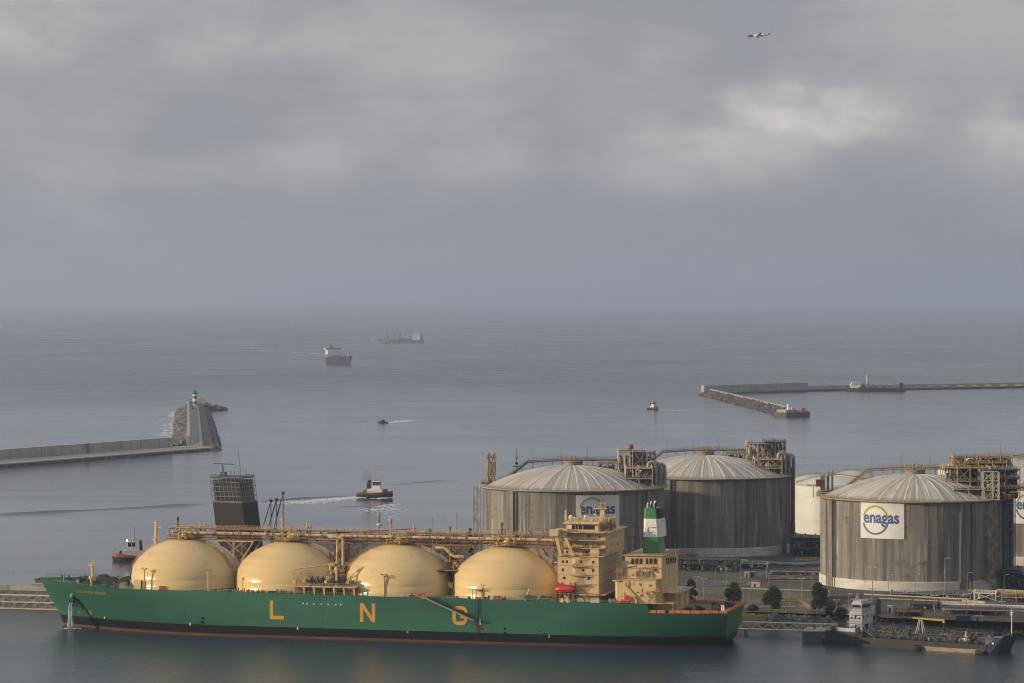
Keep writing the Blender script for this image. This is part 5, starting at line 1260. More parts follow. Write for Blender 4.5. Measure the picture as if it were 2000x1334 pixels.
def loading_arm(px, top, label):
    Ya = 1600.0; p = at(px, 1078, Ya); zt = at(px, top, Ya).z - G
    t = thing('loading_arm', label, 'loading arm', (p.x, Ya, G), R(8), 'loading arms beside the tower')
    for sd in (-.8, .8): MB().cyl((0,sd,0),(0,sd,zt),.22,n=5).build('riser', M_STEELD, t)
    mb = MB()
    for i in range(12): z0, z1 = zt*i/12, zt*(i+1)/12; mb.cyl((0,-.8 if i % 2 else .8,z0),(0,.8 if i % 2 else -.8,z1),.1,n=4)
    mb.build('lattice', M_STEELD, t)
    MB().cyl((0,0,zt),(-4.6,0,zt*.42),.28,n=6).cyl((0,0,zt*.98),(-3.2,0,zt*.55),.16,n=5).build('outboard_arm', M_STEELD, t)
    MB().cyl((-4.6,0,zt*.42),(-3.4,0,zt*.30),.3,n=6).cb((-4.2,0,zt*.36),(1.6,1.2,1.8)).build('coupler', M_DARK, t)
    MB().cb((.6,0,zt*.3),(2.4,1.6,3)).cb((1.4,0,zt*.2),(3,2,2)).cyl((1.5,0,0),(.6,0,zt*.3),.3,n=5).build('counterweight', M_DARK, t)
    MB().cyl((0,-1.1,zt-.2),(0,1.1,zt-.2),.8,n=10).build('apex_sheave', M_DARK, t)
    return t
loading_arm(529, 977, 'dark loading arm nearest to the leaning tower')
loading_arm(540, 975, 'dark loading arm between the tallest one and the one by the tower')
loading_arm(553, 962, 'tallest dark loading arm, farthest from the leaning tower')
# conveyor gallery and long shed seen over the pipe rack
Yg = 1560.0
a, b = at(640,1042,Yg), at(814,1033.5,Yg); cg = thing('conveyor_gallery', 'dark sloping conveyor gallery behind the second and third tanks', 'conveyor', (a.x, a.y, G))
L_ = b.x-a.x; za, zb_ = a.z-G, b.z-G
mb = MB().hexa([(0,-1.5,za),(L_,-1.5,zb_),(L_,1.5,zb_),(0,1.5,za),(0,-1.5,za+.5),(L_,-1.5,zb_+.5),(L_,1.5,zb_+.5),(0,1.5,za+.5)]); mb.build('gallery_roof', M_STEELD, cg)
tr = MB(); n = 30
for i in range(n+1):
    x = L_*i/n; z = lerp(za,zb_,i/n); tr.cyl((x,-1.5,z-2.6),(x,-1.5,z),.12,n=4)
    if i < n: tr.cyl((x,-1.5,z-2.6),(x+L_/n,-1.5,lerp(za,zb_,(i+1)/n)),.09,n=4)
tr.cyl((0,-1.5,za-2.6),(L_,-1.5,zb_-2.6),.2,n=4); tr.build('gallery_truss', M_STEEL, cg)
for f_ in (.1,.4,.7,.98): x = L_*f_; MB().cyl((x,-1,0),(x,-1,lerp(za,zb_,f_)-2.6),.35,n=5).cyl((x,1,0),(x,1,lerp(za,zb_,f_)-2.6),.35,n=5).build('gallery_leg', M_STEELD, cg)
a = at(815,1055,1620); b = at(900,1055,1620); sh = thing('long_shed', 'grey long shed with a pale sloping roof beyond the conveyor end', 'shed', (a.x, a.y, G))
L_ = b.x-a.x; zr_ = at(870,1036.5,1620).z-G
MB().box((0,0,0),(L_,14,zr_-2.6)).build('wall', M_STEELD, sh); MB().hexa([(-.5,-.5,zr_-2.6),(L_+.5,-.5,zr_-2.6),(L_+.5,14.5,zr_-1.2),(-.5,14.5,zr_-1.2),(-.5,-.5,zr_-2.3),(L_+.5,-.5,zr_-1.2),(L_+.5,14.5,zr_),(-.5,14.5,zr_-1)]).build('roof', M_CONC, sh)
MB().cyl((L_*.75,6,zr_-1),(L_*.75,6,zr_+1.6),.5,n=8).cb((L_*.3,6,zr_-.2),(2.2,1.6,1.4)).build('roof_vent', M_DARK, sh)
def light_mast(px, top, base_y, label, Yd=None, z=G, heads=2):
    p = gp(px, base_y, z) if Yd is None else Vector(((px-CX)/F*Yd, Yd, z)); hh = H-(top-CY)/F*p.y - z
    t = thing('light_mast', label, 'lamp', (p.x, p.y, z), 0, 'light masts of the terminal')
    MB().cyl((0,0,0),(0,0,hh),.24,.14,n=6).build('post', M_STEEL, t)
    for sd in ((-1,1) if heads == 2 else (1,)): MB().cyl((0,0,hh-.1),(sd*1.3,0,hh),.08,n=4).cb((sd*1.5,0,hh),(.9,.5,.22)).build('lamp_head', M_WHITE, t)
    return t
for px, top, lb in ((664,1034,'short light mast over the low end of the conveyor'),(845,1012,'slim light mast between the third and fourth tank tops'),(891,1001,'tall light mast at the end of the long shed')): light_mast(px, top, 0, lb, 1590)
# truss walkways of the jetty
def walkway(s0, s1, y, zb, zt, label, deckz=None):
    t = thing('truss_walkway', label, 'walkway', T(s0, y, 0), -SA, 'jetty walkways'); L_ = s1-s0; m_ = mat('walkway_white', (0.58,0.54,0.44), .5, (0.46,0.42,0.33), (.4,.4,.4))
    for yy in (-1.1,1.1):
        for z in (zb, zt): MB().cyl((0 if z == zb else 1.5,yy,z),(L_,yy,z),.2,n=5).build('chord', m_, t)
        n = int(L_/4.6)
        mb = MB()
        levels = [(zb, deckz or zt)] + ([(deckz, zt)] if deckz else [])
        for (z0, z1) in levels:
            for i in range(n): x = L_*i/n; d = L_/n; mb.cyl((x,yy,z0),(x+d/2,yy,z1),.11,n=4); mb.cyl((x+d/2,yy,z1),(x+d,yy,z0),.11,n=4)
        mb.build('bracing', m_, t)
    dz = deckz or zb; MB().box((0,-1.1,dz-.15),(L_,1.1,dz+.15)).build('deck', m_, t)
    for x in (3, L_-3): MB().cyl((x,0,-3),(x,0,zb),.7,n=10).cb((x,0,zb-.4),(3,3,.8)).build('pile', M_CONC, t)
    return t
walkway(-58, 14, 35, 2.4, 8.2, 'white double-height truss walkway beside the green bow', 5.2)
walkway(278, 318, 36, 2.2, 5.0, 'pale truss walkway over the water behind the stern')
p = T(-75, 32, 0); d_ = thing('mooring_dolphin', 'dark concrete mooring block under the double-height truss walkway', 'dolphin', p, -SA)
MB().box((-12,-4,-2),(14,5,2.0)).build('cap', mat('wet_concrete', (0.06,0.058,0.052), .7), d_); MB().cyl((4,0,2),(4,0,3.2),.5,n=10).cyl((4,0,3.2),(4,0,3.5),.8,n=10).build('bollard', M_DARK, d_)
p = gp(1567,1253,0); d_ = thing('mooring_dolphin', 'grey concrete mooring block beside the tanker barge stern', 'dolphin', p, -SA)
MB().box((0,0,-2),(22,13,3.9)).build('cap', mat('dolphin_concrete', (0.12,0.112,0.098), .85, (0.075,0.07,0.062), (.2,.2,.5), .4, .65), d_); MB().box((-.25,-.25,3.9),(22.2,13.2,4.4)).build('coping', M_CONC, d_)
MB().cyl((4,5,4.4),(4,5,5.3),.4,n=10).cyl((4,5,5.3),(4,5,5.6),.65,n=10).build('bollard', M_DARK, d_)
# ------------------------------------------------------------ plant on the terminal ground
def pipe_run(pts, r, m, label, legs=True, name='pipeline', step=9):
    pw = [Vector(p) for p in pts]; o0 = pw[0].copy(); o0.z = G
    t = thing(name, label, 'pipe', o0); q = [p-o0 for p in pw]
    MB().tube(q, r, 10).build('pipe', m, t, 60)
    if legs:
        for a, b in zip(q, q[1:]):
            n = max(1, int((b-a).length/step))
            for i in range(n+1):
                c = a.lerp(b, i/n)
                if c.z > .4: MB().cyl((c.x,c.y,0),(c.x,c.y,c.z-r*.8),.16,n=5).cb((c.x,c.y,c.z-r),(r*2.2,r*2.2,.2)).build('support', M_STEEL, t)
    return t
gz = lambda px, py, h: gp(px, py, G) + Vector((0,0,h))
pipe_run([gz(1488,1106,1.6), gz(1530,1108,1.6), gz(1565,1109,1.6), gz(1625,1105,1.6)], .95, M_STEEL, 'thick grey pipe on short legs below the plain concrete tank')
pipe_run([gz(1430,1103,2.4), gz(1459,1104,2.4), gz(1459.5,1106,1.0)], .35, M_WHITE, 'thin white bent pipe in front of the middle tank base', False)
pipe_run([gz(1476,1137,1.4), gz(1540,1137.5,1.4), gz(1606,1137.5,1.4), gz(1610,1133,5)], .22, mat('main_maroon', (0.13,0.035,0.032), .7), 'thin dark red pipe running to the nearest tank base', True, 'fire_main', 14)
pipe_run([gz(1688,1168,1.6), gz(1790,1173,1.6), gz(1892,1178,1.6)], .38, M_BUFF, 'upper beige pipe running level above the maroon shed roof')
pipe_run([gz(1690,1172,1.0), gz(1800,1177,1.0), gz(1895,1182,1.0)], .3, M_CONC, 'lower pale pipe beside the upper beige one')
pipe_run([gz(1840,1188,1.8), gz(1900,1190,1.8), gz(2040,1197,1.8)], .85, M_CONC, 'thick pale pipe with an open end below the slab bridge')
pipe_run([gz(1880,1181,1.4), gz(1925,1184,1.4)], .75, M_BUFF, 'short thick pipe lying behind the thick pale one')
pipe_run([gz(1870,1194,1.2), gz(1960,1198,1.2), gz(2040,1201,1.2)], .3, M_STEEL, 'thin grey pipe in front of the thick pale one')
# low pipe racks and dark process blocks
def plant(label, px0, px1, py, depth, zs, seed, mf, md, cat='plant', dens=1.0, name='process_unit', rz=-SA):
    a, b = gp(px0, py, G), gp(px1, py, G); t = thing(name, label, cat, a, rz); skid(t, 0, (b-a).length, 0, depth, zs, mf, md, seed, dens); return t
plant('dark pipe rack in front of the plain concrete tank, beside the engine casing', 1325, 1440, 1114, 9, [0, 3.4, 5.6], 51, M_STEELD, M_STEELD, dens=1.3)
plant('grey pipe rack below the middle concrete tank base', 1442, 1500, 1110, 6, [0, 2.6], 52, M_STEEL, M_STEELD, dens=1.0)
plant('dark process unit between the plain concrete tank and the nearest one', 1543, 1604, 1086, 16, [0, 4, 7.5, 9.5], 53, M_STEELD, M_STEELD, dens=2.2)
plant('dark steel process unit below the riser pipes of the nearest tank', 1955, 2060, 1152, 12, [0, 4.5, 8], 54, M_STEELD, M_STEELD, dens=1.2)
plant('white pump frame under the concrete slab bridge', 1903, 1945, 1172, 6, [0, 3.2], 55, M_WHITE, M_STEELD, dens=.8, name='pump_unit')
plant('yellow scaffolded valve yard beyond the slab bridge', 1957, 2040, 1176, 8, [0, 2.2, 3.8], 56, M_YEL, M_YEL, dens=1.5, name='valve_yard')
plant('dark pump cluster beyond the shed gable', 1778, 1830, 1190, 8, [0, 2.4], 57, M_STEELD, M_STEELD, dens=1.6, name='pump_cluster')
plant('low dark pipe yard between the shed gable and the pipe bridge', 1748, 1800, 1203, 5, [0, 1.8], 58, M_STEELD, M_RUST, dens=2.0, name='pipe_yard')
plant('rusty low pipe yard in front of the thick pale pipe', 1850, 1960, 1199, 6, [0, 1.6, 2.8], 59, M_RUST, M_STEELD, dens=1.6, name='pipe_yard')
plant('grey pipe yard behind the upper beige pipe', 1740, 1895, 1166, 5, [0, 1.8], 60, M_STEEL, M_STEELD, dens=1.2, name='pipe_yard')
plant('dark valve rows on the gravel below the plain tank', 1500, 1600, 1122, 5, [0, 1.4], 61, M_STEELD, M_STEEL, dens=1.0, name='valve_row')
# yellow footbridges
def footbridge(label, pts, m=M_YEL):
    q = [gz(*p) for p in pts]; t = thing('footbridge', label, 'bridge', Vector((q[0].x, q[0].y, G))); o = Vector((q[0].x, q[0].y, G)); q = [p-o for p in q]
    mb = MB()
    for a, b in zip(q, q[1:]): d = Vector((0,1.2,0)); mb.hexa([a-d,b-d,b+d,a+d]+[v_+Vector((0,0,.3)) for v_ in (a-d,b-d,b+d,a+d)])
    mb.build('deck', m, t)
    MB().rail([v_+Vector((0,-1.2,.3)) for v_ in q],1.1,1.4,.09).rail([v_+Vector((0,1.2,.3)) for v_ in q],1.1,1.4,.09).build('handrail', m, t)
    lg = MB()
    for v_ in q[:-1]: lg.cyl((v_.x,v_.y,0),(v_.x,v_.y,v_.z),.18,n=5)
    lg.build('leg', m, t)
footbridge('long yellow footbridge sloping down between the round tree and the tallest tree', ((1527,1187,2.6),(1556,1187,2.6),(1583,1191,.2)))
footbridge('yellow footbridge below the dark process unit', ((1554,1102,2.0),(1594,1102,2.0)))
# huts, shed, containers, slab bridge
def hut(label, px0, px1, py, depth, h_, m, name='hut', cat='hut', rz=-SA, roof=None):
    a, b = gp(px0, py, G), gp(px1, py, G); L_ = (b-a).length; t = thing(name, label, cat, a, rz)
    MB().box((0,0,0),(L_,depth,h_)).build('wall', m, t); MB().box((-.15,-.15,h_),(L_+.15,depth+.15,h_+.25)).build('roof', roof or m, t)
    MB().box((L_*.3,-.06,0),(L_*.3+.9,.05,min(2.1,h_*.85))).build('door', M_STEELD, t); return t
hut('small beige cabin by the curved road', 1454, 1463.5, 1128, 3, 2.3, M_CONC, 'cabin', 'cabin')
hut('small grey cabin touching the beige one', 1464.5, 1474, 1127, 3, 2.2, M_STEEL, 'cabin', 'cabin')
hut('pale box with red hydrants on the service road', 1467, 1484, 1147, 2.5, 2.0, mat('box_pale', (0.48,0.40,0.34), .7), 'hydrant_box', 'box')
hut('pale cabin beside the shed gable', 1733, 1742, 1197, 3, 2.6, M_WHITE, 'cabin', 'cabin')
hut('blue container behind the barge crane', 1868, 1894, 1213, 2.5, 1.9, mat('container_blue', (0.025,0.045,0.11), .6), 'shipping_container', 'container')
hut('pale container next to the blue one', 1902, 1920, 1213, 2.5, 1.8, M_CONC, 'shipping_container', 'container')
a = gp(1612,1198,G); b = gp(1709,1201.5,G); L_ = (b-a).length; st_ = thing('gabled_shed', 'long grey shed with a maroon roof and dark gable behind the barge', 'shed', a, math.atan2(b.y-a.y, b.x-a.x)); Wd = 9.5
M_SHEDW = mat('shed_grey', (0.16,0.16,0.145), .8, (0.12,0.12,0.11), (.3,.3,.3)); M_SHEDR = mat('shed_maroon', (0.075,0.04,0.035), .8, (0.055,0.035,0.03), (.3,.3,.3)); M_GABLE = mat('gable_slate', (0.045,0.055,0.062), .7)
MB().box((0,0,0),(L_,Wd,4.6)).build('wall', M_SHEDW, st_)
for sd in (0, 1):
    y0, y1 = (-.4, Wd/2) if sd == 0 else (Wd+.4, Wd/2)
    MB().hexa([(-.4,y0,4.5),(L_+.3,y0,4.5),(L_+.3,y1,6.6),(-.4,y1,6.6),(-.4,y0,4.7),(L_+.3,y0,4.7),(L_+.3,y1,6.8),(-.4,y1,6.8)]).build('roof', M_SHEDR, st_)
MB().add([(L_+.05,0,0),(L_+.05,Wd,0),(L_+.05,Wd,4.5),(L_+.05,Wd/2,6.6),(L_+.05,0,4.5),(L_+.25,0,0),(L_+.25,Wd,0),(L_+.25,Wd,4.5),(L_+.25,Wd/2,6.6),(L_+.25,0,4.5)], [(5,6,7,8,9),(0,4,3,2,1)]+[(i,(i+1) % 5,5+(i+1) % 5,5+i) for i in range(5)]).build('gable', M_GABLE, st_)
MB().box((L_+.2,3.2,0),(L_+.32,6.2,3.2)).build('door', M_SOOT, st_)
for k in range(9): MB().box((L_*k/9+.2,-.08,.1),(L_*k/9+.4,.02,4.4)).build('pilaster', M_SHEDW, st_)
a = gp(1900,1160,G+2.2); sb_ = thing('slab_bridge', 'beige concrete slab bridge in front of the riser pipes of the nearest tank', 'bridge', Vector((a.x,a.y,G)), -SA)
MB().box((0,0,2.2),(11.5,9,3.3)).build('deck', M_CONC, sb_); MB().box((-2,0,3.3),(13,.5,4.0)).build('parapet', M_CONC, sb_)
for x in (0.5, 10): MB().box((x,.5,0),(x+1,8.5,2.2)).build('abutment', M_CONC, sb_)
# pipe bridge behind the barge
a = T(354, 84, 0); pb_ = thing('pipe_bridge', 'long pale lattice pipe bridge behind the tanker barge', 'bridge', (a.x, a.y, G), -SA); L_ = 62
for y in (0, 2.2):
    for z in (3.6, 5.6): MB().cyl((0,y,z-1.2),(L_,y,z-1.2),.17,n=5).build('chord', M_WHITE, pb_)
mb = MB()
for i in range(31):
    x = i*2; mb.cyl((x,0,2.4),(x,0,4.4),.09,n=4)
    if i < 30: mb.cyl((x,0,2.4 if i % 2 else 4.4),(x+2,0,4.4 if i % 2 else 2.4),.08,n=4)
mb.build('bracing', M_SCAF, pb_)
for z in (2.7, 3.3): MB().cyl((0,1.1,z),(L_,1.1,z),.28,n=8).build('pipe', M_CONC, pb_)
for x in (1, 16, 31, 46, 61): MB().cyl((x,0,0),(x,0,2.4),.2,n=5).cyl((x,2.2,0),(x,2.2,2.4),.2,n=5).build('trestle', M_SCAF, pb_)
# fence along the shore
fa, fb = gp(1352,1184,G), gp(1612,1192,G); fn = thing('wire_fence', 'thin wire fence along the shore path behind the stern', 'fence', fa)
q = fb-fa; mb = MB(); n = 60
for z in (.5,1.1,1.7): MB().cyl((0,0,z),(q.x,q.y,z),.035,n=4).build('wire', M_SCAF, fn)
for i in range(n+1): MB().cyl((q.x*i/n,q.y*i/n,0),(q.x*i/n,q.y*i/n,1.9),.06,n=4).build('fence_post', M_SCAF, fn)
# lamp posts
def lamp_post(px, top, base_y, label, curved=False, double=True):
    p = gp(px, base_y, G); hh = (base_y-top)/F*p.y; t = thing('lamp_post', label, 'lamp', p, 0, 'lamp posts of the terminal')
    if curved:
        MB().tube([(0,0,0),(0,0,hh*.8),(.15,0,hh*.92),(.6,0,hh*.98),(1.5,0,hh)],.11,6).build('post', M_STEEL, t); MB().cb((1.8,0,hh),(.8,.35,.2)).build('lamp_head', M_WHITE, t)
    else:
        MB().cyl((0,0,0),(0,0,hh),.15,.1,n=6).build('post', M_SCAF, t)
        for sd in ((-1,1) if double else (1,)): MB().cyl((0,0,hh),(sd*.7,0,hh+.05),.06,n=4).cb((sd*1.0,0,hh+.06),(.9,.4,.2)).build('lamp_head', M_WHITE, t)
ordi = ['first','second','third','fourth','fifth','sixth','seventh','eighth','ninth','tenth','eleventh','twelfth']
for i, (px, top, by) in enumerate(((1361,1127,1190),(1374.5,1131,1188),(1416,1137,1187),(1456.5,1141,1189),(1468,1139,1188),(1543,1129,1183),(1566,1130,1184))):
    lamp_post(px, top, by, 'pale lamp post in the grass field behind the stern, %s from the left' % ordi[i])
for i, (px, top, by) in enumerate(((1398,1107,1140),(1419,1113,1141),(1447,1098,1132),(1501,1116,1150),(1497,1100,1130),(1586,1121,1146))):
    lamp_post(px, top, by, 'slim grey lamp post near the curved road, %s from the left' % ordi[i], i in (0,1,3), False)
for i, (px, top, by) in enumerate(((1735,1122,1163),(1788,1121,1166),(1838,1119,1163),(1889,1118,1161),(1961,1122,1159))):
    lamp_post(px, top, by, 'bent-arm lamp post against the nearest tank base, %s from the left' % ordi[i], True, False)
for i, (px, top, by) in enumerate(((1634,1172,1200),(1657,1160,1200),(1703,1150,1201),(1765,1158,1205),(1826,1163,1198),(1877,1164,1204),(1888,1160,1203),(1945,1165,1206),(1957,1175,1207))):
    lamp_post(px, top, by, 'thin lamp post behind the tanker barge, %s from the left' % ordi[i], False, i % 2 == 0)
light_mast(1704, 1108, 1186, 'tall floodlight mast in front of the nearest tank base')
light_mast(1846, 1090, 1168, 'plain tall white mast in front of the nearest tank', heads=1)
# ------------------------------------------------------------ trees
M_BARK = mat('bark', (0.07,0.05,0.035), .9); M_LEAF = mat('leaf_dark', (0.022,0.032,0.014), .8, (0.04,0.05,0.022), (.35,.35,.35), .4, .6, spec=.2); M_LEAF2 = mat('leaf_olive', (0.035,0.04,0.018), .8, (0.06,0.062,0.028), (.35,.35,.35), .4, .6, spec=.2)
def tree(label, px, top, base_y, wpx, seed, m=None, Yd=None, name='broadleaf_tree', cat='tree', trunk=.22, nl=4200):
    p = gp(px, base_y, G) if Yd is None else Vector(((px-CX)/F*Yd, Yd, G)); rnd = random.Random(seed)
    hh = (H-(top-CY)/F*p.y) - G; w = wpx/F*p.y/2
    t = thing(name, label, cat, p, 0, 'trees on the terminal'); mb = MB(); z0 = hh*trunk
    mb.tube([(0,0,0),(.1,0,z0),(rnd.uniform(-.2,.2),.1,hh*.55),(0,0,hh*.85)],[.22,.18,.12,.04],6)
    cl = []
    for k in range(20):
        a = rnd.uniform(0,6.28); f_ = rnd.uniform(0,1)
        zc = lerp(z0+.3, hh-.5, f_); rr = w*math.sin(math.pi*min(.97,.22+.72*f_))*rnd.uniform(.35,.85); c = Vector((rr*math.cos(a), rr*math.sin(a), zc)); cl.append((c, w*rnd.uniform(.34,.56)))
        mb.cyl((0,0,max(z0*.8,zc-rr*.8-.4)), c, .07, .02, n=5)
    mb.build('trunk', M_BARK, t)
    lv = MB()
    for k in range(nl):
        c, r = cl[k % len(cl)]; d = Vector((rnd.gauss(0,1), rnd.gauss(0,1), rnd.gauss(0,1))).normalized(); q = c + d*r*rnd.uniform(.45,1.08); q.z = max(q.z, z0*.7)
        u = Vector((rnd.gauss(0,1), rnd.gauss(0,1), rnd.gauss(0,1))).normalized(); v_ = u.orthogonal().normalized(); s_ = rnd.uniform(.16,.34)
        lv.add([q-u*s_-v_*s_*.5, q+u*s_-v_*s_*.4, q+u*s_*.8+v_*s_*.5, q-u*s_*.8+v_*s_*.6], [(0,1,2,3)])
    lv.build('crown', m or M_LEAF, t)
tree('slim dark tree beside the engine casing at the stern', 1349, 1133, 1192, 26, 1)
tree('dark tree above the poop rail of the gas carrier', 1434, 1140, 1190, 32, 2, M_LEAF2)
tree('round dark tree at the high end of the yellow footbridge', 1508, 1150, 1196, 40, 3)
tree('tallest dark tree, at the low end of the yellow footbridge', 1600, 1141, 1198, 36, 4)
tree('dark conifer beside the concrete tank stair, over the rack', 918, 1032, 0, 13, 5, None, 1480)
for i, (px, top, by, w, lb) in enumerate(((1642,1189,1203,30,'low dark bush between the tallest tree and the barge house'),(1350,1087,1112,44,'dark bush beside the pipe rack below the plain tank'),(1622,1180,1201,18,'small dark bush at the shed corner'),(1470,1182,1193,20,'low scrub behind the orange stern rail'),(1385,1180,1193,60,'wide low hedge behind the poop deck'))):
    tree(lb, px, top, by, w, 20+i, M_LEAF2 if i % 2 else None, None, 'bush', 'bush', .05, 1600)
for i in range(9):
    tree('dark shrub on the bank seen between the ship tanks, %s from the left' % ordi[i], 672+i*26, 1072+(i % 3)*4, 1092+(i % 2)*4, 30, 40+i, M_LEAF2 if i % 2 else None, None, 'bush', 'bush', .05, 500)

# ------------------------------------------------------------ tanker barge at the right
B0 = gp(1613,1257,0); BX = Vector((0.847,-0.532,0)).normalized(); BY = Vector((-BX.y, BX.x, 0))
barge = thing('tanker_barge', 'dark tanker barge with a white deckhouse and yellow crane', 'barge', B0, math.atan2(BX.y, BX.x))
def BL(px, py, y):
    dx = (px-CX)/F; q = B0 + BY*y; det = dx*(-BX.y) + BX.x
    t = (q.x*(-BX.y) + BX.x*q.y)/det; s = (dx*q.y - q.x)/det
    return s, H-(py-CY)/F*t
def BF(px, py, x):
    dx = (px-CX)/F; q = B0 + BX*x; det = dx*(-BY.y) + BY.x
    t = (q.x*(-BY.y) + BY.x*q.y)/det; y = (dx*q.y - q.x)/det
    return y, H-(py-CY)/F*t
M_BHULL = mat('barge_black', (0.012,0.013,0.015), .6, (0.022,0.022,0.022), (.4,.4,.12), .4, .65, stain=(0.045,0.04,0.03), st_sc=(.6,.6,.06), st_lo=.64, st_hi=.78)
M_BNAVY = mat('barge_navy', (0.010,0.018,0.042), .5); M_BTAN = mat('barge_tan', (0.30,0.235,0.15), .7, (0.20,0.155,0.10), (.2,.2,.8), .4, .65); M_BWHITE = mat('barge_white', (0.44,0.45,0.47), .5, (0.35,0.36,0.38), (.4,.4,.4), .4, .7, stain=(0.30,0.28,0.26), st_sc=(.8,.8,.1), st_lo=.62, st_hi=.8)
M_BBLUE = mat('barge_blue', (0.045,0.075,0.17), .5)
xs1, _ = BL(1684,1262,0); xb0, _ = BL(1926,1278,0); xb1, _ = BL(1942,1279,0); Wb = 15.0
bh = MB().box((0,0,-1.5),(xb0,Wb,3.4)).build('hull', M_BHULL, barge)
MB().box((0,-.02,3.4),(xs1,Wb+.02,4.9)).build('stern_side', M_BHULL, bh); MB().box((-.02,-.04,4.9),(xs1,Wb+.04,5.3)).build('blue_stripe', M_BBLUE, bh)
wb = MB().box((0,-.05,5.3),(xs1,.15,6.6)).box((-.05,0,5.3),(.15,Wb,6.6)).box((0,Wb-.15,5.3),(xs1,Wb+.05,6.6)).build('white_bulwark', M_BWHITE, bh)
MB().hexa([(xb0,0,-1.5),(xb1,1,-1.5),(xb1,Wb-1,-1.5),(xb0,Wb,-1.5),(xb0+.5,0,6.4),(xb1+3.4,.2,6.9),(xb1+3.4,Wb-.2,6.9),(xb0+.5,Wb,6.4)]).build('bow', M_BNAVY, bh)
MB().hexa([(xb0-.5,-.1,3.4),(xb1-.2,.5,3.4),(xb1-.2,1.0,3.4),(xb0-.5,.6,3.4),(xb0-.2,-.1,6.2),(xb1+1.6,.2,6.6),(xb1+1.6,.6,6.6),(xb0-.2,.5,6.2)]).build('bow_shoulder', mat('barge_side', (0.14,0.14,0.13), .6), bh)
MB().hexa([(xb0+.2,-.14,5.5),(xb1+1.2,.2,5.6),(xb1+1.2,.7,5.6),(xb0+.2,.5,5.5),(xb0+.4,-.14,6.5),(xb1+1.7,.2,6.7),(xb1+1.7,.7,6.7),(xb0+.4,.5,6.5)]).build('blue_stripe', M_BBLUE, bh)
MB().box((xb1+3.0,.2,6.9),(xb1+3.5,Wb-.2,7.5)).box((xb0+.4,0,6.5),(xb1+3.3,.3,7.1)).build('bow_bulwark', mat('bulwark_grey', (0.12,0.15,0.18), .6), bh)
xt0, _ = BL(1797,1270,0); MB().box((xt0,-.07,-.6),(xb0-.8,.02,1.5)).build('tan_band', M_BTAN, bh)
place_text('VT', 1.9, M_WHITE, bh, lambda x, y: (xb1+.05+.44*(2.6+y)+.12-.0, 2.6+x, 2.9+y), 'bow_lettering', .02)
for px, py, r in ((1627.5,1228,1.0),(1675,1232,1.05)):
    s, z = BL(px, py, -.4); MB().cyl((s,-.75,z),(s,.0,z),r,n=14).cyl((s,-.8,z),(s,-.7,z),r*.5,n=12).build('tyre_fender', M_SOOT, barge, 40)
for px, py, r in ((1662,1259,1.3),(1790,1267,1.7),(1915,1276,1.2)):
    s, _ = BL(px, py, -.6); mb = MB(); mb.lathe([(.1,-2.2),(r*.75,-1.6),(r*.85,0),(r*.75,1.6),(.1,2.2)],12); o = mb.build('floating_fender', M_SOOT, barge, 'all'); o.location = (s,-.9,.5); o.rotation_euler = (0,R(90),0)
for px, py in ((1938.5,1241),(1946,1241)): s, z = BL(px,py,0); MB().cyl((s,-.3,z),(s,.4,z),.75,n=12).build('tyre_fender', M_SOOT, barge, 40)
s, z = BL(1944,1257,0); MB().cyl((s-1,-.1,z),(s-1,.2,z),.4,n=12).build('white_mark', M_WHITE, bh)
# deckhouse: wide lower tier, wheelhouse with a window band, mast
xd0, _ = BL(1659,1222,2.5); xd1, _ = BL(1683,1222,2.5); yd0, yd1 = 2.5, 12.5
dh = MB().box((xd0,yd0,5.2),(xd1,yd1,12.6)).build('deckhouse', M_BWHITE, barge); dh.scale.z = .9; dh.location.z = .52
MB().hexa([(xd0-.1,yd0-.3,12.6),(xd1+.1,yd0-.3,12.6),(xd1+.1,yd1+.3,12.6),(xd0-.1,yd1+.3,12.6),(xd0+.3,yd0+.4,14.3),(xd1-.2,yd0+.4,14.3),(xd1-.2,yd1-.4,14.3),(xd0+.3,yd1-.4,14.3)]).build('upper_tier', M_BWHITE, dh)
MB().box((xd0-.4,yd0-.6,14.3),(xd1+.4,yd1+.6,14.5)).rail([(xd0-.4,yd0-.5,14.5),(xd1+.4,yd0-.5,14.5),(xd1+.4,yd1+.5,14.5)],1.1,1,.06).build('bridge_deck', M_BWHITE, dh)
wh2 = MB().hexa([(xd0+.9,yd0+.9,14.5),(xd1-.6,yd0+.9,14.5),(xd1-.6,yd1-.9,14.5),(xd0+.9,yd1-.9,14.5),(xd0+.7,yd0+.6,17.2),(xd1-.3,yd0+.6,17.2),(xd1-.3,yd1-.6,17.2),(xd0+.7,yd1-.6,17.2)]).build('wheelhouse', M_BWHITE, dh)
for k in range(3): x = lerp(xd0+1.0, xd1-2.2, k/2); MB().box((x,yd0+.58,15.3),(x+1.3,yd0+.9,16.7)).build('window', M_WIN, dh)
for k in range(6): y = lerp(yd0+1.0, yd1-2.3, k/5); MB().box((xd1-.7,y,15.3),(xd1-.30,y+1.2,16.7)).build('window', M_WIN, dh)
MB().box((xd0+.4,yd0+.3,17.2),(xd1,yd1-.3,17.5)).box((xd0+1,yd0+.9,17.5),(xd1-.8,yd1-1,18.3)).rail([(xd0+.4,yd0+.3,18.3),(xd1,yd0+.3,18.3),(xd1,yd1-.3,18.3)],1,1,.06).build('wheelhouse_roof', M_BWHITE, dh)
for k in range(3): y = lerp(yd0+1.6, yd1-2, k/2); MB().box((xd1-.05,y,11.0),(xd1+.06,y+.7,12.1)).build('window', M_WIN, dh)
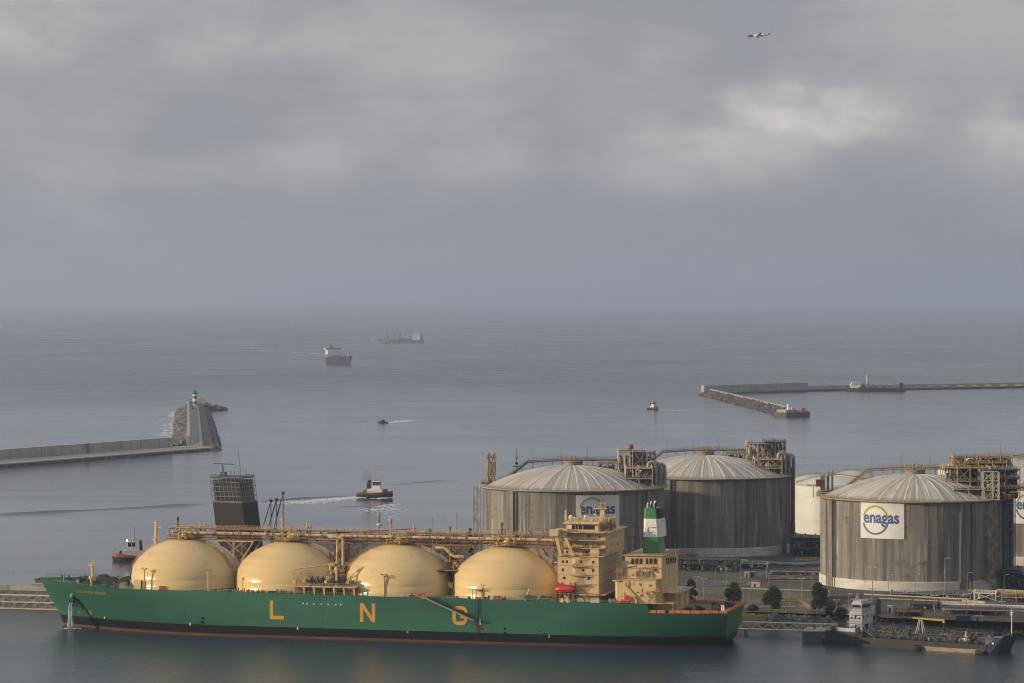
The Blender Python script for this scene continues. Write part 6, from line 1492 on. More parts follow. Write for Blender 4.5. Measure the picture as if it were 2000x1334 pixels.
MB().box((xd1-.05,yd0+2.6,5.2),(xd1+.08,yd0+6,8.4)).build('dark_entrance', M_SOOT, dh); MB().box((xd1-.05,yd0+.5,5.3),(xd1+.07,yd0+1.5,7.3)).box((xd1-.05,yd0+7.4,5.3),(xd1+.07,yd0+8.3,7.3)).build('door', M_WIN, dh)
mb = MB()
for k in range(9): x = lerp(xd0+.4, xd1-.6, k/8); mb.box((x,yd0-.07,9.4),(x+.22,yd0+.02,11.4))
mb.build('grille_bar', mat('grille_grey', (0.36,0.35,0.34), .6), dh)
for z_ in (8.8, 12.5): MB().box((xd0-.5,yd0-1.1,z_),(xd1+.4,yd0-.02,z_+.15)).rail([(xd0-.5,yd0-1.05,z_+.15),(xd1+.4,yd0-1.05,z_+.15)],1,1,.05).build('side_gallery', M_BWHITE, dh)
for z_ in (6.6, 10.6):
    for f_ in (.18,.5,.82): x = lerp(xd0, xd1, f_); MB().box((x-.35,yd0-.09,z_),(x+.35,yd0+.02,z_+(.8 if f_ != .5 else 1.5))).build('window', M_WIN, dh)
ladder(dh, (xd0+.4,yd0-1,5.3), (xd0+3.4,yd0-1,8.6), m=M_BWHITE)
s, zt = BL(1676,1154,6); MB().cyl((s,6,18),(s,6,zt),.22,.1,n=6).cyl((s-1.3,6,18),(s-.2,6,21.5),.12,n=5).cb((s,6,zt-5.5),(1.6,1.6,.2)).build('mast', M_BWHITE, dh)
for px, py in ((1671,1169),(1681,1168),(1688.5,1168),(1691,1172),(1698,1174)): s, z = BL(px,py,7); MB().cyl((s,7,17.8),(s,7,z),.13,n=5).ball((s,7,z),.3,8,5).build('aerial', M_BWHITE, dh)
mb = MB().lathe([(.1,0),(1.4,.2),(1.5,1.2),(.8,1.9),(.1,2.0)],10,(4,6,6.1)); mb.build('covered_gear', M_DARK, barge, 40)
MB().rail([(0.3,.1,6.6),(xs1,.1,6.6)],.9,1.5,.05).rail([(xs1,-.05,3.5),(xb0,-.05,3.5)],1.1,1.6,.06).rail([(xs1,Wb,3.5),(xb0,Wb,3.5)],1.1,1.6,.045).build('deck_rail', M_STEELD, barge)
ladder(barge, (xs1-.5,1.5,6.4), (xs1+4.5,1.2,3.6), m=M_SCAF)
# cargo deck: catwalk, pipes, tanks, valves
MB().box((xs1,7.2,7.0),(xb0,8.8,7.15)).rail([(xs1,7.2,7.15),(xb0,7.2,7.15)],1.1,1.5,.06).rail([(xs1,8.8,7.15),(xb0,8.8,7.15)],1.1,1.5,.045).build('catwalk', M_STEELD, barge)
MB().box((xs1+.2,3.5,3.4),(xb0-1,13,5.2)).build('cargo_trunk', M_DARK, barge)
for y, z, r in ((4,5.6,.3),(5,5.6,.22),(6,5.7,.3),(10,5.6,.3),(11,5.8,.22)): MB().cyl((xs1+1,y,z),(xb0-2,y,z),r,n=8).build('cargo_pipe', M_STEELD if y < 6 else M_RUST, barge)
random.seed(77)
mb = MB()
for k in range(380):
    x = random.uniform(xs1+1, xb0-1); y = random.uniform(1.2, 12.5); z = 3.4 if y < 3.5 else 5.2; hh = random.uniform(.5,2.4)
    mb.cyl((x,y,z),(x,y,z+hh),random.uniform(.05,.16),n=5)
    if k % 3 == 0: mb.cb((x,y,z+hh),(random.uniform(.3,.9),.5,.3))
mb.build('deck_pipework', M_STEELD, barge, kind='stuff')
mb = MB()
for k in range(110):
    x = random.uniform(xs1+1, xb0-1); y = random.uniform(1.2, 12.5); z = 3.4 if y < 3.5 else 5.2; mb.cyl((x,y,z),(x,y,z+random.uniform(.8,2.6)),.07,n=5)
mb.build('deck_stanchion', M_SCAF, barge, kind='stuff')
mb = MB()
for k in range(150):
    x = random.uniform(xs1+1, xb0-1); y = random.uniform(.8, 12.5); mb.cb((x,y,(3.4 if y < 3.5 else 5.2)+.4),(random.uniform(.5,1.8),random.uniform(.5,1.5),random.uniform(.4,1.2)))
mb.build('deck_equipment', M_DARK, barge, kind='stuff')
for k in range(7):
    x = lerp(xs1+8, xb0-6, k/6); MB().lathe([(.5,0),(.5,.9),(.3,1.1)],10,(x,3.0 if k % 2 else 6.4,3.4 if k % 2 else 5.2)).build('deck_vent', M_BWHITE if k % 2 else M_REDBOX, barge, 40)
s, _ = BL(1807,1250,1.8); MB().lathe([(.2,-3),(1.5,-2.4),(1.5,2.4),(.2,3)],14).build('hose_reel', M_SOOT, barge, 40); o = bpy.data.objects[-1] if False else barge.children[-1]; o.location = (s,2.0,5.0); o.rotation_euler = (0,R(90),0)
s, _ = BL(1887,1240,2.5); MB().lathe([(.1,0),(.7,.3),(.8,1.4),(.35,2.4),(.3,4.6)],12,(s,2.5,3.4)).cyl((s-1.6,2.2,3.4),(s-.2,2.5,6),.25,n=6).cyl((s+1.4,2.2,3.4),(s+.2,2.5,6),.25,n=6).cyl((s-2.4,2,5),(s+2.2,2,5),.2,n=6).build('manifold_post', mat('post_pale', (0.48,0.43,0.34), .6), barge, 40)
# crane: white A-frame legs and yellow jib with block
c0 = BL(1798,1208,6); cr_ = MB()
for dx, dy in ((-1.6,-1.2),(1.6,-1.2),(-1.6,1.2),(1.6,1.2)): cr_.cyl((c0[0]+dx,6+dy,5.2),(c0[0]+dx*.25,6+dy*.3,c0[1]-.2),.2,n=6)
cro = cr_.build('crane_frame', M_BWHITE, barge)
a = BL(1783,1206.5,6); b = BL(1845,1211.5,6)
MB().hexa([(a[0],5.7,a[1]-.3),(b[0],5.7,b[1]-.45),(b[0],6.3,b[1]-.45),(a[0],6.3,a[1]-.3),(a[0],5.7,a[1]+.25),(b[0],5.7,b[1]+.35),(b[0],6.3,b[1]+.35),(a[0],6.3,a[1]+.25)]).build('crane_jib', mat('crane_yellow', (0.42,0.25,0.03), .5), cro)
MB().box((b[0]-.7,5.6,b[1]-1.1),(b[0]+.1,6.4,b[1]-.45)).build('jib_end', _mats['crane_yellow'], cro); MB().cyl((b[0]-.2,6,b[1]-1.6),(b[0]-.2,6,b[1]-4),.35,n=8).build('hook_block', M_SOOT, cro)
s, zt = BL(1976,1189,8); MB().cyl((s,8,6.5),(s,8,zt),.22,.13,n=6).cyl((s-.8,8,zt-1.4),(s+.8,8,zt-1.4),.1,n=5).cb((s,8,zt-2.2),(.7,.7,.5)).build('bow_mast', M_WHITE, barge)
for k in range(6):
    x = xb0+1+k*1.6; y = 2+k*2.0; MB().cyl((x,y-1,7.2),(x,y+1,7.2),.9,n=12).build('bow_winch', M_SOOT, barge, 40)

# ------------------------------------------------------------ tugs and small craft
M_TRED = mat('tug_red', (0.20,0.042,0.03), .5, (0.14,0.035,0.026), (.4,.4,.4), .4, .65); M_TORG = mat('tug_orange', (0.58,0.14,0.06), .5)
def boat_hull(L_, B_, hb, hs, m, name, parent, z0=-1.0, n=16):
    mb = MB(); vs = []; rows = 4
    for i in range(n+1):
        t = i/n; x = -L_/2+L_*t
        w = B_/2*(1-max(0,(t-.6)/.4)**2.4)*(1-.18*max(0,(.2-t)/.2)**2); top = hs+(hb-hs)*max(0,(t-.35)/.65)**1.6
        for j in range(rows+1):
            z = z0+(top-z0)*j/rows; f_ = .72+.28*j/rows
            for sd in (-1,1): vs.append((x+(.04*L_*j/rows if t > .85 else 0), sd*max(w*f_,.06), z))
    k = 2*(rows+1); fs = []
    for i in range(n):
        for j in range(rows):
            a = i*k+2*j; fs.append((a, a+k, a+k+2, a+2)); fs.append((a+1, a+3, a+k+3, a+k+1))
        a = i*k+2*rows; fs.append((a, a+k, a+k+1, a+1))
    for j in range(rows): fs.append((2*j, 2*j+2, 2*j+3, 2*j+1)); e = n*k; fs.append((e+2*j, e+2*j+1, e+2*j+3, e+2*j+2))
    return mb.add(vs, fs).build(name, m, parent, 35)
def tug(label, pos, rz, L_=26.0, m=M_TRED, band=M_SOOT, light=False):
    t = thing('tug_boat', label, 'tug', pos, rz, 'tug boats of the port'); k = L_/26.0; M_WHITE = mat('tug_white', (0.58,0.57,0.54), .5, (0.46,0.45,0.43), (.5,.5,.5), .4, .65)
    boat_hull(L_, 9.6*k, 4.0*k, 2.5*k, m, 'hull', t)
    boat_hull(L_*1.015, 10.0*k, 2.1*k, 1.5*k, band, 'fender_belt', t)
    h = MB().box((-5*k,-3.2*k,2.4*k),(6.5*k,3.2*k,5.2*k)).build('deckhouse', M_WHITE, t)
    MB().hexa([(-2*k,-2.6*k,5.2*k),(5*k,-2.6*k,5.2*k),(5*k,2.6*k,5.2*k),(-2*k,2.6*k,5.2*k),(-1.4*k,-2.2*k,7.2*k),(4.2*k,-2.2*k,7.2*k),(4.2*k,2.2*k,7.2*k),(-1.4*k,2.2*k,7.2*k)]).build('upper_house', M_WHITE, t)
    MB().hexa([(-.8*k,-2*k,7.2*k),(3.8*k,-2*k,7.2*k),(3.8*k,2*k,7.2*k),(-.8*k,2*k,7.2*k),(-1.1*k,-2.4*k,9.4*k),(4.2*k,-2.4*k,9.4*k),(4.2*k,2.4*k,9.4*k),(-1.1*k,2.4*k,9.4*k)]).build('wheelhouse', M_WIN, t)
    for sx in (-.9,1.5,3.95):
        for sd in (-1,1): MB().cyl((sx*k,sd*2.05*k,7.2*k),(sx*1.02*k,sd*2.42*k,9.4*k),.12*k,n=4).build('window_pillar', M_WHITE, t)
    MB().box((-1.4*k,-2.6*k,9.4*k),(4.4*k,2.6*k,9.8*k)).build('wheelhouse_roof', M_WHITE, t)
    for sd in (-1,1):
        MB().hexa([(-5.5*k,sd*2.6*k-.5*k,5.2*k),(-3.6*k,sd*2.6*k-.5*k,5.2*k),(-3.6*k,sd*2.6*k+.5*k,5.2*k),(-5.5*k,sd*2.6*k+.5*k,5.2*k),(-4.6*k,sd*2.5*k-.35*k,10.4*k),(-3.4*k,sd*2.5*k-.35*k,10.4*k),(-3.4*k,sd*2.5*k+.35*k,10.4*k),(-4.6*k,sd*2.5*k+.35*k,10.4*k)]).build('funnel', M_SOOT, t)
    MB().cyl((0,0,9.8*k),(0,0,17.5*k),.3*k,n=5).cyl((-.9*k,0,9.8*k),(0,0,14*k),.1*k,n=4).cyl((0,-1.4*k,14.5*k),(0,1.4*k,14.5*k),.1*k,n=4).cyl((0,-.9*k,16.6*k),(0,.9*k,16.6*k),.1*k,n=4).build('mast', M_SCAF, t)
    mb = MB()
    for q in range(9): mb.cyl((-.8*k+q*.6*k,(-1)**q*1.6*k,9.8*k),(-.8*k+q*.6*k,(-1)**q*1.6*k,(10.6+.4*(q % 3))*k),.14*k,n=5)
    mb.build('roof_gear', M_SCAF, t)
    MB().cyl((8.6*k,-1.4*k,4.2*k),(8.6*k,1.4*k,4.2*k),.9*k,n=12).build('tow_winch', M_DARK, t, 40); MB().cyl((-8*k,-1*k,3.2*k),(-8*k,1*k,3.2*k),.8*k,n=12).cyl((-6.8*k,-1.6*k,2.4*k),(-6.8*k,-1.6*k,4.8*k),.2*k,n=5).cyl((-6.8*k,1.6*k,2.4*k),(-6.8*k,1.6*k,4.8*k),.2*k,n=5).cyl((-6.8*k,-1.6*k,4.8*k),(-6.8*k,1.6*k,4.8*k),.2*k,n=5).build('tow_gantry', M_DARK, t, 40)
    MB().rail([(-12*k,-4*k,2.5*k),(2*k,-4.6*k,2.7*k)],1*k,1.6,.06).build('deck_rail', M_SCAF, t)
    t.scale = (1, 1, 1.22)
    if light:
        for sd in (-1,1): MB().ball((4.5*k,sd*1.8*k,10.3*k),.42*k,8,5).build('search_light', mat('lit_lamp', (1,1,1), .5, emit=(1,.97,.9,9)), t)
    return t
t1 = gp(732,971,0); tug('red and white tug with a foaming wake in the middle of the harbour', t1, R(-14), 24, M_TRED)
t2 = gp(262,1094,0); tug('red tug with two lit lamps, half hidden behind the first tank', t2, R(184), 21, mat('tug_rust', (0.36,0.10,0.055), .5, (0.24,0.07,0.04), (.3,.3,.3), .4, .65), M_SOOT, True)
t3 = gp(1276,800,0); tug('distant small red tug off the hooked breakwater', t3, R(-60), 20, M_TRED)
pbp = gp(748,826,0); pil = thing('pilot_boat', 'tiny dark pilot boat speeding across open water', 'boat', pbp, R(176))
boat_hull(11,3.6,2.0,1.2,M_DARK,'hull',pil,-.4); MB().box((-2,-1.2,1.2),(2,1.2,3.2)).build('cabin', M_DARK, pil); MB().cyl((-1,0,3.2),(-1,0,5),.1,n=5).build('mast', M_DARK, pil)
by = gp(741,1024.5,0); bu = thing('harbour_buoy', 'red harbour buoy with a white float below the mid-harbour tug', 'buoy', by)
MB().lathe([(.1,-.8),(2.0,-.2),(2.2,.5),(1.0,.8),(.2,.9)],14).build('float', M_WHITE, bu, 40); MB().lathe([(.6,.8),(.35,5.4),(.3,5.6)],8).build('tower', mat('buoy_red', (0.14,0.03,0.03), .6), bu); MB().cyl((0,0,5.5),(0,0,7.8),.14,n=5).cb((0,0,6.6),(.9,.9,.7)).build('topmark', M_DARK, bu); bu.scale = (.8,.8,.8)
# ------------------------------------------------------------ left breakwater with lighthouse
M_QUAY = mat('quay_concrete', (0.36,0.35,0.325), .9, (0.28,0.27,0.25), (.05,.05,.2), .4, .65, stain=(0.11,0.105,0.10), st_sc=(.08,.08,.02), st_lo=.58, st_hi=.72)
M_QUAYD = mat('quay_dark', (0.09,0.087,0.082), .9, (0.06,0.058,0.055), (.06,.06,.3), .4, .65); M_BROWNR = mat('road_brown', (0.125,0.085,0.075), .9, (0.10,0.075,0.066), (.03,.03,.1), .4, .65)
def seg_block(pts, w0, w1, z0, z1, name, m, parent):
    "a wall along a polyline: w0..w1 metres to its left, z0..z1 high"
    mb = MB()
    for a, b in zip(pts, pts[1:]):
        d = (b-a); d.z = 0; d.normalize(); nn = Vector((-d.y, d.x, 0)); c = []
        for z in (z0, z1): c += [Vector((*(a+nn*w0).xy,z)), Vector((*(b+nn*w0).xy,z)), Vector((*(b+nn*w1).xy,z)), Vector((*(a+nn*w1).xy,z))]
        mb.hexa(c)
    return mb.build(name, m, parent)
lbw = thing('breakwater', 'grey concrete breakwater with a high wall, ending at the green lighthouse', 'breakwater')
A0, A1 = gp(-120,921.5,0), gp(432,877.5,0)
seg_block([A0, A1], 0, 40, -2, 2.4, 'quay_apron', M_QUAY, lbw); seg_block([A0, A1+(A0-A1).normalized()*22], -.6, 3, -2, 1.6, 'quay_foot', M_QUAYD, lbw)
W1 = A1 + (A0-A1).normalized()*24
seg_block([A0, W1], 36, 44, 2.4, 11.0, 'sea_wall', M_QUAY, lbw)
n_ = 26
for i in range(n_): c = A0.lerp(W1, (i+.5)/n_); d = (W1-A0).normalized(); nn = Vector((-d.y,d.x,0)); p = c+nn*35.9; MB().box((-.12,-.12,2.4),(.12,0,9.6)).build('wall_joint', M_QUAYD, lbw).location = (p.x,p.y,0)
# arm running out to sea: edges seen left to right at its near and far ends
def arm_band(px0, px1, qx0, qx1, py_n, py_f, z0, z1, name, m):
    a, b = gp(px0, py_n, 2.4), gp(px1, py_n, 2.4); c, d = gp(qx1, py_f, 2.4), gp(qx0, py_f, 2.4)
    q = [(*v_.xy, z) for z in (z0, z1) for v_ in (a,b,c,d)]
    return MB().hexa(q).build(name, m, lbw)
arm_band(364,372,365.5,369.5,868,796,-2,10.5,'parapet_wall',M_QUAY); arm_band(373,378,370,372.5,868,796,-2,8.5,'parapet_step',M_CONC)
arm_band(378.3,389,372.8,384,869,796,-2,2.6,'roadway',M_QUAY); arm_band(389.3,396,384.2,388,870,796,-2,4.2,'kerb_wall',M_QUAY)
arm_band(396.3,419,388.2,401,871,797,-2,2.5,'brown_road',M_BROWNR); arm_band(419.3,428,401.2,405,872,797,-2,3.2,'edge_strip',M_QUAYD)
arm_band(365.6,403,365.6,402,796,794.5,2,14,'end_wall',M_QUAY)
random.seed(61)
def rubble(parent, n, fn, rs, name='armour_stones', mats=(0,1,2,1)):
    mbs = [MB() for _ in mats]
    for k in range(n):
        c = fn(); r = random.uniform(*rs); me = ROCKS[k % 12]; q = Matrix.Rotation(random.uniform(0,6.28), 3, 'Z') @ Matrix.Rotation(random.uniform(-.6,.6), 3, 'X'); b = mbs[random.randrange(len(mats))]
        b.add([c + q @ (v_.co*r) for v_ in me.vertices], [tuple(p.vertices) for p in me.polygons])
    for b, i in zip(mbs, mats): b.build(name, M_STONE[i], parent, kind='stuff')
def lrock():
    f_ = random.random(); py = lerp(869, 797, f_**.8); u = random.random(); px = lerp(lerp(335,345,f_**.8), lerp(364,365,f_), u); z = lerp(0,6.5,u); return gp(px, py, z if z else 0) if False else Vector((*gp(px, py, 2.4).xy, z))
def rrock():
    f_ = random.random(); py = lerp(874, 797, f_**.8); u = random.random(); px = lerp(lerp(417,402,f_), lerp(433,409,f_), u); return Vector((*gp(px, py, 2.4).xy, lerp(3.4,-.4,u)))
rubble(lbw, 1100, lrock, (1.0,2.4), mats=(1,2,1,2,0)); rubble(lbw, 520, rrock, (.8,1.8), mats=(1,2,2))
rubble(lbw, 90, lambda: (lambda u: Vector((*gp(lerp(402,442,u), 799.5+random.uniform(-2,.5), 1).xy, random.uniform(0,7)*(1-u)**.7)))(random.random()), (1.6,3.0), mats=(1,2))
rubble(lbw, 120, lambda: (lambda u: Vector((*(A0.lerp(A1,u)+Vector((0,-2,0))).xy, random.uniform(-.6,.8))))(random.random()), (.8,1.6), mats=(1,2))
lp = gp(380.5,799,4); lh = thing('lighthouse', 'green and white banded lighthouse at the end of the walled breakwater', 'lighthouse', (lp.x, lp.y, 4))
M_LHG = mat('lighthouse_green', (0.03,0.14,0.085), .5); k = lp.y/F
zq = [0, 7*k*1.0, 14*k*.95, 19*k*.95, 24*k*.95]
for i, (a, b) in enumerate(((2,6),(6,9.5),(9.5,13),(13,16),(16,18.2))):
    MB().lathe([(2.6,a*.98),(2.6,b*.98)],16).build('band', M_WHITE if i in (0,2,4) else M_LHG, lh, 40)
MB().lathe([(3.3,0),(3.3,2)],16).build('plinth', M_QUAY, lh)
MB().lathe([(2.7,17.9),(3.8,18.6),(3.9,19.6),(2.4,20.2)],16).build('gallery', M_LHG, lh, 30); MB().lathe([(1.6,20.2),(1.6,21.6),(1.9,21.7),(.9,22.9),(.2,23.4),(.15,26)],12).build('lantern', M_LHG, lh, 30)
# ------------------------------------------------------------ right breakwater
rbw = thing('breakwater', 'hooked far breakwater with rock slope and a long low quay', 'breakwater')
K0, K1 = gp(1378,772,0), gp(1537,811.5,0)
seg_block([K0, K1], 6, 22, -2, 4.5, 'arm_road', M_QUAY, rbw); seg_block([K0, K1], 6, 10, 4.5, 9.0, 'arm_wall', M_CONC, rbw)
rubble(rbw, 900, lambda: (lambda u, v_: Vector((*(K0.lerp(K1, u) + Vector((-(K1-K0).normalized().y*-1*0, 0, 0)) + Vector(((K1-K0).normalized().y, -(K1-K0).normalized().x, 0))*lerp(-6,12,v_)).xy, lerp(7,-.6,v_))))(random.random()*.97, random.random()), (1.2,2.8), mats=(1,2,2))
e0, e1 = gp(1536,813.5,0), gp(1582,812.5,0)
seg_block([e0, e1], 0, 26, -2, 4.6, 'head_quay', M_QUAYD, rbw); seg_block([e0+Vector((0,1,0)), e0.lerp(e1,.45)+Vector((0,1,0))], 0, 20, 4.6, 7.5, 'head_block', M_QUAY, rbw)
o = MB().lathe([(1.7,0),(1.3,4.6),(1.9,4.8),(1.9,5.5),(.6,6.8)],12).build('head_light', M_WHITE, rbw, 40); o.location = (*e0.lerp(e1,.09).xy+Vector((0,6)), 7.5) if False else (e0.lerp(e1,.09).x, e0.y+6, 7.5)
MB().box((-2,0,0),(2,3,5)).build('red_beacon', M_REDBOX, rbw).location = (e0.lerp(e1,.72).x, e0.y+5, 4.6)
MB().box((-7,0,0),(-1,4,2.4)).box((2,0,0),(6,4,1.8)).build('head_store', M_CONC, rbw).location = (e0.lerp(e1,.72).x, e0.y+6, 4.6)
Wp = [gp(1385,771,0), gp(1420,770.3,0), gp(1480,768,0), gp(1540,766,0), gp(1590,764.5,0)]
seg_block(Wp, 12, 20, -2, 13.0, 'back_wall', M_QUAY, rbw); seg_block(Wp, 0, 12, -2, 2.5, 'back_apron', M_QUAYD, rbw)
MB().lathe([(2,0),(1.5,3.5),(2,3.6),(.4,5)],10).build('corner_light', M_WHITE, rbw, 40).location = (gp(1406,769,0).x, gp(1406,769,0).y-4, 6)
Qp = [gp(1590,764.5,0), gp(1760,762,0), gp(2120,756,0)]
seg_block(Qp, 0, 40, -2, 3.0, 'low_quay', M_QUAYD, rbw); seg_block(Qp, 34, 42, 3.0, 7.5, 'low_wall', M_QUAY, rbw)
for px in (1618,1650,1788,1817,1846,1876,1903,1930,1961,1990):
    p = gp(px, lerp(764.0,758.2,(px-1590)/410)-1.2, 0); MB().box((-5,0,0),(5,3,2.2)).build('quay_fender', mat('fender_buff', (0.55,0.48,0.30), .6), rbw).location = (p.x, p.y, 2.9)
# ------------------------------------------------------------ red ship at the far quay
rp = gp(1712,764.5,0); rs = thing('moored_red_ship', 'dark red work ship moored at the far low quay', 'ship', rp, R(178)); kk = rp.y/F
M_RSH = mat('ship_maroon', (0.095,0.03,0.032), .6, (0.075,0.028,0.03), (.05,.05,.2)); L_ = 112*kk
boat_hull(L_, 16, 7.5, 5, M_RSH, 'hull', rs, -1.5)
MB().box((L_*.28,-6,5),(L_*.46,6,11)).build('accommodation', M_WHITE, rs); MB().box((L_*.30,-7,11),(L_*.44,7,14)).build('bridge', M_WHITE, rs)
for k in range(6): MB().box((L_*.305+k*1.9,6.9,12),(L_*.305+k*1.9+1.3,7.08,13.3)).build('window', M_WIN, rs)
MB().cyl((L_*.17,0,5),(L_*.17,0,25),.5,n=6).cyl((L_*.14,0,20),(L_*.20,0,20),.3,n=5).build('mast', M_WHITE, rs)
random.seed(71)
for k in range(26):
    x = random.uniform(-.42,.24)*L_; q = random.uniform(2,7); MB().box((x,-5,5),(x+random.uniform(2,6),5,5+q)).build('deck_module', random.choice((M_SCAF,M_STEEL,M_STEEL,M_CONC)), rs)
MB().box((-L_*.46,-3,5),(-L_*.40,3,13)).build('stern_tower', M_DARK, rs); MB().cyl((-L_*.2,0,7),(-L_*.28,0,15),.5,n=6).cyl((-L_*.05,0,7),(-L_*.02,0,15),.5,n=6).build('deck_crane', M_SCAF, rs)
# ------------------------------------------------------------ ships in the roads
def far_bulker():
    p = gp(664,712,0); t = thing('tanker_under_way', 'dark hulled ship coming in bow first, nearer of the two at sea', 'ship', p, R(-73)); M_h = mat('bulk_navy', (0.022,0.03,0.06), .6, (0.03,0.035,0.05), (.05,.05,.1))
    boat_hull(165, 30, 20, 15, M_h, 'hull', t, -2)
    MB().box((-70,-14,14),(-52,14,30)).build('accommodation', M_WHITE, t); MB().box((-68,-18,30),(-55,18,34)).build('bridge', M_WHITE, t)
    MB().box((-54.9,-16,31),(-54.7,16,33)).build('window_band', M_WIN, t)
    MB().hexa([(-76,-4,14),(-70,-4,14),(-70,4,14),(-76,4,14),(-75.5,-3,39),(-71,-3,39),(-71,3,39),(-75.5,3,39)]).build('funnel', M_STEELD, t)
    MB().cyl((-62,0,34),(-62,0,47),.7,n=6).cyl((-62,-4,42),(-62,4,42),.4,n=5).cb((-62,0,36),(5,9,1)).build('mast', M_SCAF, t)
    MB().cyl((70,0,18),(70,0,30),.6,n=6).build('foremast', M_WHITE, t)
    for k in range(5): MB().box((-44+k*22,-9,15),(-30+k*22,9,18.2)).build('hatch', M_STEELD if k % 2 else mat('hatch_green', (0.05,0.10,0.06), .6), t)
    for sd in (-1,1): MB().box((-60,sd*15-1.5,16),(-52,sd*15+1.5,20)).build('lifeboat', M_TORG, t)
    return t
far_bulker()
def far_cargo():
    p = gp(777,669.5,0); t = thing('cargo_ship', 'pale cargo ship with a gantry crane, farthest at sea', 'ship', p, R(178)); L_ = 101*p.y/F; M_h = mat('cargo_grey', (0.30,0.31,0.31), .6, (0.24,0.25,0.25), (.02,.02,.1))
    boat_hull(L_, 24, 15, 9.5, M_h, 'hull', t, -2)
    MB().box((-L_*.44,-10,9),(-L_*.30,10,25)).build('accommodation', M_WHITE, t); MB().box((-L_*.40,-12,25),(-L_*.31,12,29)).build('bridge', M_WHITE, t); MB().box((-L_*.312,-11,26),(-L_*.308,11,28)).build('window_band', M_WIN, t)
    MB().hexa([(-L_*.48,-4,9),(-L_*.445,-4,9),(-L_*.445,4,9),(-L_*.48,4,9),(-L_*.475,-3,27),(-L_*.45,-3,27),(-L_*.45,3,27),(-L_*.475,3,27)]).build('funnel', M_STEEL, t)
    MB().cyl((-L_*.33,0,29),(-L_*.33,0,38),.6,n=6).build('mast', M_SCAF, t); MB().cyl((L_*.44,0,13),(L_*.44,0,24),.6,n=6).build('foremast', M_WHITE, t)
    for x in (-.04*L_, .20*L_):
        for sd in (-1,1): MB().box((x-1.2,sd*10-1,9),(x+1.2,sd*10+1,29)).build('gantry_leg', M_STEEL, t)
    MB().box((-.055*L_,-11,29),(.215*L_,11,32)).build('gantry_beam', M_BUFF, t)
    for k in range(6): MB().box((-L_*.26+k*L_*.11,-9,9),(-L_*.26+k*L_*.11+L_*.095,9,11.5)).build('hatch', M_STEELD, t)
far_cargo()
# ------------------------------------------------------------ airliner climbing out
pp_ = at(1482,69,4900); pl = thing('airliner', 'white airliner with a dark red nose climbing under the clouds', 'airplane', pp_); pl.rotation_euler = (R(6), R(4), R(180-12)); 
M_AIR = mat('airliner_white', (0.50,0.50,0.52), .4); M_NOSE = mat('airliner_red', (0.09,0.02,0.03), .4)
prof = [(.1,-18.5),(.9,-16),(1.75,-11),(2.0,-6),(2.0,8.5)]
f_ = MB().lathe(prof,16).build('fuselage', M_AIR, pl, 'all'); f_.rotation_euler = (0,R(90),0)
f2 = MB().lathe([(2.01,8.5),(2.0,13.5),(1.7,16),(1.1,17.6),(.1,18.6)],16).build('nose', M_NOSE, pl, 'all'); f2.rotation_euler = (0,R(90),0)
for sd in (-1,1):
    MB().hexa([(4.5,sd*1.5,-1),(-3,sd*1.5,-1),(-6.6,sd*17,.6),(-4.8,sd*17,.6),(4.5,sd*1.5,-.3),(-3,sd*1.5,-.3),(-6.6,sd*17,.8),(-4.8,sd*17,.8)]).build('wing', M_AIR, pl)
    MB().hexa([(-4.9,sd*17,.7),(-6.6,sd*17,.7),(-7.4,sd*17.6,3),(-6.4,sd*17.6,3),(-4.9,sd*17.2,.7),(-6.6,sd*17.2,.7),(-7.4,sd*17.8,3),(-6.4,sd*17.8,3)]).build('winglet', M_AIR, pl)
    e_ = MB().lathe([(.7,-1.8),(1.05,-.6),(1.05,1.6),(.8,1.9)],12).build('engine', M_STEEL, pl, 40); e_.location = (2.2,sd*5.6,-1.9); e_.rotation_euler = (0,R(90),0)
    MB().hexa([(-14.2,sd*.8,.7),(-17.6,sd*.8,.7),(-18.8,sd*6.4,1.2),(-17,sd*6.4,1.2),(-14.2,sd*.8,1.0),(-17.6,sd*.8,1.0),(-18.8,sd*6.4,1.35),(-17,sd*6.4,1.35)]).build('tailplane', M_AIR, pl)
MB().hexa([(-12.5,-.2,1.4),(-17.6,-.2,1.2),(-17.6,.2,1.2),(-12.5,.2,1.4),(-17.2,-.15,8.2),(-19.6,-.15,8.2),(-19.6,.15,8.2),(-17.2,.15,8.2)]).build('tail_fin', M_AIR, pl)
# ------------------------------------------------------------ foam and wash
random.seed(90)
def foam(path, n, spread, rs, name, label):
    pts = [gp(px, py, 0) for px, py in path]; mb = MB()
    for k in range(n):
        f_ = random.random()**1.1*(len(pts)-1); i = min(int(f_), len(pts)-2); c = pts[i].lerp(pts[i+1], f_-i); w = spread[i]+(spread[i+1]-spread[i])*(f_-i)
        r = random.uniform(*rs)*(1-.4*f_/(len(pts)-1)); c = c + Vector((random.gauss(0,w*1.5), random.gauss(0,w), .02))
        mb.lathe([(.02,.14*r),(.6*r,.10*r),(r,-.02)],7,c,cap=False)
    o = mb.build(name, M_FOAM, None, 'all', kind='stuff'); o['label'] = label; return o
foam([(705,970),(680,973),(640,976),(590,980),(555,983)], 900, [1.5,2.5,4,6,8], (.5,1.9), 'wake_foam', 'white foaming wake trailing left of the mid-harbour tug')
foam([(764,968),(755,972),(735,974)], 260, [.8,1.2,2.5], (.4,1.3), 'bow_foam', 'white foam at the bow of the mid-harbour tug')
foam([(765,984),(745,993),(742,998)], 160, [2,4,6], (.4,1.3), 'wash_foam', 'broken white water below the mid-harbour tug')
foam([(722,994),(740,999),(762,1009),(775,1016)], 60, [2,3,3,3], (.5,1.4), 'crest_foam', 'scattered small white crests by the red buoy')
foam([(757,826),(775,824.5),(804,820)], 320, [1,2,5], (.8,2.4), 'wake_foam', 'thin wake streaming right of the pilot boat')
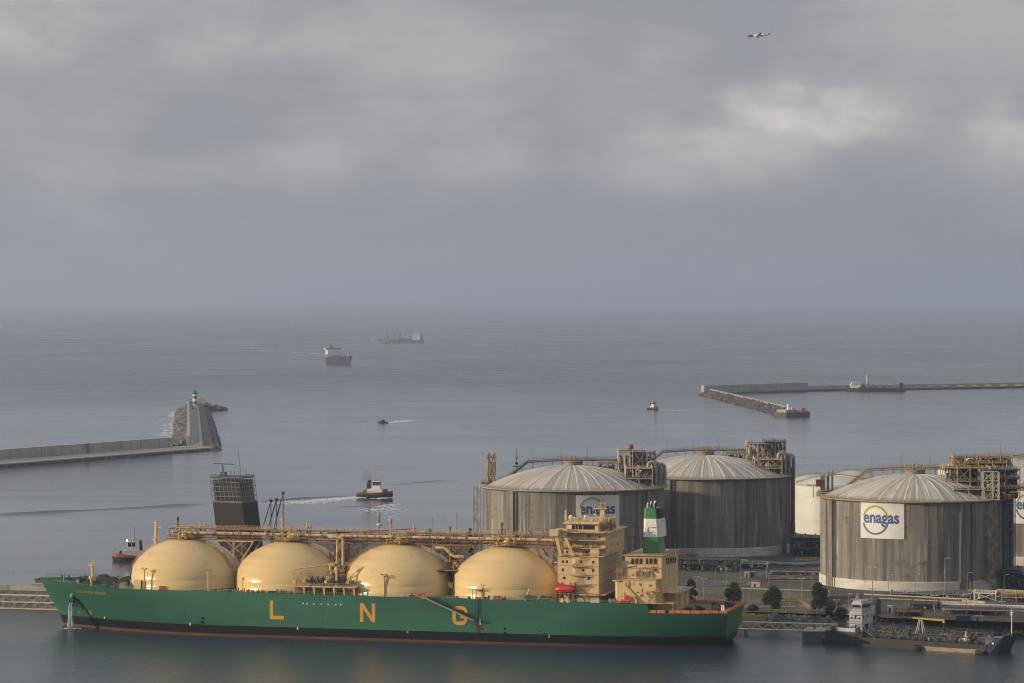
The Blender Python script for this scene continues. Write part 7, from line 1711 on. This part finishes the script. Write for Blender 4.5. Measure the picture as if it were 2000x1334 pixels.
foam([(340,865),(337,845),(342,820),(347,803)], 320, [4,5,5,4], (1,3.4), 'surf_foam', 'white surf against the sea side of the left breakwater')
foam([(1292,800),(1340,803)], 50, [1,6], (.6,1.6), 'wake_foam', 'faint wake right of the distant small tug')
foam([(636,692),(560,687),(480,685.5)], 110, [4,8,18], (1.5,4.5), 'wake_foam', 'thin pale wake trailing the inbound dark ship')
sm = MB().ball((0,0,0), 4.2, 14, 10, 1.2).build('exhaust_smoke', None, None, 'all', kind='stuff'); sm.location = at(716,931,2108); sm['label'] = 'small dark puff of exhaust smoke above the mid-harbour tug'
smm = bpy.data.materials.new('exhaust_smoke'); smm.use_nodes = True; q_ = smm.node_tree; q_.nodes.clear(); qo = q_.nodes.new('ShaderNodeOutputMaterial'); qv = q_.nodes.new('ShaderNodeVolumePrincipled')
qv.inputs['Color'].default_value = (.25,.24,.25,1); qv.inputs['Density'].default_value = .05; q_.links.new(qv.outputs[0], qo.inputs['Volume']); sm.data.materials.append(smm)
# long swells thrown by the tug: low ridges of the same water
def ridge(path, hgt, wid):
    pts = [gp(px, py, 0) for px, py in path]; fine = []
    for a, b in zip(pts, pts[1:]):
        n = max(2, int((b-a).length/14))
        for i in range(n): fine.append(a.lerp(b, i/n))
    fine.append(pts[-1]); mb = MB(); vs = []; prof = [(-1,0.012),(-.6,.18),(-.25,.75),(0,1),(.25,.75),(.6,.18),(1,.012)]
    N_ = len(fine)
    for i, p in enumerate(fine):
        t = i/(N_-1); e = min(1, t*8, (1-t)*8); j = 1+.35*math.sin(i*.9)+.2*math.sin(i*2.3+1)
        for (q, hh) in prof: vs.append((p.x, p.y+q*wid*(.7+.3*j)+1.5*math.sin(i*.31), .012+(hh-.012)*hgt*e*max(.25,j)))
    m = len(prof); mb.add(vs, [(i*m+k, (i+1)*m+k, (i+1)*m+k+1, i*m+k+1) for i in range(N_-1) for k in range(m-1)])
    return mb.build('wake_swell', WATER, None, 'all', kind='stuff')
ridge([(-60,1008),(60,1003),(200,996),(330,989),(400,985)], 1.0, 7)['label'] = 'long dark swell crossing the harbour on the left'
ridge([(505,980),(560,977),(620,972.5),(690,968)], 1.0, 7)['label'] = 'dark swell behind the mid-harbour tug'
ridge([(760,947),(850,940),(900,938)], .5, 7)['label'] = 'faint swell right of the mid-harbour tug'
ridge([(640,992),(700,989),(745,987)], .4, 5)['label'] = 'short swell below the mid-harbour tug'
